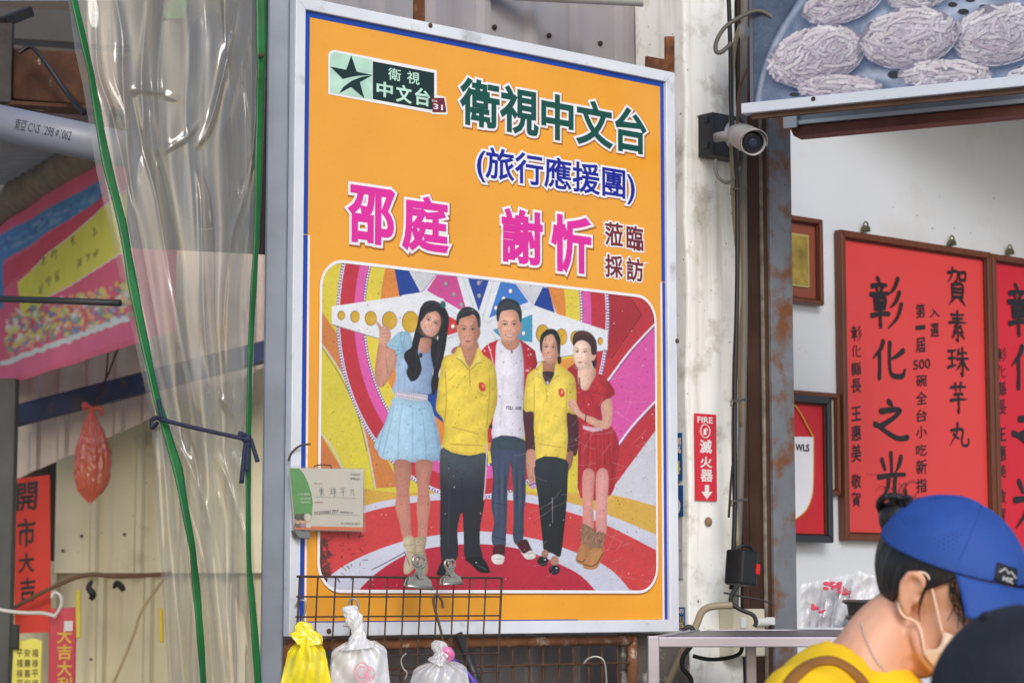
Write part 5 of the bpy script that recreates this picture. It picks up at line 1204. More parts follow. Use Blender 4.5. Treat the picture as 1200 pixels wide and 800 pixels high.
def col_text(t, items, y, name='lettering', wt=.018, jit=.014, shear=.14, mat=None):
    q = MB()
    for ch, tl, br in items:
        (a0, b1), (a1, b0) = WL.hit(tl[0], tl[1], .02), WL.hit(br[0], br[1], .02)
        if ch in BR: brush(q, ch, a0, a1, b0, b1, y, 10)
        else: put_text(q, ch, a0, a1, b0, b1, y, wt, jit, shear)
    return q.obj(name, mat or mat_ink2, t)
mat_ink2 = M('brush_ink', S(34, 24, 30), .42, var=.25, vscale=40)
mat_red1 = M('red_satin_panel', S(216, 64, 64), .34, var=.04, vscale=3, bump=.05, bscale=160)
mat_red2 = M('red_crimson_panel', S(204, 26, 50), .34, var=.06, vscale=3, bump=.05, bscale=160)
t, box_, yf = framed('red_plaque', 'large red plaque in a brown wooden frame with four big brush characters', 'plaque', [(976.5, 270), (1155, 297), (1160, 648), (983, 622)], .022, mat_red1, group=None)
y = yf - .0015
big = [('彰', (1021, 320), (1058, 386)), ('化', (1023, 398), (1063, 446)), ('之', (1025, 468), (1065, 517)), ('光', (1029, 530), (1063, 591))]
q = MB()
for ch, tl, br in big:
    (a0, b1), (a1, b0) = WL.hit(*tl, .02), WL.hit(*br, .02); brush(q, ch, a0, a1, b0, b1, y, {'彰': 10.5, '化': 13, '之': 14, '光': 12}[ch])
q.obj('large_lettering', mat_ink2, t)
q = MB()
for ch, tl, br in (('賀', (1110, 312), (1135, 359)), ('素', (1112, 363), (1134, 401)), ('珠', (1111, 405), (1136, 440)), ('芋', (1114, 447), (1134, 485)), ('丸', (1113, 494), (1137, 524))):
    (a0, b1), (a1, b0) = WL.hit(*tl, .02), WL.hit(*br, .02); brush(q, ch, a0, a1, b0, b1, y, {'賀': 9.5, '素': 10, '珠': 10, '芋': 12, '丸': 12}[ch])
q.obj('medium_lettering', mat_ink2, t)
col_text(t, [('入', (1090, 361), (1102, 372)), ('選', (1091, 378), (1101, 395))] +
         [(c, (1074, y0), (1085, y1)) for c, y0, y1 in (('第', 355, 373), ('一', 381, 386), ('屆', 395, 413))] + [('500', (1071, 420), (1091, 433))] +
         [(c, (1074.5, y0), (1087, y1)) for c, y0, y1 in (('碗', 438, 453), ('全', 458, 474), ('台', 479, 494), ('小', 499, 513), ('吃', 520, 534), ('新', 538, 555), ('指', 560, 577), ('南', 583, 598))], y, 'small_lettering')
col_text(t, [(c, (998.5, y0), (1010, y1)) for c, y0, y1 in (('彰', 380, 400), ('化', 404, 419), ('縣', 424, 440), ('長', 443, 460), ('王', 476, 493), ('惠', 498, 516), ('美', 520, 541), ('敬', 555, 572), ('賀', 576, 594))], y, 'signature_lettering')
t2, box2, yf2 = framed('crimson_plaque', 'crimson plaque in a brown wooden frame running out of the right edge of the picture', 'plaque', [(1156, 297.5), (1335, 326), (1340, 672), (1161, 648)], .022, mat_red2)
y = yf2 - .0015
q = MB()
for ch, tl, br in (('彰', (1182, 328), (1222, 396)), ('化', (1185, 404), (1228, 458)), ('之', (1187, 476), (1230, 530)), ('光', (1188, 555), (1232, 620))):
    (a0, b1), (a1, b0) = WL.hit(*tl, .02), WL.hit(*br, .02); brush(q, ch, a0, a1, b0, b1, y, {'彰': 10.5, '化': 13, '之': 14, '光': 12}[ch])
q.obj('large_lettering', mat_ink2, t2)
col_text(t2, [(c, (1169, y0), (1180, y1)) for c, y0, y1 in (('彰', 406, 424), ('化', 428, 443), ('縣', 447, 464), ('長', 468, 486), ('王', 501, 517), ('惠', 522, 540), ('美', 544, 560), ('敬', 573, 590), ('賀', 594, 612))], y, 'signature_lettering')
# brass hangers
mat_brass = M('dull_brass', S(110, 104, 78), .45, .7, var=.3, vscale=60)
for (px, py), tt in (((1011, 269.5), t), ((1112, 285.5), t), ((1180, 296), t2)):
    a, b = WL.hit(px, py, .004); q = MB(); q.prism([(a - .016, b - .006), (a + .016, b - .006), (a + .012, b + .008), (a + .005, b + .012), (a - .005, b + .012), (a - .012, b + .008)], -.02, -.006)
    q.tube([(a + .010 * math.cos(s_), -.013, b + .014 + .010 * math.sin(s_)) for s_ in np.linspace(-.4, math.pi + .4, 12)], .0026, 8); q.obj('hanger', mat_brass, tt, bev=.001)
# small brown frame, upper left of the wall
mat_mat = M('brown_mount', S(140, 74, 52), .5, var=.15); mat_goldin = M('gold_picture', S(168, 142, 66), .4, .3, var=.4, vscale=24)
t3, b3, yf3 = framed('small_brown_frame', 'small brown picture frame with a gold edged picture half hidden by the steel column', 'picture frame', [(880, 245), (959.5, 261), (954.5, 357), (880, 352)], .016, M('mount_board', S(136, 70, 50), .5, var=.15))
a0_, a1_, b0_, b1_ = b3; q = MB(); m_ = .052; q.box(a0_ + m_, a1_ - m_, yf3 - .004, yf3 - .001, b0_ + m_, b1_ - m_); q.obj('gold_slip', M('pale_gold', S(196, 184, 120), .35, .4), t3)
m_ = .058; q = MB(); q.box(a0_ + m_, a1_ - m_, yf3 - .006, yf3 - .0045, b0_ + m_, b1_ - m_); q.obj('picture', mat_goldin, t3)
# brown frame behind the black frame
t4, b4, yf4 = framed('lower_brown_frame', 'brown wooden frame mostly hidden behind the black frame with the pennant', 'picture frame', [(880, 452), (980, 463), (979, 581), (880, 576)], .015, M('mount_cream', S(180, 170, 150), .5), off=.004, th=.022)
# black frame with pennant
mat_blackf = M('black_frame', S(46, 48, 56), .35, var=.1)
t5, b5, yf5 = framed('pennant_frame', 'black frame holding a white pennant on a red ground at the foot of the wall', 'picture frame', [(876, 454), (968.5, 471), (968, 634), (876, 636)], .022, M('red_velvet', S(196, 36, 48), .6, var=.12, vscale=6), off=.036, th=.028, mat=mat_blackf)
pen = pxpoly(WL, [(870, 511), (949.5, 512), (949, 570), (946, 586), (941, 597), (934, 604), (915, 618), (896, 606), (880, 590)], .04)
q = MB(); q.prism(pen, yf5 - .006, yf5 - .003); q.obj('pennant', M('white_satin', S(228, 228, 236), .5, var=.06), t5)
q = MB(); q.tube([(a, yf5 - .006, b) for a, b in pxpoly(WL, [(949.5, 512), (949, 570), (946, 586), (941, 597), (934, 604), (915, 618)], .04)], .002, 6, 4); q.tube([(a, yf5 - .006, b) for a, b in pxpoly(WL, [(949, 512), (941, 497), (930, 478), (912, 440 + 20)], .04)], .0028, 6, 3); q.obj('gold_cord', M('gold_cord', S(206, 160, 60), .5), t5)
(a0_, b1_), (a1_, b0_) = WL.hit(928, 520, .04), WL.hit(944, 529, .04); q = put_text(MB(), 'WLS', a0_, a1_, b0_, b1_, yf5 - .0075, .03); q.obj('lettering', mat_ink2, t5)

# ================================================================== camera on the pillar
cc = thing('security_camera', 'bullet security camera on a black junction box fixed to the pale pillar', 'camera')
cc.location = PLR.pt(*PLR.hit(836, 163)); cc.rotation_euler = (0, 0, PLR.rz)
mat_blk = M('black_box_plastic', S(26, 27, 32), .4, var=.2, speck=(S(110, 104, 96), 120, .08, .5))
hw = .058
q = MB(); q.box(-hw, hw * .92, -.055, .0, -.056, .056); q.obj('junction_box', mat_blk, cc, bev=.004)
for z in (.038, -.030):
    q = MB(); q.box(-hw - .004, -hw + .004, -.040, -.022, z - .008, z + .008); q.obj('box_clip', mat_blk, cc, bev=.002)
q = MB(); q.lathe([(.040, 0), (.041, .003), (.040, .007), (.03, .009)], 28, Matrix.Translation((.022, -.055, .002)) @ Matrix.Rotation(R(90), 4, 'X')); q.obj('base_plate', M('grey_alloy', S(206, 206, 208), .35, .2, var=.08), cc, smooth=True)
for a_ in (40, 160, 280):
    q = MB(); q.lathe([(.004, 0), (.004, .003), (.002, .004)], 8, Matrix.Translation((.022 + .031 * math.cos(R(a_)), -.062, .002 + .031 * math.sin(R(a_)))) @ Matrix.Rotation(R(90), 4, 'X')); q.obj('screw', M('dark_screw', S(50, 40, 38), .6, .3), cc)
mat_cam = M('camera_grey', S(158, 156, 154), .4, .1, var=.12, vscale=20)
inv = Matrix.Rotation(-PLR.rz, 4, 'Z')
loc_of = lambda px, py, Y: inv @ (P(px, py, Y) - Vector(cc.location))
e0 = loc_of(846, 160, 5.80); e1 = loc_of(861, 158.5, 5.72)
q = MB(); q.tube([e0 + Vector((0, .02, 0)), e0, e1], [.013, .013, .016], 16); q.ball(e1, .019, 16, 12); q.obj('arm', mat_cam, cc, smooth=True)
c0 = loc_of(862, 157.5, 5.72); c1_ = loc_of(883, 167.5, 5.54)
ax_ = (c1_ - c0).normalized()
rot = ax_.to_track_quat('Z', 'Y').to_matrix().to_4x4(); L_ = (c1_ - c0).length
q = MB(); q.lathe([(.012, -.01), (.022, 0), (.027, .015), (.030, .05), (.0315, L_ - .012), (.0315, L_), (.0290, L_), (.0290, L_ - .010)], 32, Matrix.Translation(c0) @ rot); q.obj('body', mat_cam, cc, smooth=True)
q = MB(); q.lathe([(.0289, L_ - .0102), (.02, L_ - .0085), (.0005, L_ - .0080)], 32, Matrix.Translation(c0) @ rot); q.obj('front_glass', M('black_glass', S(18, 20, 28), .08, spec=.7), cc, smooth=True)
fx = rot @ Vector((0, 0, 1)); 
q = MB(); q.lathe([(.011, L_ - .0085), (.011, L_ - .0045), (.008, L_ - .0035), (.0005, L_ - .0035)], 20, Matrix.Translation(c0) @ rot); q.obj('lens', M('lens_blue', S(44, 50, 72), .1), cc, smooth=True)
q = MB()      # sun hood over the top
side = ax_.cross(Vector((0, 0, 1))).normalized(); upv = side.cross(ax_)
def hood(u, v):
    a_ = R(-14 + 208 * u); r_ = .0345; ln = L_ * .35 + (L_ * .65 + .020 * max(0, math.sin(a_))) * v
    return c0 + ax_ * ln + side * (r_ * math.cos(a_)) + upv * (r_ * math.sin(a_))
q.grid(hood, 28, 6); q.obj('sun_hood', mat_cam, cc, smooth=True, solid=.002)
a0_ = loc_of(839, 190, 5.83)
q = MB(); q.tube([loc_of(839, 188, 5.82), loc_of(838, 196, 5.80), loc_of(842, 208, 5.79), loc_of(852, 214, 5.79), loc_of(861, 208, 5.80), loc_of(866, 196, 5.82)], .0045, 8, 6); q.obj('cable', M('grey_cable', S(120, 118, 112), .5), cc, smooth=True)

# fire sticker and other stickers
fsr = on_plane('fire_sticker', 'red fire extinguisher sticker with white characters and a downward arrow on the pale pillar', 'sticker', PLR)
(sa0, sb1), (sa1, sb0) = PLR.hit(812, 484), PLR.hit(838.5, 587)
q = MB(); q.box(sa0, sa1, -.0055, -.0045, sb0, sb1); q.obj('sheet', M('red_sticker', S(212, 40, 60), .4, var=.06, speck=(S(240, 220, 220), 60, .06, .7)), fsr)
mat_wlet = M('white_sticker_ink', S(232, 226, 224), .5)
q = MB()
def stk(body, tl, br, wt): 
    (a0, b1), (a1, b0) = PLR.hit(*tl), PLR.hit(*br); put_text(q, body, a0, a1, b0, b1, -.0060, wt)
stk('FIRE', (815.5, 488), (833, 496), .025)
stk('滅', (818.5, 515), (832, 531), .028); stk('火', (819, 535), (832, 548), .028); stk('器', (819.5, 550), (833, 564), .028)
q.obj('lettering', mat_wlet, fsr)
q = MB(); ar = pxpoly(PLR, [(824, 568), (829, 568), (829, 576), (833, 576), (826.5, 585), (820, 576), (824, 576)]); flat(q, ar, -.0060)
q.obj('arrow', mat_wlet, fsr)
q = MB(); (a, b) = PLR.hit(824.5, 505); q.tube([(a + .017 * math.cos(s_), -.006, b + .017 * math.sin(s_)) for s_ in np.linspace(0, 2 * math.pi, 24, endpoint=False)], .0016, 6, closed=True)
q.tube([(a - .002, -.006, b - .010), (a - .002, -.006, b + .004)], .005, 8); q.tube([(a - .002, -.006, b + .004), (a + .004, -.006, b + .008), (a + .009, -.006, b + .002)], .0014, 6); q.obj('round_mark', mat_wlet, fsr)
# address plates on the pillar's side face
mat_plate = M('blue_plate', S(36, 84, 140), .4, var=.15, speck=(S(140, 130, 120), 50, .14, .7)); mat_plate_w = M('scraped_white', S(190, 192, 194), .6, var=.2, speck=(S(90, 84, 80), 40, .2, .8))
def plate(name, label, tl, br, mat, texts):
    t = on_plane(name, label, 'plate', PLL); (a0, b1), (a1, b0) = PLL.hit(*tl), PLL.hit(*br)
    q = MB(); q.box(min(a0, a1) - .03, max(a0, a1), -.008, -.0055, b0, b1); q.obj('sheet', mat, t, bev=.001)
    for body, tl2, br2, m in texts:
        (c0_, d1), (c1_, d0) = PLL.hit(*tl2), PLL.hit(*br2); put_text(MB(), body, c0_, c1_, d0, d1, -.0095, .03).obj('lettering', m, t)
mat_ylet = M('yellow_ink', S(226, 206, 130), .5)
plate('address_plate', 'blue address plate with a pale number on the side of the pillar', (788, 508), (802, 563), mat_plate, [('4', (793, 541), (800, 555), mat_ylet), ('廟', (793, 513), (801, 521), mat_wlet), ('溪', (793, 523), (801, 531), mat_wlet)])
plate('worn_plate', 'worn blue and white plate below the address plate on the side of the pillar', (788, 569), (803, 605), mat_plate, [('0', (793, 585), (800, 601), mat_wlet)])
plate('scraped_plate', 'scraped white label under the worn blue plate on the side of the pillar', (788, 608), (803, 678), mat_plate_w, [])
plate('phone_plate', 'small blue plate with numbers low on the side of the pillar', (790, 711), (805, 736), mat_plate, [('5-49', (795, 713), (804, 719), mat_wlet), ('L 11', (795, 722), (804, 728), mat_ylet), ('15', (795, 729), (804, 735), mat_ylet)])

# cables down the pillar's edge
bk_ = M('black_rubber', S(26, 26, 28), .5); bg_ = M('beige_sheath', S(150, 136, 112), .6, var=.15); gy_ = M('grey_cable', S(120, 118, 112), .5)
wire('long_black_cable', 'black cable running the full height of the pillar edge', 'cable', [(853, -30), (856, 60), (857, 130), (863, 200), (864, 320), (861, 470), (861, 600), (857, 690)], 5.80, .006, bk_)
wire('beige_conduit', 'beige cable running down the pillar edge to the black adapter', 'cable', [(868, 30), (860, 60), (857, 140), (860, 240), (866, 330), (861, 420), (860, 540), (864, 640)], 5.84, .0065, bg_)
wire('grey_conduit', 'grey conduit at the right edge of the pillar reaching the socket box', 'conduit', [(873, -30), (871, 180), (872, 360), (869, 520), (866, 600), (862, 690), (861, 714)], 5.95, .010, M('conduit_grey', S(104, 100, 94), .6, var=.2))
wire('brown_wire', 'thin brown wire looping behind the black cable beside the column', 'wire', [(876, 80), (866, 110), (864, 180), (868, 300), (866, 420), (868, 500)], 5.90, .004, M('brown_cable', S(116, 84, 54), .7, var=.2))
wire('looped_cable', 'stiff dark cable loop beside the food picture board', 'cable', [(914, 42), (910, 28), (900, 17), (886, 13), (868, 20), (850, 32), (840, 48), (839, 60), (846, 61), (858, 50)], 5.56, .0055, M('weathered_cable', S(88, 86, 78), .6, var=.2))
wire('loose_wire', 'loose wire end hanging from the pillar cables', 'wire', [(860, 530), (857, 560), (854, 606)], 5.80, .003, bk_)
q = MB(); q.ball(P(872, 38, 5.74), (.014, .014, .022), 12, 10); q.tube([P(868, 28, 5.74), P(872, 33, 5.74)], .006, 8); top_tag(q.obj('cable_clip', M('clear_clip', S(170, 168, 160), .25), smooth=True), 'milky plastic cable connector beside the food picture board', 'connector')
for y_ in (222, 587, 470):
    q = MB(); q.beam(P(858, y_, 5.78), P(874, y_ - 2, 5.83), .012, .006); q.beam(P(858, y_, 5.78), P(857, y_ + 6, 5.78), .012, .006); top_tag(q.obj('cable_saddle', M('saddle_metal', S(96, 92, 84), .5, .4), bev=.001), {222: 'metal cable saddle below the security camera', 587: 'metal cable saddle level with the foot of the red sticker', 470: 'metal cable saddle just above the red sticker'}[y_], 'saddle')
# adapter and socket box
ad = thing('power_adapter', 'black power adapter with a red switch among the pillar cables', 'adapter'); ad.location = P(869, 664, 5.78); ad.rotation_euler = (0, R(6), PLR.rz)
q = MB(); q.box(-.030, .030, -.03, .03, -.046, .042); q.obj('case', mat_blk, ad, bev=.006)
q = MB(); q.box(.020, .0325, -.034, -.026, -.016, .010); q.obj('switch', M('red_switch', S(206, 30, 34), .35), ad, bev=.002)
q = MB(); q.tube([(-.026, 0, .04), (-.01, -.01, .052), (.02, -.01, .05), (.03, 0, .03)], .004, 8, 5); q.obj('lead', bk_, ad, smooth=True)
sx = on_plane('socket_box', 'cream socket box with a plug at the foot of the pale pillar', 'socket', PLR)
(xa0, xb1), (xa1, xb0) = PLR.hit(842, 713), PLR.hit(879, 768)
q = MB(); q.box(xa0, xa1, -.055, 0, xb0, xb1); q.obj('box', M('cream_plastic', S(198, 190, 166), .45, var=.08, vscale=8), sx, bev=.004)
(a, b) = PLR.hit(852, 729); q = MB(); q.box(a - .010, a + .010, -.06, -.0555, b - .014, b + .014); q.obj('rocker', M('grey_rocker', S(206, 208, 208), .4), sx, bev=.002)
(a, b) = PLR.hit(872, 728); q = MB(); q.tube([(a - .02, -.062, b), (a + .025, -.062, b)], .011, 12); q.box(a + .02, a + .045, -.068, -.056, b - .008, b + .012); q.obj('plug', M('white_plug', S(220, 220, 216), .4), sx, bev=.002)
wire('plug_lead', 'black lead curling from the black adapter to the plug', 'lead', [(866, 684), (858, 696), (857, 706), (868, 714), (882, 720), (886, 728), (884, 734)], 5.72, .0055, bk_)
wire('beige_pipe', 'beige tube bending out of the socket box and down past the shelf', 'tube', [(858, 709), (836, 710), (823, 716), (816, 732), (806, 752), (794, 776), (780, 806)], 5.68, .009, bg_)
wire('tie_wire', 'thin dark wire stretched across the brown column', 'wire', [(848, 694), (862, 697), (890, 702), (905, 708)], 5.76, .0025, bk_)
wire('low_black_lead', 'black lead looping under the steel shelf', 'lead', [(812, 768), (830, 772), (850, 771), (866, 766), (870, 757)], 5.60, .005, bk_)
wire('coiled_lead', 'black coiled lead hanging under the left end of the shelf', 'lead', [(800, 738), (808, 734), (814, 742), (810, 756), (801, 768), (800, 782), (808, 792), (810, 800), (806, 820)], 5.58, .006, bk_)

# ================================================================== things above and below the signboard
wire('white_pipe', 'pale plastic pipe running along the top behind the signboard', 'pipe', [(380, -26), (560, -12), (735, -3), (749, -2)], 5.68, .022, M('pale_pvc', S(196, 194, 190), .4, var=.08), 16)
BK = Plane2(SG.pt(0, 0, -.022), SG.pt(1, 0, -.022))
q = MB(); q.prism(pxpoly(BK, [(779.5, 88), (789.5, 88), (789.5, 43), (779.5, 43)]), -.004, .004); q.prism(pxpoly(BK, [(757, 80), (779.3, 84), (779.3, 70), (757, 66)]), -.004, .004); o = q.obj('angle_bracket', mat_rust, bev=.001); o.location = BK.o; o.rotation_euler = (0, 0, BK.rz); top_tag(o, 'rusty angle bracket at the top right corner of the orange signboard', 'bracket')
q = MB(); q.prism(pxpoly(BK, [(485, 26), (497, 28), (497, -30), (485, -30)]), -.004, .004); o = q.obj('steel_strap', mat_rust, bev=.001); o.location = BK.o; o.rotation_euler = (0, 0, BK.rz); top_tag(o, 'rusty steel strap above the top edge of the orange signboard', 'strap')
# rusty mesh gate below
MG = Plane2(SG.pt(0, 0, -.03), SG.pt(1, 0, -.03))
mg = on_plane('mesh_gate', 'rusty framed wire mesh gate below the orange signboard', 'gate', MG)
mat_rbar = M('orange_rust', S(132, 84, 54), .8, .1, var=.4, vscale=26, grime=(S(206, 186, 166), .55, .66, 22), speck=(S(80, 40, 22), 90, .25, .8), bump=.5, bscale=80)
ga0 = MG.hit(336, 790)[0]; ga1 = MG.hit(741, 790)[0]; gz = MG.hit(640, 751)[1]
q = MB(); q.tube([(ga0, 0, gz), (ga1, 0, gz)], .0125, 12); q.tube([(ga1, 0, gz), (ga1, 0, .1)], .0125, 12); q.tube([(ga0, 0, gz), (ga0, 0, .1)], .0125, 12); q.tube([(ga0, 0, .1), (ga1, 0, .1)], .0125, 12); q.ball((ga1, 0, gz), .0135, 12, 8); q.obj('frame', mat_rbar, mg, smooth=True)
q = MB(); x = ga0 + .03; i = 0
while x < ga1 - .01: q.tube([(x, .004, .1), (x + .002 * (-1) ** i, .004, gz)], .0028, 6); x += .0475; i += 1
z = gz - .055
while z > .12: q.tube([(ga0, -.003, z), (ga1, -.003, z)], .0028, 6); z -= .052
q.obj('mesh', M('rust_wire', S(96, 66, 50), .8, .2, var=.4, vscale=60), mg)
q = MB(); q.tube([P(537, 742, 5.30), P(556, 790, 5.28), P(566, 830, 5.27)], .010, 10); top_tag(q.obj('iron_stay', M('grey_iron', S(70, 70, 72), .5, .5, var=.2), smooth=True), 'slanting dark iron stay in front of the rusty mesh gate', 'rod')
# loose hook on the mesh
q = MB(); q.tube([P(x, y, 5.38) for x, y in [(684, 777), (690, 771), (699, 769), (707, 773), (710, 786), (711, 815)]], .003, 8, 6); top_tag(q.obj('wire_hook', M('bright_wire', S(150, 150, 146), .35, .6), smooth=True), 'bent wire hook hanging on the rusty mesh gate', 'hook')
# dark rubbish wall between gate and shelf leg
q = MB(); q.box(.0, .11, -.02, -.004, 0, 1.44); 
# ================================================================== wire rack in front of the sign
RK = Plane2(SG.pt(0, 0, .075), SG.pt(1, 0, .075))
rk = on_plane('wire_rack', 'dark wire grid rack fixed in front of the lower left of the signboard', 'rack', RK)
ra0 = RK.hit(346, 700)[0]; ra1 = RK.hit(583, 700)[0]; rz1 = RK.hit(460, 676)[1]; rz0 = rz1 - .62
mat_wire = M('dark_wire', S(84, 68, 60), .6, .3, var=.35, vscale=60)
lean = lambda z: -.028 * (z - rz0) / (rz1 - rz0) + .02
q = MB(); n = 13
for i in range(n):
    x = ra0 + (ra1 - ra0) * i / (n - 1); r_ = .0019 if 0 < i < n - 1 else .0027; q.tube([(x - .006, lean(rz0), rz0), (x + .006, lean(rz1), rz1)], r_, 6)
z = rz1; i = 0
while z > rz0: q.tube([(ra0 - .004, lean(z) - .004, z), (ra1 + .004, lean(z) - .004, z)], 0.0028 if i == 0 else .0019, 6); z -= .0425; i += 1
q.obj('grid', mat_wire, rk)
mat_steelc = M('clip_steel', S(176, 172, 166), .28, .7, var=.25, vscale=40)
def bulldog(px, py, label, s=1.0, rot=0):
    t = thing('bulldog_clip', label, 'clip', group='clips on the wire rack'); t.location = RK.pt(*RK.hit(px, py), .028); t.rotation_euler = (0, R(rot), RK.rz)
    w = .034 * s
    for sg in (-1, 1):
        q = MB(); q.prism([(-w, -.012 * s), (w, -.012 * s), (w * .86, .004 * s), (w * .4, .014 * s), (-w * .4, .014 * s), (-w * .86, .004 * s)], sg * .006 - .001, sg * .006 + .001); q.obj('jaw', mat_steelc, t, bev=.0008)
    q = MB(); q.tube([(-w, -.006, -.012 * s), (w, -.006, -.012 * s)], .004 * s, 10); q.tube([(-w * .5, 0, .004), (w * .5, 0, .004)], .006 * s, 12); q.obj('spring', mat_steelc, t, smooth=True)
    for sg, dx in ((-1, -.016), (1, .014)):
        q = MB(); q.prism([(-.008, .006), (.008, .006), (dx + .010, .032 * s), (dx - .010, .032 * s)], sg * .012 - .0008, sg * .012 + .0008); q.tube([(dx + .011 * math.cos(a_) * s, sg * .012, .042 * s + .011 * math.sin(a_) * s) for a_ in np.linspace(0, 2 * math.pi, 16, endpoint=False)], .0035 * s, 8, closed=True); q.obj('lever', mat_steelc, t)
bulldog(481, 681, 'larger steel bulldog clip gripping the top wire of the rack below the beige boots', 1.05, 4)
bulldog(519, 678.5, 'smaller steel bulldog clip on the top wire nearer the black shoes', .82, -3)
def s_hook(label, pts, Y, mat=None, r=.0024): top_tag(MB().tube([P(x, y, Y) for x, y in pts], r, 8, 6).obj('wire_hook', mat or M('bright_wire', S(150, 150, 146), .35, .6), smooth=True), label, 'hook')
s_hook('bright wire hook holding the yellow bags at the left end of the rack', [(346, 712), (350, 704), (356, 703), (358, 710), (356, 722), (352, 732), (349, 745)], 4.93)
s_hook('wire hook holding the white bag with the pink print', [(408, 710), (411, 702), (417, 702), (420, 710), (416, 720), (412, 728), (414, 736), (420, 733)], 4.98)
s_hook('long rusty hook holding the white and purple bags', [(519, 712), (517, 702), (511, 697), (508, 704), (512, 722), (517, 740), (519, 756), (516, 764)], 5.06, mat_wire, .003)
s_hook('small curled hook low on the rack between the bags', [(476, 765), (470, 772), (472, 782), (477, 788), (474, 796)], 5.02)

# plastic carrier bags in bundles
def bundle(name, label, quad, Y, mat, seed, bulge=.03, sheets=3, neck=None, th=.004):
    t = thing(name, label, 'plastic bags'); rg = random.Random(seed)
    for k in range(sheets):
        off = (rg.uniform(-3, 3) * (k > 0), rg.uniform(0, 6) * (k > 0))
        def fn(u, v):
            (ax_, ay), (bx, by), (cx, cy), (dx, dy) = quad
            x = (ax_ + (bx - ax_) * u) * (1 - v) + (dx + (cx - dx) * u) * v; y_ = (ay + (by - ay) * u) * (1 - v) + (dy + (cy - dy) * u) * v
            sh = 1 - (1 - min(1, v / .16)) ** 2 if v < .16 else 1
            mid = (ax_ + bx) / 2; x = mid + (x - mid) * (.55 + .45 * sh) if v < .16 else x
            dd = bulge * math.sin(math.pi * u) * (.3 + .7 * math.sin(math.pi * min(1, v + .15))) + .006 * noise1(u * 4 + v * 1.2, seed + k) + .007 * crease(u * 1.6, v * 1.1, seed * 3 + k, 8, 5.0) + .005 * math.sin(8 * (u - .5) / (.2 + v)) * (1 - .6 * v)
            return P(x + off[0], y_ + off[1], Y + k * .016 - dd)
        q = MB(); q.grid(fn, 70, 80); q.obj('bag', mat, t, smooth=True)
    if neck:                       # the gathered, pleated top of the bundle
        pts = [np.array(z_) for z_ in crom([tuple(P(x, y_, Y - .012)) + (r,) for x, y_, r in neck], 7)]; n_ = len(pts); v = []; seg = 54
        for i, z_ in enumerate(pts):
            c = Vector(z_[:3]); d_ = (Vector(pts[min(i + 1, n_ - 1)][:3]) - Vector(pts[max(i - 1, 0)][:3])).normalized(); sx_ = d_.cross(Vector((0, 1, 0))).normalized(); sy_ = sx_.cross(d_)
            for j in range(seg):
                a_ = 2 * math.pi * j / seg; r_ = z_[3] * (.86 + .26 * abs(math.sin(4.5 * a_ + .25 * i + seed)) + .14 * abs(math.sin(7.5 * a_ - .18 * i)) + .10 * math.sin(i * .9 + 3 * a_)); v.append(c + sx_ * r_ * math.cos(a_) + sy_ * r_ * .7 * math.sin(a_))
        q = MB(); q.add(v, [(i * seg + j, i * seg + (j + 1) % seg, (i + 1) * seg + (j + 1) % seg, (i + 1) * seg + j) for i in range(n_ - 1) for j in range(seg)]); q.obj('gathered_neck', mat, t, smooth=True)
    return t
def plast(name, c, tr, rough=.3):
    m = film(name, c, tr, rough, .15, .08); return m
bundle('yellow_bag_bundle', 'bundle of bright yellow plastic bags hanging from the rack', [(340, 752), (378, 750), (394, 830), (322, 830)], 4.88, plast('yellow_film', S(252, 232, 30), .84, .22), 3, neck=[(348, 752, .020), (356, 744, .015), (358, 736, .012), (352, 737, .012), (364, 748, .017), (366, 756, .02)])
tb = bundle('white_bag_bundle', 'bundle of white plastic bags with a pink print hanging from the rack', [(392, 752), (452, 750), (460, 832), (384, 830)], 4.92, plast('white_film', S(240, 240, 244), .74, .22), 8, neck=[(421, 760, .034), (420, 750, .018), (420, 741, .012), (418, 733, .013), (414, 726, .018), (408, 721, .020), (404, 722, .010)])
WB = Plane2(P(385, 790, 4.86), P(460, 790, 4.86))
def circ_text(q, Y, pts, r): q.tube([P(x, y_, Y) for x, y_ in pts], r, 6, 4)
q = MB()
for cx_, cy_, r_ in ((424, 787, 8.5), (433, 789, 6)):
    circ_text(q, 4.852, [(cx_ + r_ * math.cos(a_), cy_ + 1.3 * r_ * math.sin(a_)) for a_ in np.linspace(0, 6.0, 14)], .0014)
    circ_text(q, 4.852, [(cx_ + .6 * r_ * math.cos(a_), cy_ + .8 * r_ * math.sin(a_)) for a_ in np.linspace(.5, 5.5, 12)], .0014)
for z in ([(417, 802), (431, 801)], [(419, 807), (430, 807)], [(424, 798), (424, 812)]): circ_text(q, 4.852, z, .0016)
q.obj('pink_print', M('pink_ink', S(236, 158, 178), .6), tb)
tb = bundle('mixed_bag_bundle', 'bundle of clear, pink and purple plastic bags at the right end of the rack', [(488, 776), (545, 774), (556, 830), (472, 832)], 5.0, plast('clear_bag_film', S(232, 232, 238), .58, .22), 14, neck=[(512, 778, .018), (516, 768, .012), (517, 758, .012), (510, 757, .008), (524, 770, .014)])
q = MB(); q.grid(lambda u, v: P(516 + 16 * u + 30 * v, 763 + 6 * u + 44 * v * (1 - .3 * u), 5.03 + .01 * math.sin(9 * u + 5 * v)), 10, 14); q.obj('purple_bag', plast('purple_film', S(110, 80, 200), .92), tb, smooth=True)
q = MB(); q.tube([P(516, 764, 4.99), P(524, 762, 4.985), P(528, 768, 4.99), P(524, 774, 4.99)], [.006, .010, .010, .004], 8, 5); q.obj('pink_handle', plast('pink_film', S(246, 130, 190), .95), tb, smooth=True)

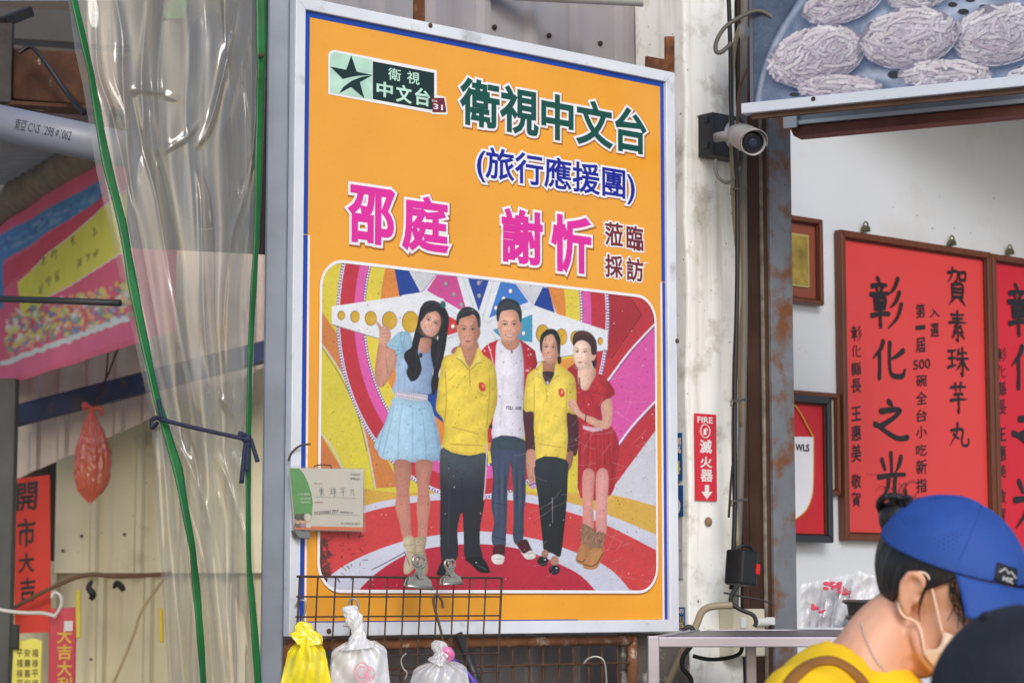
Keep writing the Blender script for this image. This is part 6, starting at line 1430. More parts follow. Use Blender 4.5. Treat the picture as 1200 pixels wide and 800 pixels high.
# name card in a clear sleeve clipped on the sign's edge
KD = Plane2(SG.pt(0, 0, .03), SG.pt(1, 0, .03))
kd = on_plane('card_sleeve', 'white and green licence card in a clear sleeve at the left edge of the signboard', 'card', KD)
kv = lambda pts: pxpoly(KD, [(335 + x / 8, 540 + y / 8) for x, y in pts])
q = MB(); q.prism(kv([(80, 640), (722, 655), (725, 78), (32, 65)]), .0, .002); q.obj('card', M('card_white', S(228, 226, 222), .5, var=.05, grime=(S(186, 178, 170), .6, .8, 14)), kd)
q = MB(); flat(q, kv([(84, 606), (215, 606), (242, 500), (250, 390), (238, 300), (205, 200), (165, 120), (122, 68), (34, 66)]), -.0008); q.obj('green_panel', M('green_card_ink', S(70, 172, 72), .4, var=.12, vscale=20), kd)
q = MB(); flat(q, kv([(80, 640), (720, 653), (720, 620), (84, 606)]), -.0010); q.obj('orange_band', M('orange_card_ink', S(240, 120, 52), .5), kd)
q = MB()
def kt(body, tl, br, wt=.01, y=-.0016, sh=0, jt=0):
    (a0, b1), (a1, b0) = kv([tl])[0], kv([br])[0]; put_text(q, body, a0, a1, b0, b1, y, wt, jt, sh)
for ch, x0_, x1_ in (('素', 305, 360), ('珠', 410, 470), ('芋', 505, 560), ('丸', 596, 645)):
    (a0, b1), (a1, b0) = kv([(x0_, 245)])[0], kv([(x1_, 330)])[0]; brush(q, ch, a0, a1, b0, b1, -.0016, 4.5)
kt('M200081707', (266, 460), (490, 498), .0, sh=.1); kt('90000-0', (505, 470), (622, 492), .0)
q.obj('handwriting', M('blue_black_pen', S(52, 54, 84), .5), kd)
q = MB(); kt('攤位名稱', (262, 202), (338, 220)); kt('證號編號', (264, 376), (345, 394)); q.obj('red_captions', M('faded_red_ink', S(196, 130, 130), .5), kd)
q = MB(); kt('彰化縣夜市', (602, 114), (690, 138), .0); kt('管理協會', (602, 154), (690, 178), .0); kt('彰化縣政府 編印', (510, 574), (692, 596), .0); q.obj('black_captions', mat_ink2, kd)
q = MB(); kt('小吃攤販', (105, 296), (222, 322), .0); kt('誠信經營', (135, 336), (225, 362), .0); kt('服務專線', (135, 374), (225, 396), .0); q.obj('white_captions', mat_wlet, kd)
q = MB(); flat(q, rrect(*[kv([(274, 342)])[0][0], kv([(690, 342)])[0][0]], kv([(480, 342)])[0][1] - .0004, kv([(480, 342)])[0][1] + .0004, .0003, 2), -.0014); flat(q, rrect(kv([(274, 500)])[0][0], kv([(690, 500)])[0][0], kv([(480, 500)])[0][1] - .0004, kv([(480, 500)])[0][1] + .0004, .0003, 2), -.0014); q.obj('rule_line', M('rule_grey', S(180, 178, 178), .6), kd)
for cx_, hairc, top in ((108, S(60, 44, 40), S(120, 90, 70)), (155, S(40, 32, 36), S(200, 140, 190)), (196, S(236, 234, 228), S(236, 234, 230))):
    q = MB(); (a, b) = kv([(cx_, 545)])[0]; flat(q, [(a + .0085 * math.cos(s_), b + .010 * math.sin(s_)) for s_ in np.linspace(0, 2 * math.pi, 18, endpoint=False)], -.0016); q.obj('small_face', M('card_skin', S(232, 190, 160), .5), kd)
    q = MB(); (a, b) = kv([(cx_, 524)])[0]; flat(q, [(a + .0095 * math.cos(s_), b + .0075 * math.sin(s_)) for s_ in np.linspace(0, 2 * math.pi, 18, endpoint=False)], -.0020); q.obj('small_hair', M('card_hair_%d' % cx_, hairc, .5), kd)
    q = MB(); (a, b) = kv([(cx_, 588)])[0]; flat(q, [(a - .010, b - .008), (a + .010, b - .008), (a + .006, b + .008), (a - .006, b + .008)], -.0013); q.obj('small_shirt', M('card_shirt_%d' % cx_, top, .5), kd)
q = MB(); q.prism(kv([(70, 655), (735, 668), (738, 62), (22, 50)]), -.0045, -.0035); q.obj('sleeve', film('clear_sleeve', S(230, 230, 230), .02, .12, .1), kd)
q = MB(); q.prism(kv([(110, 720), (220, 728), (222, 664), (70, 650)]), -.004, .012); q.obj('clip', M('grey_clip_plastic', S(120, 120, 118), .4, var=.2), kd, bev=.002)
q = MB(); q.tube([(a, .0, b) for a, b in kv([(262, 66), (270, 44), (330, 34), (420, 40), (430, 72)])], .0014, 6); q.obj('wire_tie', mat_wire, kd)
wire('bent_wire', 'bent wire sticking out above the licence card at the edge of the frame', 'wire', [(338, 540), (342, 530), (352, 522), (364, 520)], 4.99, .0022, mat_wire)

# ================================================================== steel shelf
sh = thing('steel_shelf', 'brushed steel shelf frame at the lower right carrying bags and bowls', 'shelf')
mat_inox = M('brushed_steel', S(168, 164, 178), .32, .7, var=.12, vscale=30, stretch=(.1, 1, 1))
A_ = P(759, 746, 4.6); zt = A_.z; xr = 2.6; yb = 5.70
q = MB(); q.box(A_.x, xr, 4.6, 4.63, zt - .020, zt); q.obj('front_rail', mat_inox, sh, bev=.002)
q = MB(); q.beam((A_.x + .013, 4.632, zt - .010), (P(815, 738, yb).x, yb, zt - .010), .024, .02); q.obj('side_rail', mat_inox, sh, bev=.002)
q = MB(); q.box(P(830, 738, yb).x, xr, yb, yb + .02, zt - .02, zt); q.obj('back_rail', mat_inox, sh, bev=.002)
q = MB(); q.box(A_.x, A_.x + .023, 4.598, 4.6215, 0, zt + .002); q.obj('leg', mat_inox, sh, bev=.002)
q = MB(); q.box(P(880, 780, 5.0).x - .01, P(880, 780, 5.0).x + .012, 5.0, 5.02, 0, zt - .022); q.obj('leg', mat_inox, sh, bev=.002)
q = MB(); q.box(xr - .03, xr - .005, 4.6, 4.62, 0, zt - .021); q.obj('leg', mat_inox, sh, bev=.002)
q = MB(); q.add([(A_.x + .03, 4.63, zt - .004), (xr, 4.63, zt - .004), (xr, yb, zt - .004), (P(828, 738, yb).x, yb, zt - .004)], [(0, 1, 2, 3)]); q.obj('top_plate', M('dull_steel_plate', S(120, 118, 124), .4, .6, var=.2, vscale=8), sh, solid=.004)
for i, (w_, lab) in enumerate(((.16, 0), (.11, 1))): pass
# clear bags stacked on the shelf
pb_ = thing('bag_stack', 'stack of clear printed plastic bags leaning on the steel shelf by the wall', 'plastic bags')
rg = random.Random(21)
for k in range(8):
    s_ = k / 7
    def fn(u, v):
        x = 936 + 7 * k + 3 * math.sin(3 * k) + u * (46 - 2.5 * k) + (1 - v) * (3 + 4.2 * s_ * 3); y_ = 668 + 28 * (1 - s_) * .6 + 8 * u * (-1 + 2 * s_) + v * (66 - 14 * (1 - s_) ) 
        y_ = min(y_, 735.5 - .2 * k)
        return P(x, y_, 5.62 - .020 * k + 0.010 * crease(u * 1.2 + k, v * 1.2, 40 + k, 8, 6.0) + .012 * math.sin(math.pi * u))
    q = MB(); q.grid(fn, 40, 44); q.obj('bag', film('crisp_bag_film', S(236, 238, 244), .5, .10, .4), pb_, smooth=True)
q = MB()
for cx_, cy_, n_ in ((972, 687, 7), (980, 686, 6), (991, 696, 3), (957, 712, 3), (968, 714, 2)):
    for _ in range(n_): q.ball(P(cx_ + rg.uniform(-7, 7), cy_ + rg.uniform(-4, 4), 5.50), (rg.uniform(.003, .008), .001, rg.uniform(.002, .006)), 8, 6)
q.tube([P(997 + 9 * math.cos(a_), 688 + 7 * math.sin(a_), 5.50) for a_ in np.linspace(-.3, math.pi + .3, 14)], .0022, 6); q.tube([P(997 + 6 * math.cos(a_), 688 + 4.6 * math.sin(a_), 5.50) for a_ in np.linspace(0, math.pi, 10)], .0014, 6)
q.obj('red_print', M('red_bag_ink', S(206, 50, 84), .5), pb_)
# dark bowls
bw = thing('bowl_stack', 'stack of dark grey metal bowls on the steel shelf behind the woman', 'bowls')
q = MB(); c_ = P(1030, 735, 5.35); base = Vector((c_.x, c_.y, zt - .001))
mat_bowl = M('dark_pewter', S(104, 98, 100), .38, .5, var=.2, vscale=14)
for k, (z_, r_) in enumerate(((0, .074), (.036, .080))):
    q = MB(); q.lathe([(r_ - .014, 0), (r_ - .010, .004), (r_ - .008, .026), (r_, .030), (r_ + .004, .033), (r_, .038), (r_ - .008, .036), (r_ - .010, .028), (r_ - .013, .006)], 36, Matrix.Translation(base + Vector((0, 0, z_)))); q.obj('bowl', mat_bowl, bw, smooth=True)
# crates and clutter under the shelf by the gate: dark stained board
q = MB(); pz = P(768, 790, 5.55); q.box(-.12, .11, -.01, .01, 0, P(770, 742, 5.75).z); o = q.obj('stained_board', M('stained_board', S(96, 88, 84), .8, var=.3, vscale=18, grime=(S(196, 190, 184), .56, .68, 14), speck=(S(40, 30, 28), 30, .3, .8)), bev=.002); o.location = (P(768, 790, 5.80).x, 5.80, 0); o.rotation_euler = (0, 0, R(40)); top_tag(o, 'stained board between the mesh gate and the pillar under the shelf', 'board')
# ================================================================== people
mat_skin = M('skin', S(222, 168, 140), .5, var=.10, vscale=24, bump=.08, bscale=220, sss=.12, speck=(S(190, 128, 102), 300, .08, .35))
mat_hair = M('black_hair', S(26, 21, 22), .42, var=.5, vscale=90, stretch=(1, 1, .12), bump=.5, bscale=150)
mat_yellow = M('yellow_cotton', S(246, 200, 20), .85, var=.08, vscale=9, bump=1.0, bscale=14)
mat_cap = M('blue_cap_cloth', S(36, 76, 156), .75, var=.14, vscale=14, bump=.9, bscale=18)
mat_mask = M('beige_mask', S(246, 216, 194), .8, var=.05, bump=.15, bscale=120)
mat_trouser = M('dark_trousers', S(44, 46, 56), .8, var=.2)
def limb(q, pts, rs, n=5, seg=18): q.tube(pts, rs, seg, n)
class Head:
    """x forward, y to the person's left, z up, origin between the ears"""
    def __init__(s, o, yaw, pitch, roll=0):
        s.m = Matrix.Translation(o) @ Matrix.Rotation(R(yaw), 4, 'Z') @ Matrix.Rotation(R(pitch), 4, 'Y') @ Matrix.Rotation(R(roll), 4, 'X')
    def __call__(s, x, y, z): return s.m @ Vector((x, y, z))
    def ball(s, q, c, r, rot=None, seg=20, rings=14):
        k = MB().ball((0, 0, 0), r, seg, rings, rot); q.add([s.m @ (Vector(p) + Vector(c)) for p in k.v], k.f)
def head_shape(q, H):
    H.ball(q, (-.005, 0, .036), (.098, .075, .088), seg=32, rings=24)             # skull
    H.ball(q, (.040, 0, -.015), (.056, .060, .072), seg=28, rings=20)              # face
    H.ball(q, (.050, 0, -.060), (.040, .044, .036)); H.ball(q, (.078, 0, -.078), (.017, .022, .016))   # jaw, chin
    q.tube([H(.012, -.056, -.045), H(.045, -.050, -.072), H(.078, -.018, -.086), H(.078, .018, -.086), H(.045, .050, -.072), H(.012, .056, -.045)], [.008, .010, .011, .011, .010, .008], 12, 4)
    for sg in (-1, 1): H.ball(q, (.028, sg * .028, -.048), (.042, .030, .036))
    q.tube([H(.098, 0, .022), H(.108, 0, .0), H(.119, 0, -.020), H(.112, 0, -.030)], [.007, .009, .012, .008], 12, 4)       # nose
    for sg in (-1, 1):
        H.ball(q, (.105, sg * .012, -.024), (.009, .008, .008)); H.ball(q, (.072, sg * .040, -.012), (.026, .020, .022))    # nostril, cheek
        H.ball(q, (.085, sg * .032, .018), (.014, .016, .012)); q.tube([H(.097, sg * .010, .036), H(.094, sg * .034, .040), H(.078, sg * .054, .034)], [.008, .009, .007], 10, 4)     # eyelid, brow
        ear = [(.004, -.072, -.024), (-.006, -.078, -.018), (-.016, -.085, .004), (-.014, -.088, .024), (-.002, -.086, .031), (.009, -.080, .024), (.010, -.076, .010)]
        q.tube([H(x, sg * -y, z) for x, y, z in ear], [.006, .0065, .0058, .0055, .0055, .0052, .004], 10, 5)
        H.ball(q, (.001, sg * .073, -.026), (.008, .006, .009)); H.ball(q, (-.005, sg * .074, .006), (.013, .0075, .024)); H.ball(q, (.008, sg * .076, -.006), (.005, .004, .007))
    q.tube([H(.098, -.026, -.052), H(.104, 0, -.050), H(.098, .026, -.052)], [.005, .007, .005], 10, 4)            # lips
def shell(center, radii, edge, H, nu=96, nv=36, bumpf=None, a0=0.0, a1=2 * math.pi):
    """an ellipsoidal shell round the head from its top down to the rim edge(azimuth) -> local z"""
    q = MB(); v = []
    for i in range(nu + 1):
        a = a0 + (a1 - a0) * i / nu; ze = edge(a); tm = math.acos(max(-1, min(1, (ze - center[2]) / radii[2])))
        for j in range(nv + 1):
            t = .02 + (tm - .02) * j / nv; k = 1 + (bumpf(a, t) if bumpf else 0)
            v.append(H(center[0] + radii[0] * k * math.sin(t) * math.cos(a), center[1] + radii[1] * k * math.sin(t) * math.sin(a), center[2] + radii[2] * k * math.cos(t)))
    q.add(v, [(i * (nv + 1) + j, i * (nv + 1) + j + 1, (i + 1) * (nv + 1) + j + 1, (i + 1) * (nv + 1) + j) for i in range(nu) for j in range(nv)])
    return q
def wrap(a): return (a + math.pi) % (2 * math.pi) - math.pi
def hand(q, w, d, up, s=1.0):
    """a relaxed hand at wrist w pointing along d"""
    d = Vector(d).normalized(); up = Vector(up); side = d.cross(up).normalized(); up = side.cross(d)
    q.tube([w, w + d * .04 * s, w + d * .085 * s], [.024 * s, .032 * s, .030 * s], 14, 3)
    for i, ln in enumerate((.062, .070, .066, .050)):
        b = w + d * .075 * s + side * (i - 1.5) * .019 * s
        q.tube([b, b + d * ln * .45 * s - up * .006, b + d * ln * .8 * s - up * .022 * s, b + d * ln * .9 * s - up * .036 * s], [.0095 * s, .009 * s, .008 * s, .007 * s], 10, 3)
    b = w + d * .02 * s - side * .026 * s; q.tube([b, b + d * .03 * s - side * .022 * s - up * .010, b + d * .062 * s - side * .024 * s - up * .018], [.012 * s, .011 * s, .009 * s], 10, 3)

# ---- woman in the blue cap
E_ = P(1067, 696, 3.20)
YAW, PITCH_H = -38, 30
H = Head(Vector((0, 0, 0)), YAW, PITCH_H)
off = Vector(E_) - H(-.002, -.080, 0); H = Head(off, YAW, PITCH_H)
wm = thing('person', 'person in a blue cap, beige face mask and yellow shirt bending over the stall', 'person')
nb = P(1016, 792, 3.27)                                     # base of the neck
q = MB(); head_shape(q, H)
limb(q, [H(-.030, 0, .0), H(-.030, 0, -.045), nb + Vector((.022, 0, .055)), nb + Vector((-.01, 0, -.01))], [.054, .048, .050, .066])
q.tube([H(.045, 0, -.070), H(.020, 0, -.088), nb + Vector((.052, 0, .035))], [.022, .032, .036], 14, 4)           # throat
for sg in (-1, 1): q.tube([H(-.022, sg * .052, -.025), nb + Vector((.06, sg * .028, .03))], [.012, .010], 10)     # neck cords
TY = R(-26); fT, lT = Vector((math.cos(TY), math.sin(TY), 0)), Vector((-math.sin(TY), math.cos(TY), 0))
T = lambda f, l, z: nb + fT * f + lT * l + Vector((0, 0, z))
pel = T(-.17, 0, 0); pel.z = .95
chest = nb * .62 + pel * .38
limb(q, [T(.01, 0, -.045), chest + fT * .02 + Vector((0, 0, .05)), chest * .5 + pel * .5, pel], [.070, .112, .105, .125])
RS, LS = T(-.040, -.165, -.062), T(-.030, .165, -.062)
ARMS = ((RS, -1), (LS, 1)); elb = lambda sg: T(.05, sg * .21, -.32); wri = lambda sg: T(.27, sg * .12, -.34)
for S_, sg in ARMS:
    el, wr = elb(sg), wri(sg)
    limb(q, [T(-.02, sg * .07, -.040), S_, S_ * .5 + el * .5, el, el * .5 + wr * .5, wr], [.050, .050, .042, .037, .034, .025])
    hand(q, wr, (wr - el), (0, 0, 1))
hipf = lambda sg: pel + lT * sg * .085
knee = lambda sg: Vector((0, 0, .50 - pel.z)) + pel + fT * .03 + lT * sg * .09
ankle = lambda sg: Vector((0, 0, .09 - pel.z)) + pel - fT * .02 + lT * sg * .095
for sg in (-1, 1):
    hip, kn, an = hipf(sg), knee(sg), ankle(sg)
    limb(q, [hip, hip * .5 + kn * .5, kn, kn * .5 + an * .5 - fT * .02, an], [.088, .076, .055, .052, .036]); q.tube([an - fT * .04 + Vector((0, 0, -.045)), an + fT * .04 + Vector((0, 0, -.055)), an + fT * .14 + Vector((0, 0, -.068))], [.036, .036, .022], 14, 4)
wbody = q.obj('body', mat_skin, wm, smooth=True, remesh=.0040, soft=7)
# shirt: trunk and short sleeves, a little larger than the body
q = MB()
limb(q, [T(-.030, 0, -.008), T(-.010, 0, -.06), chest + fT * .03 + Vector((0, 0, .06)), chest * .5 + pel * .5, pel + Vector((0, 0, -.03))], [.074, .112, .140, .128, .142], seg=28)
q.ball(T(.05, 0, -.085), (.085, .10, .075)); q.ball(T(.07, 0, -.15), (.09, .11, .09)); q.ball(T(.105, -.02, -.085), (.075, .10, .075))
for S_, sg in ARMS:
    el = elb(sg); limb(q, [T(-.030, sg * .045, -.012), T(-.038, sg * .11, -.034), S_, S_ * .55 + el * .45], [.066, .066, .068, .066], seg=22)
shirt = q.obj('shirt', mat_yellow, wm, smooth=True, remesh=.005, soft=5)
tx_ = bpy.data.textures.new('cloth_folds', 'CLOUDS'); tx_.noise_scale = .07; tx_.noise_depth = 1
dm = shirt.modifiers.new('Displace', 'DISPLACE'); dm.texture = tx_; dm.strength = .012; dm.mid_level = .5
q = MB()
for sg in (-1, 1): limb(q, [hipf(sg) + Vector((0, 0, .02)), (hipf(sg) + knee(sg)) * .5, knee(sg), ankle(sg)], [.112, .094, .076, .062])
q.ball(pel, (.14, .15, .10)); q.obj('trousers', mat_trouser, wm, smooth=True, remesh=.010, soft=4)
for sg in (-1, 1):
    an = ankle(sg); q = MB(); q.tube([an - fT * .05 + Vector((0, 0, -.044)), an + fT * .04 + Vector((0, 0, -.050)), an + fT * .15 + Vector((0, 0, -.060))], [.044, .044, .030], 16, 4); q.obj('shoe', M('grey_shoe', S(70, 70, 74), .6), wm, smooth=True)
# brown apron strap over the shoulder
from mathutils.bvhtree import BVHTree
def skin_of(o):
    """the finished surface of an object, to lay things on"""
    bpy.context.view_layer.update(); dg = bpy.context.evaluated_depsgraph_get(); ev_ = o.evaluated_get(dg); me = ev_.to_mesh()
    t = BVHTree.FromPolygons([o.matrix_world @ v.co for v in me.vertices], [tuple(p_.vertices) for p_ in me.polygons]); ev_.to_mesh_clear(); return t
def lay(tree, px, py, gap, far=4.5):
    h, n_, i_, d_ = tree.ray_cast(Vector((0, 0, EYE)), ray(px, py).normalized(), far)
    return (h + n_ * gap, n_) if h is not None else (None, None)
tr_ = skin_of(shirt); q = MB(); v = []
for px, py in crom([(914, 826), (927, 800), (942, 785), (958, 777), (978, 776), (998, 788), (1012, 803), (1024, 826)], 8):
    h, n_ = lay(tr_, px, py, .003)
    if h is not None: v.append((h, n_))
band = []
for i, (c, n_) in enumerate(v):
    lo, hi = max(0, i - 3), min(len(v) - 1, i + 3); t_ = (v[hi][0] - v[lo][0]).normalized(); nm = sum((v[k][1] for k in range(lo, hi + 1)), Vector()).normalized(); sd = t_.cross(nm).normalized(); c = sum((v[k][0] for k in range(lo, hi + 1)), Vector()) / (hi - lo + 1) + nm * .002
    band += [c + sd * w_ - nm * abs(w_) * .25 for w_ in (.009, .0045, 0, -.0045, -.009)]
q.add(band, [(5 * i + j, 5 * i + j + 1, 5 * i + j + 6, 5 * i + j + 5) for i in range(len(v) - 1) for j in range(4)])
q.obj('apron_strap', M('brown_webbing', S(150, 100, 44), .8, var=.15, bump=.3, bscale=120), wm, smooth=True, solid=.004)
# hair under the cap, bun and loose strands
def hair_edge(a):
    d = abs(wrap(a))                                    # 0 at the brow, pi at the nape
    return float(np.interp(d, [0, .9, 1.15, 1.35, 1.5, 1.62, 1.75, 2.0, 2.5, math.pi], [.085, .080, .040, .018, .034, .030, -.004, -.040, -.050, -.052]))
q = shell((-.006, 0, .034), (.1030, .0800, .0920), hair_edge, H, 140, 40, lambda a, t: .006 * math.sin(a * 40 + 3 * t) + .006 * math.sin(a * 17))
q.obj('hair', mat_hair, wm, smooth=True, solid=.006)
q = MB(); rg = random.Random(31)
for i in range(230):
    sd = rg.choice((-1, -1, -1, 1)); a0_ = rg.uniform(1.3, math.pi) * sd; z0_ = hair_edge(a0_) + rg.uniform(-.004, .05); a1_ = math.pi * sd - rg.uniform(.0, .35) * sd; z1_ = .065 + rg.uniform(-.02, .03); pts = []
    lift = rg.uniform(1.005, 1.03)
    for t in np.linspace(0, 1, 9):
        a_ = a0_ + (a1_ - a0_) * t ** 1.2; z_ = z0_ + (z1_ - z0_) * t + .012 * math.sin(math.pi * t) * rg.uniform(.2, 1); ct = max(-.98, min(.98, (z_ - .034) / .092)); st2 = math.sqrt(1 - ct * ct)
        pts.append(H(-.006 + .1030 * lift * st2 * math.cos(a_), .0800 * lift * st2 * math.sin(a_), z_))
    q.tube(pts, [.0004] + [.0009] * 7 + [.0005], 5)
q.obj('combed_strands', M('hair_sheen', S(44, 36, 36), .32, var=.5, vscale=60), wm, smooth=True)
q = MB(); H.ball(q, (-.100, -.012, .068), (.030, .033, .031), seg=24, rings=16)
for i in range(9):
    a_ = i * .7; q.tube([H(-.100 + .031 * math.cos(a_ + s_) * .9, -.012 + .034 * math.cos(s_ * 1.3 + i), .068 + .031 * math.sin(a_ + s_)) for s_ in np.linspace(0, 2.4, 9)], .0052, 8)
q.obj('hair_bun', mat_hair, wm, smooth=True, soft=1)
q = MB(); rg = random.Random(9)
for _ in range(26):
    b_ = H(-.095 + rg.uniform(-.02, .025), -.02 + rg.uniform(-.02, .02), .085 + rg.uniform(-.005, .01)); d_ = Vector((rg.uniform(-.05, .03), rg.uniform(-.01, .02), rg.uniform(.008, .042)))
    q.tube([b_, b_ + d_ * .5 + Vector((rg.uniform(-.01, .01), 0, .010)), b_ + d_ + Vector((rg.uniform(-.01, .015), 0, -.004))], [.0007, .0006, .0003], 5, 4)
for _ in range(16):
    s0 = rg.uniform(0, 1); b_ = H(.030 + .04 * s0, -.074 + .012 * s0, .045 + .01 * rg.random()); q.tube([b_, b_ + H.m.to_3x3() @ Vector((.010 + .02 * rg.random(), .004, -.018 - .018 * rg.random())), b_ + H.m.to_3x3() @ Vector((.012 + .05 * rg.random(), .012, -.030 - .030 * rg.random()))], [.0012, .0010, .0004], 5, 4)
q.tube([H(.012, -.078, .035), H(.014, -.0785, .010), H(.017, -.074, -.014), H(.024, -.070, -.028)], [.003, .0022, .0012, .0005], 6, 5)
q.obj('loose_strands', mat_hair, wm, smooth=True)
# brow, closed lashes
q = MB(); q.tube([H(.094, -.030, .0455), H(.085, -.048, .046), H(.074, -.060, .040)], [.002, .0028, .001], 8, 5); q.obj('eyebrow', mat_hair, wm, smooth=True)
q = MB(); q.tube([H(.0985, -.021, .011), H(.0965, -.034, .008), H(.087, -.047, .010), H(.080, -.053, .013)], [.0012, .0018, .0018, .0008], 8, 5); q.obj('eyelashes', mat_hair, wm, smooth=True)
# cap
def cap_edge(a):
    d = abs(wrap(a)); return float(np.interp(d, [0, .6, 1.2, 1.6, 2.1, 2.6, 2.75, 2.95, math.pi], [.074, .070, .058, .050, .042, .040, .066, .092, .096]))
cap = shell((-.004, 0, .042), (.1115, .0895, .0985), cap_edge, H, 120, 40, lambda a, t: .006 * math.sin(a * 3 + .5) + .004 * math.sin(7 * t + a * 2) + .003 * math.sin(a * 9 + t * 5))
co = cap.obj('cap', mat_cap, wm, smooth=True, solid=.003)
q = MB()
def brim(u, v):
    a_ = R(-66 + 132 * u); k = .006 + .072 * v * (math.cos(a_ * .9) ** .5 if abs(a_) < 1.5 else 0)
    x = -.004 + .1115 * .97 * math.cos(a_) + k * math.cos(a_ * .4); y = .0895 * .98 * math.sin(a_) + k * math.sin(a_ * .55) * .4
    return H(x, y, cap_edge(a_) - .001 - .016 * v - .022 * (y / .09) ** 2 * v)
q.grid(brim, 40, 12); q.obj('cap_brim', mat_cap, co, smooth=True, solid=.004)
q = MB()
for a_ in (-1.15, -.05 - math.pi / 2 - .9): 
    pts = []
    for t in np.linspace(.02, 1.25, 16): pts.append(H(-.004 + .1125 * math.sin(t) * math.cos(a_), .0903 * math.sin(t) * math.sin(a_), .042 + .0993 * math.cos(t)))
    q.tube(pts, .0010, 6)
q.obj('cap_seam', M('blue_seam', S(28, 62, 140), .8), co, smooth=True)
q = MB()      # row of ventilation holes on the side panel
for t in np.arange(.62, 1.22, .062):
    for i, a_ in enumerate(np.arange(-2.45, -1.3, .075)):
        if (i + int(t * 100)) % 1 == 0: H.ball(q, (-.004 + .1118 * math.sin(t) * math.cos(a_ + (int(t / .062) % 2) * .037), .0898 * math.sin(t) * math.sin(a_ + (int(t / .062) % 2) * .037), .042 + .0988 * math.cos(t)), .0015, seg=6, rings=4)
ho = q.obj('vent_holes', M('hole_blue', S(18, 44, 110), .9), co); ho['kind'] = 'stuff'
def on_cap(az, t, k=1.012): return Vector((-.004 + .1115 * k * math.sin(t) * math.cos(az), .0895 * k * math.sin(t) * math.sin(az), .042 + .0985 * k * math.cos(t)))
q = MB(); q.grid(lambda u, v: H(*on_cap(-.62 + .42 * u, 1.02 + .24 * v, 1.035)), 8, 6); pa_ = q.obj('cap_patch', M('black_patch', S(22, 24, 30), .7), co, smooth=True, solid=.0015)
q = MB(); W_ = lambda u, v: H(*on_cap(-.62 + .42 * u, 1.02 + .24 * v, 1.055))
for z in ([(.10, .50), (.32, .20), (.48, .42), (.60, .28), (.88, .56)], [(.30, .62), (.30, .88)], [(.46, .62), (.46, .88)], [(.30, .75), (.46, .75)], [(.58, .62), (.58, .88)], [(.72, .62), (.58, .75), (.74, .88)]): q.tube([W_(*p) for p in z], .0009, 6)
q.obj('patch_emblem', M('white_thread', S(220, 220, 220), .7), pa_)
# mask and its loops
q = MB()
def maskf(u, v):
    th = (u - .5) * 2; a_ = th * 1.22; sd = abs(th)
    z = (-.004 - .020 * sd ** 1.5) * (1 - v) + (-.098 + .034 * sd ** 1.4) * v
    prof = .125 + .016 * math.sin(math.pi * min(1, v * 1.25)) - .030 * max(0, v - .62) / .38
    x = prof * math.cos(a_) ** .85 + .012 * (1 - math.cos(a_)); y = .0675 * math.sin(a_) * (1 + .04 * math.sin(v * 3))
    pl_ = .0028 * math.sin(v * 24) * (1 - sd ** 4)
    return H(x + pl_, y * (1 + .02), z)
q.grid(maskf, 44, 36); mk = q.obj('face_mask', mat_mask, wm, smooth=True, solid=.0014)
q = MB()
for sg in (-1, 1):
    m0 = maskf(0 if sg < 0 else 1, .06); m1 = maskf(0 if sg < 0 else 1, .94)
    q.tube([m0, H(.030, sg * .0745, .012), H(.010, sg * .082, .036), H(-.004, sg * .086, .034)], .0016, 6, 5); q.tube([m1, H(.022, sg * .066, -.034), H(.000, sg * .077, -.032), H(-.014, sg * .079, -.020)], .0016, 6, 5)
q.obj('ear_loop', mat_mask, mk, smooth=True)
# thin necklace
q = MB(); tb_ = skin_of(wbody)
for i, (px, py) in enumerate(crom([(1010, 731), (1013, 743), (1018, 757), (1025, 771), (1035, 784), (1048, 795), (1064, 806)], 14)):
    h, n_ = lay(tb_, px, py, .0012)
    if h is not None: q.ball(h, .0010 if i % 4 else .0019, 6, 5)
q.obj('necklace', M('silver_chain', S(210, 206, 200), .25, .8), wm, smooth=True)

# ---- person in the dark cap, lower right corner
dk_ = thing('person', 'person in a dark navy cap with their back turned at the lower right corner', 'person')
hc = P(1204, 818, 2.5) + Vector((.006, .03, .0))
H2 = Head(hc - Vector((0, 0, .045)), 120, 8, 0)
q = MB(); head_shape(q, H2); nb2 = hc + Vector((.01, .0, -.20))
limb(q, [H2(-.03, 0, -.02), H2(-.03, 0, -.07), nb2], [.058, .054, .062])
pel2 = Vector((nb2.x + .02, nb2.y, .80)); ch2 = nb2 * .6 + pel2 * .4
limb(q, [nb2, ch2, pel2], [.09, .125, .13])
sd2 = Vector((.9, .35, 0)).normalized(); fw2 = Vector((-.35, .9, 0))
for sg in (-1, 1):
    S_ = nb2 + sd2 * sg * .17 + Vector((0, 0, -.06)); el = nb2 + sd2 * sg * .22 + Vector((0, 0, -.32)); wr = el + fw2 * .2 + Vector((0, 0, .02))
    limb(q, [nb2 + Vector((0, 0, -.03)), S_, S_ * .5 + el * .5, el, wr], [.06, .058, .046, .038, .026]); hand(q, wr, wr - el, (0, 0, 1))
    hip = pel2 + sd2 * sg * .085; kn = Vector((hip.x, hip.y, .44)) + fw2 * .02; an = Vector((hip.x, hip.y, .08))
    limb(q, [hip, hip * .5 + kn * .5, kn, an], [.09, .078, .056, .036]); q.tube([an + Vector((0, 0, -.04)), an + fw2 * .12 + Vector((0, 0, -.058))], [.036, .022], 12)
q.obj('body', mat_skin, dk_, smooth=True, remesh=.006, soft=3)
q = MB(); limb(q, [nb2 + Vector((0, 0, -.03)), ch2, pel2 + Vector((0, 0, -.05))], [.105, .142, .150], seg=26)
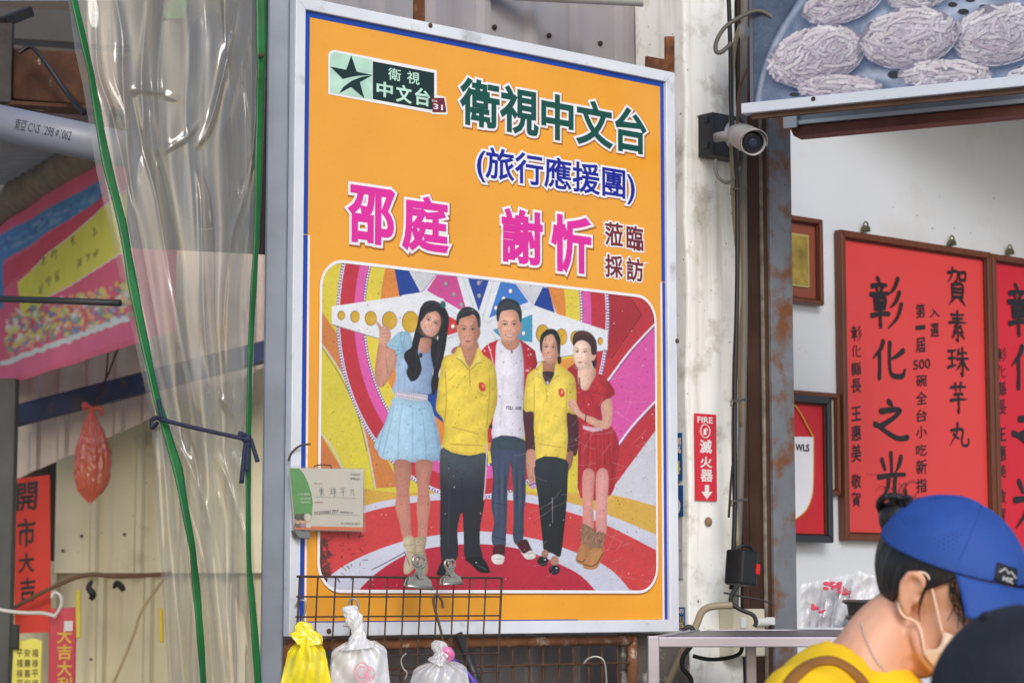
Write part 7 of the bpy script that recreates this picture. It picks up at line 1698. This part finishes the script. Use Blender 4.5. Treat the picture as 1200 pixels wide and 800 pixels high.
for sg in (-1, 1):
    S_ = nb2 + sd2 * sg * .17 + Vector((0, 0, -.06)); el = nb2 + sd2 * sg * .22 + Vector((0, 0, -.32)); limb(q, [nb2 + sd2 * sg * .05 + Vector((0, 0, -.035)), S_, S_ * .4 + el * .6], [.07, .074, .066])
q.obj('jacket', M('charcoal_cotton', S(40, 42, 52), .85, var=.15, bump=.3), dk_, smooth=True, remesh=.009, soft=4)
q = MB()
for sg in (-1, 1):
    hip = pel2 + sd2 * sg * .085; limb(q, [hip, Vector((hip.x, hip.y, .44)) + fw2 * .02, Vector((hip.x, hip.y, .09))], [.115, .078, .062])
q.obj('trousers', mat_trouser, dk_, smooth=True, remesh=.012, soft=4)
mat_cap2 = M('navy_cap_cloth', S(30, 34, 46), .85, var=.3, vscale=20, bump=.9, bscale=60)
q = shell((-.004, 0, .045), (.1085, .094, .0975), lambda a: .01 + .006 * math.cos(a), H2, 90, 36, lambda a, t: .008 * math.sin(a * 3) + .006 * math.sin(5 * t + a)); c2 = q.obj('cap', mat_cap2, dk_, smooth=True, solid=.004)
q = MB(); bp_ = P(1158, 722, 2.52); q.ball(bp_, (.010, .010, .006), 14, 10); q.obj('cap_button', mat_cap2, c2, smooth=True)
q = shell((-.006, 0, .030), (.103, .085, .095), lambda a: float(np.interp(abs(wrap(a)), [0, 1.2, 1.7, math.pi], [.03, .02, -.04, -.055])), H2, 80, 30); q.obj('hair', mat_hair, dk_, smooth=True, solid=.005)
q = MB()
def brim2(u, v):
    a_ = R(-60 + 120 * u); k = .004 + .068 * v * math.cos(a_ * .9) ** .5
    return H2(-.004 + .106 * math.cos(a_) + k, .092 * math.sin(a_), .02 - .02 * v - .02 * (math.sin(a_)) ** 2)
q.grid(brim2, 30, 8); q.obj('cap_brim', mat_cap2, c2, smooth=True, solid=.004)
# ================================================================== every thing gets its origin at its own base
bpy.context.view_layer.update()
def _corners(o):
    return [Vector(c) for c in o.bound_box] if o.type == 'MESH' else []
for o in list(scene.objects):
    if o.parent is not None or o.type not in ('EMPTY', 'MESH') or o.get('kind') == 'structure': continue
    if o.get('category') and not o.get('kind'): o['kind'] = 'thing'
    if o.type == 'EMPTY' and o.children:
        inv_ = o.matrix_world.inverted(); pts = [inv_ @ (ch.matrix_world @ c) for ch in o.children for c in _corners(ch)]
        lo = Vector([min(p[i] for p in pts) for i in range(3)]); hi = Vector([max(p[i] for p in pts) for i in range(3)])
        d = Vector(((lo.x + hi.x) / 2, (lo.y + hi.y) / 2, lo.z))
        o.location = o.matrix_world @ d
        for ch in o.children: ch.location = ch.location - d
    elif o.type == 'MESH' and o.data.users == 1:
        pts = _corners(o); lo = Vector([min(p[i] for p in pts) for i in range(3)]); hi = Vector([max(p[i] for p in pts) for i in range(3)])
        d = Vector(((lo.x + hi.x) / 2, (lo.y + hi.y) / 2, lo.z))
        m = o.matrix_world.copy(); o.data.transform(Matrix.Translation(-d)); o.location = m @ d
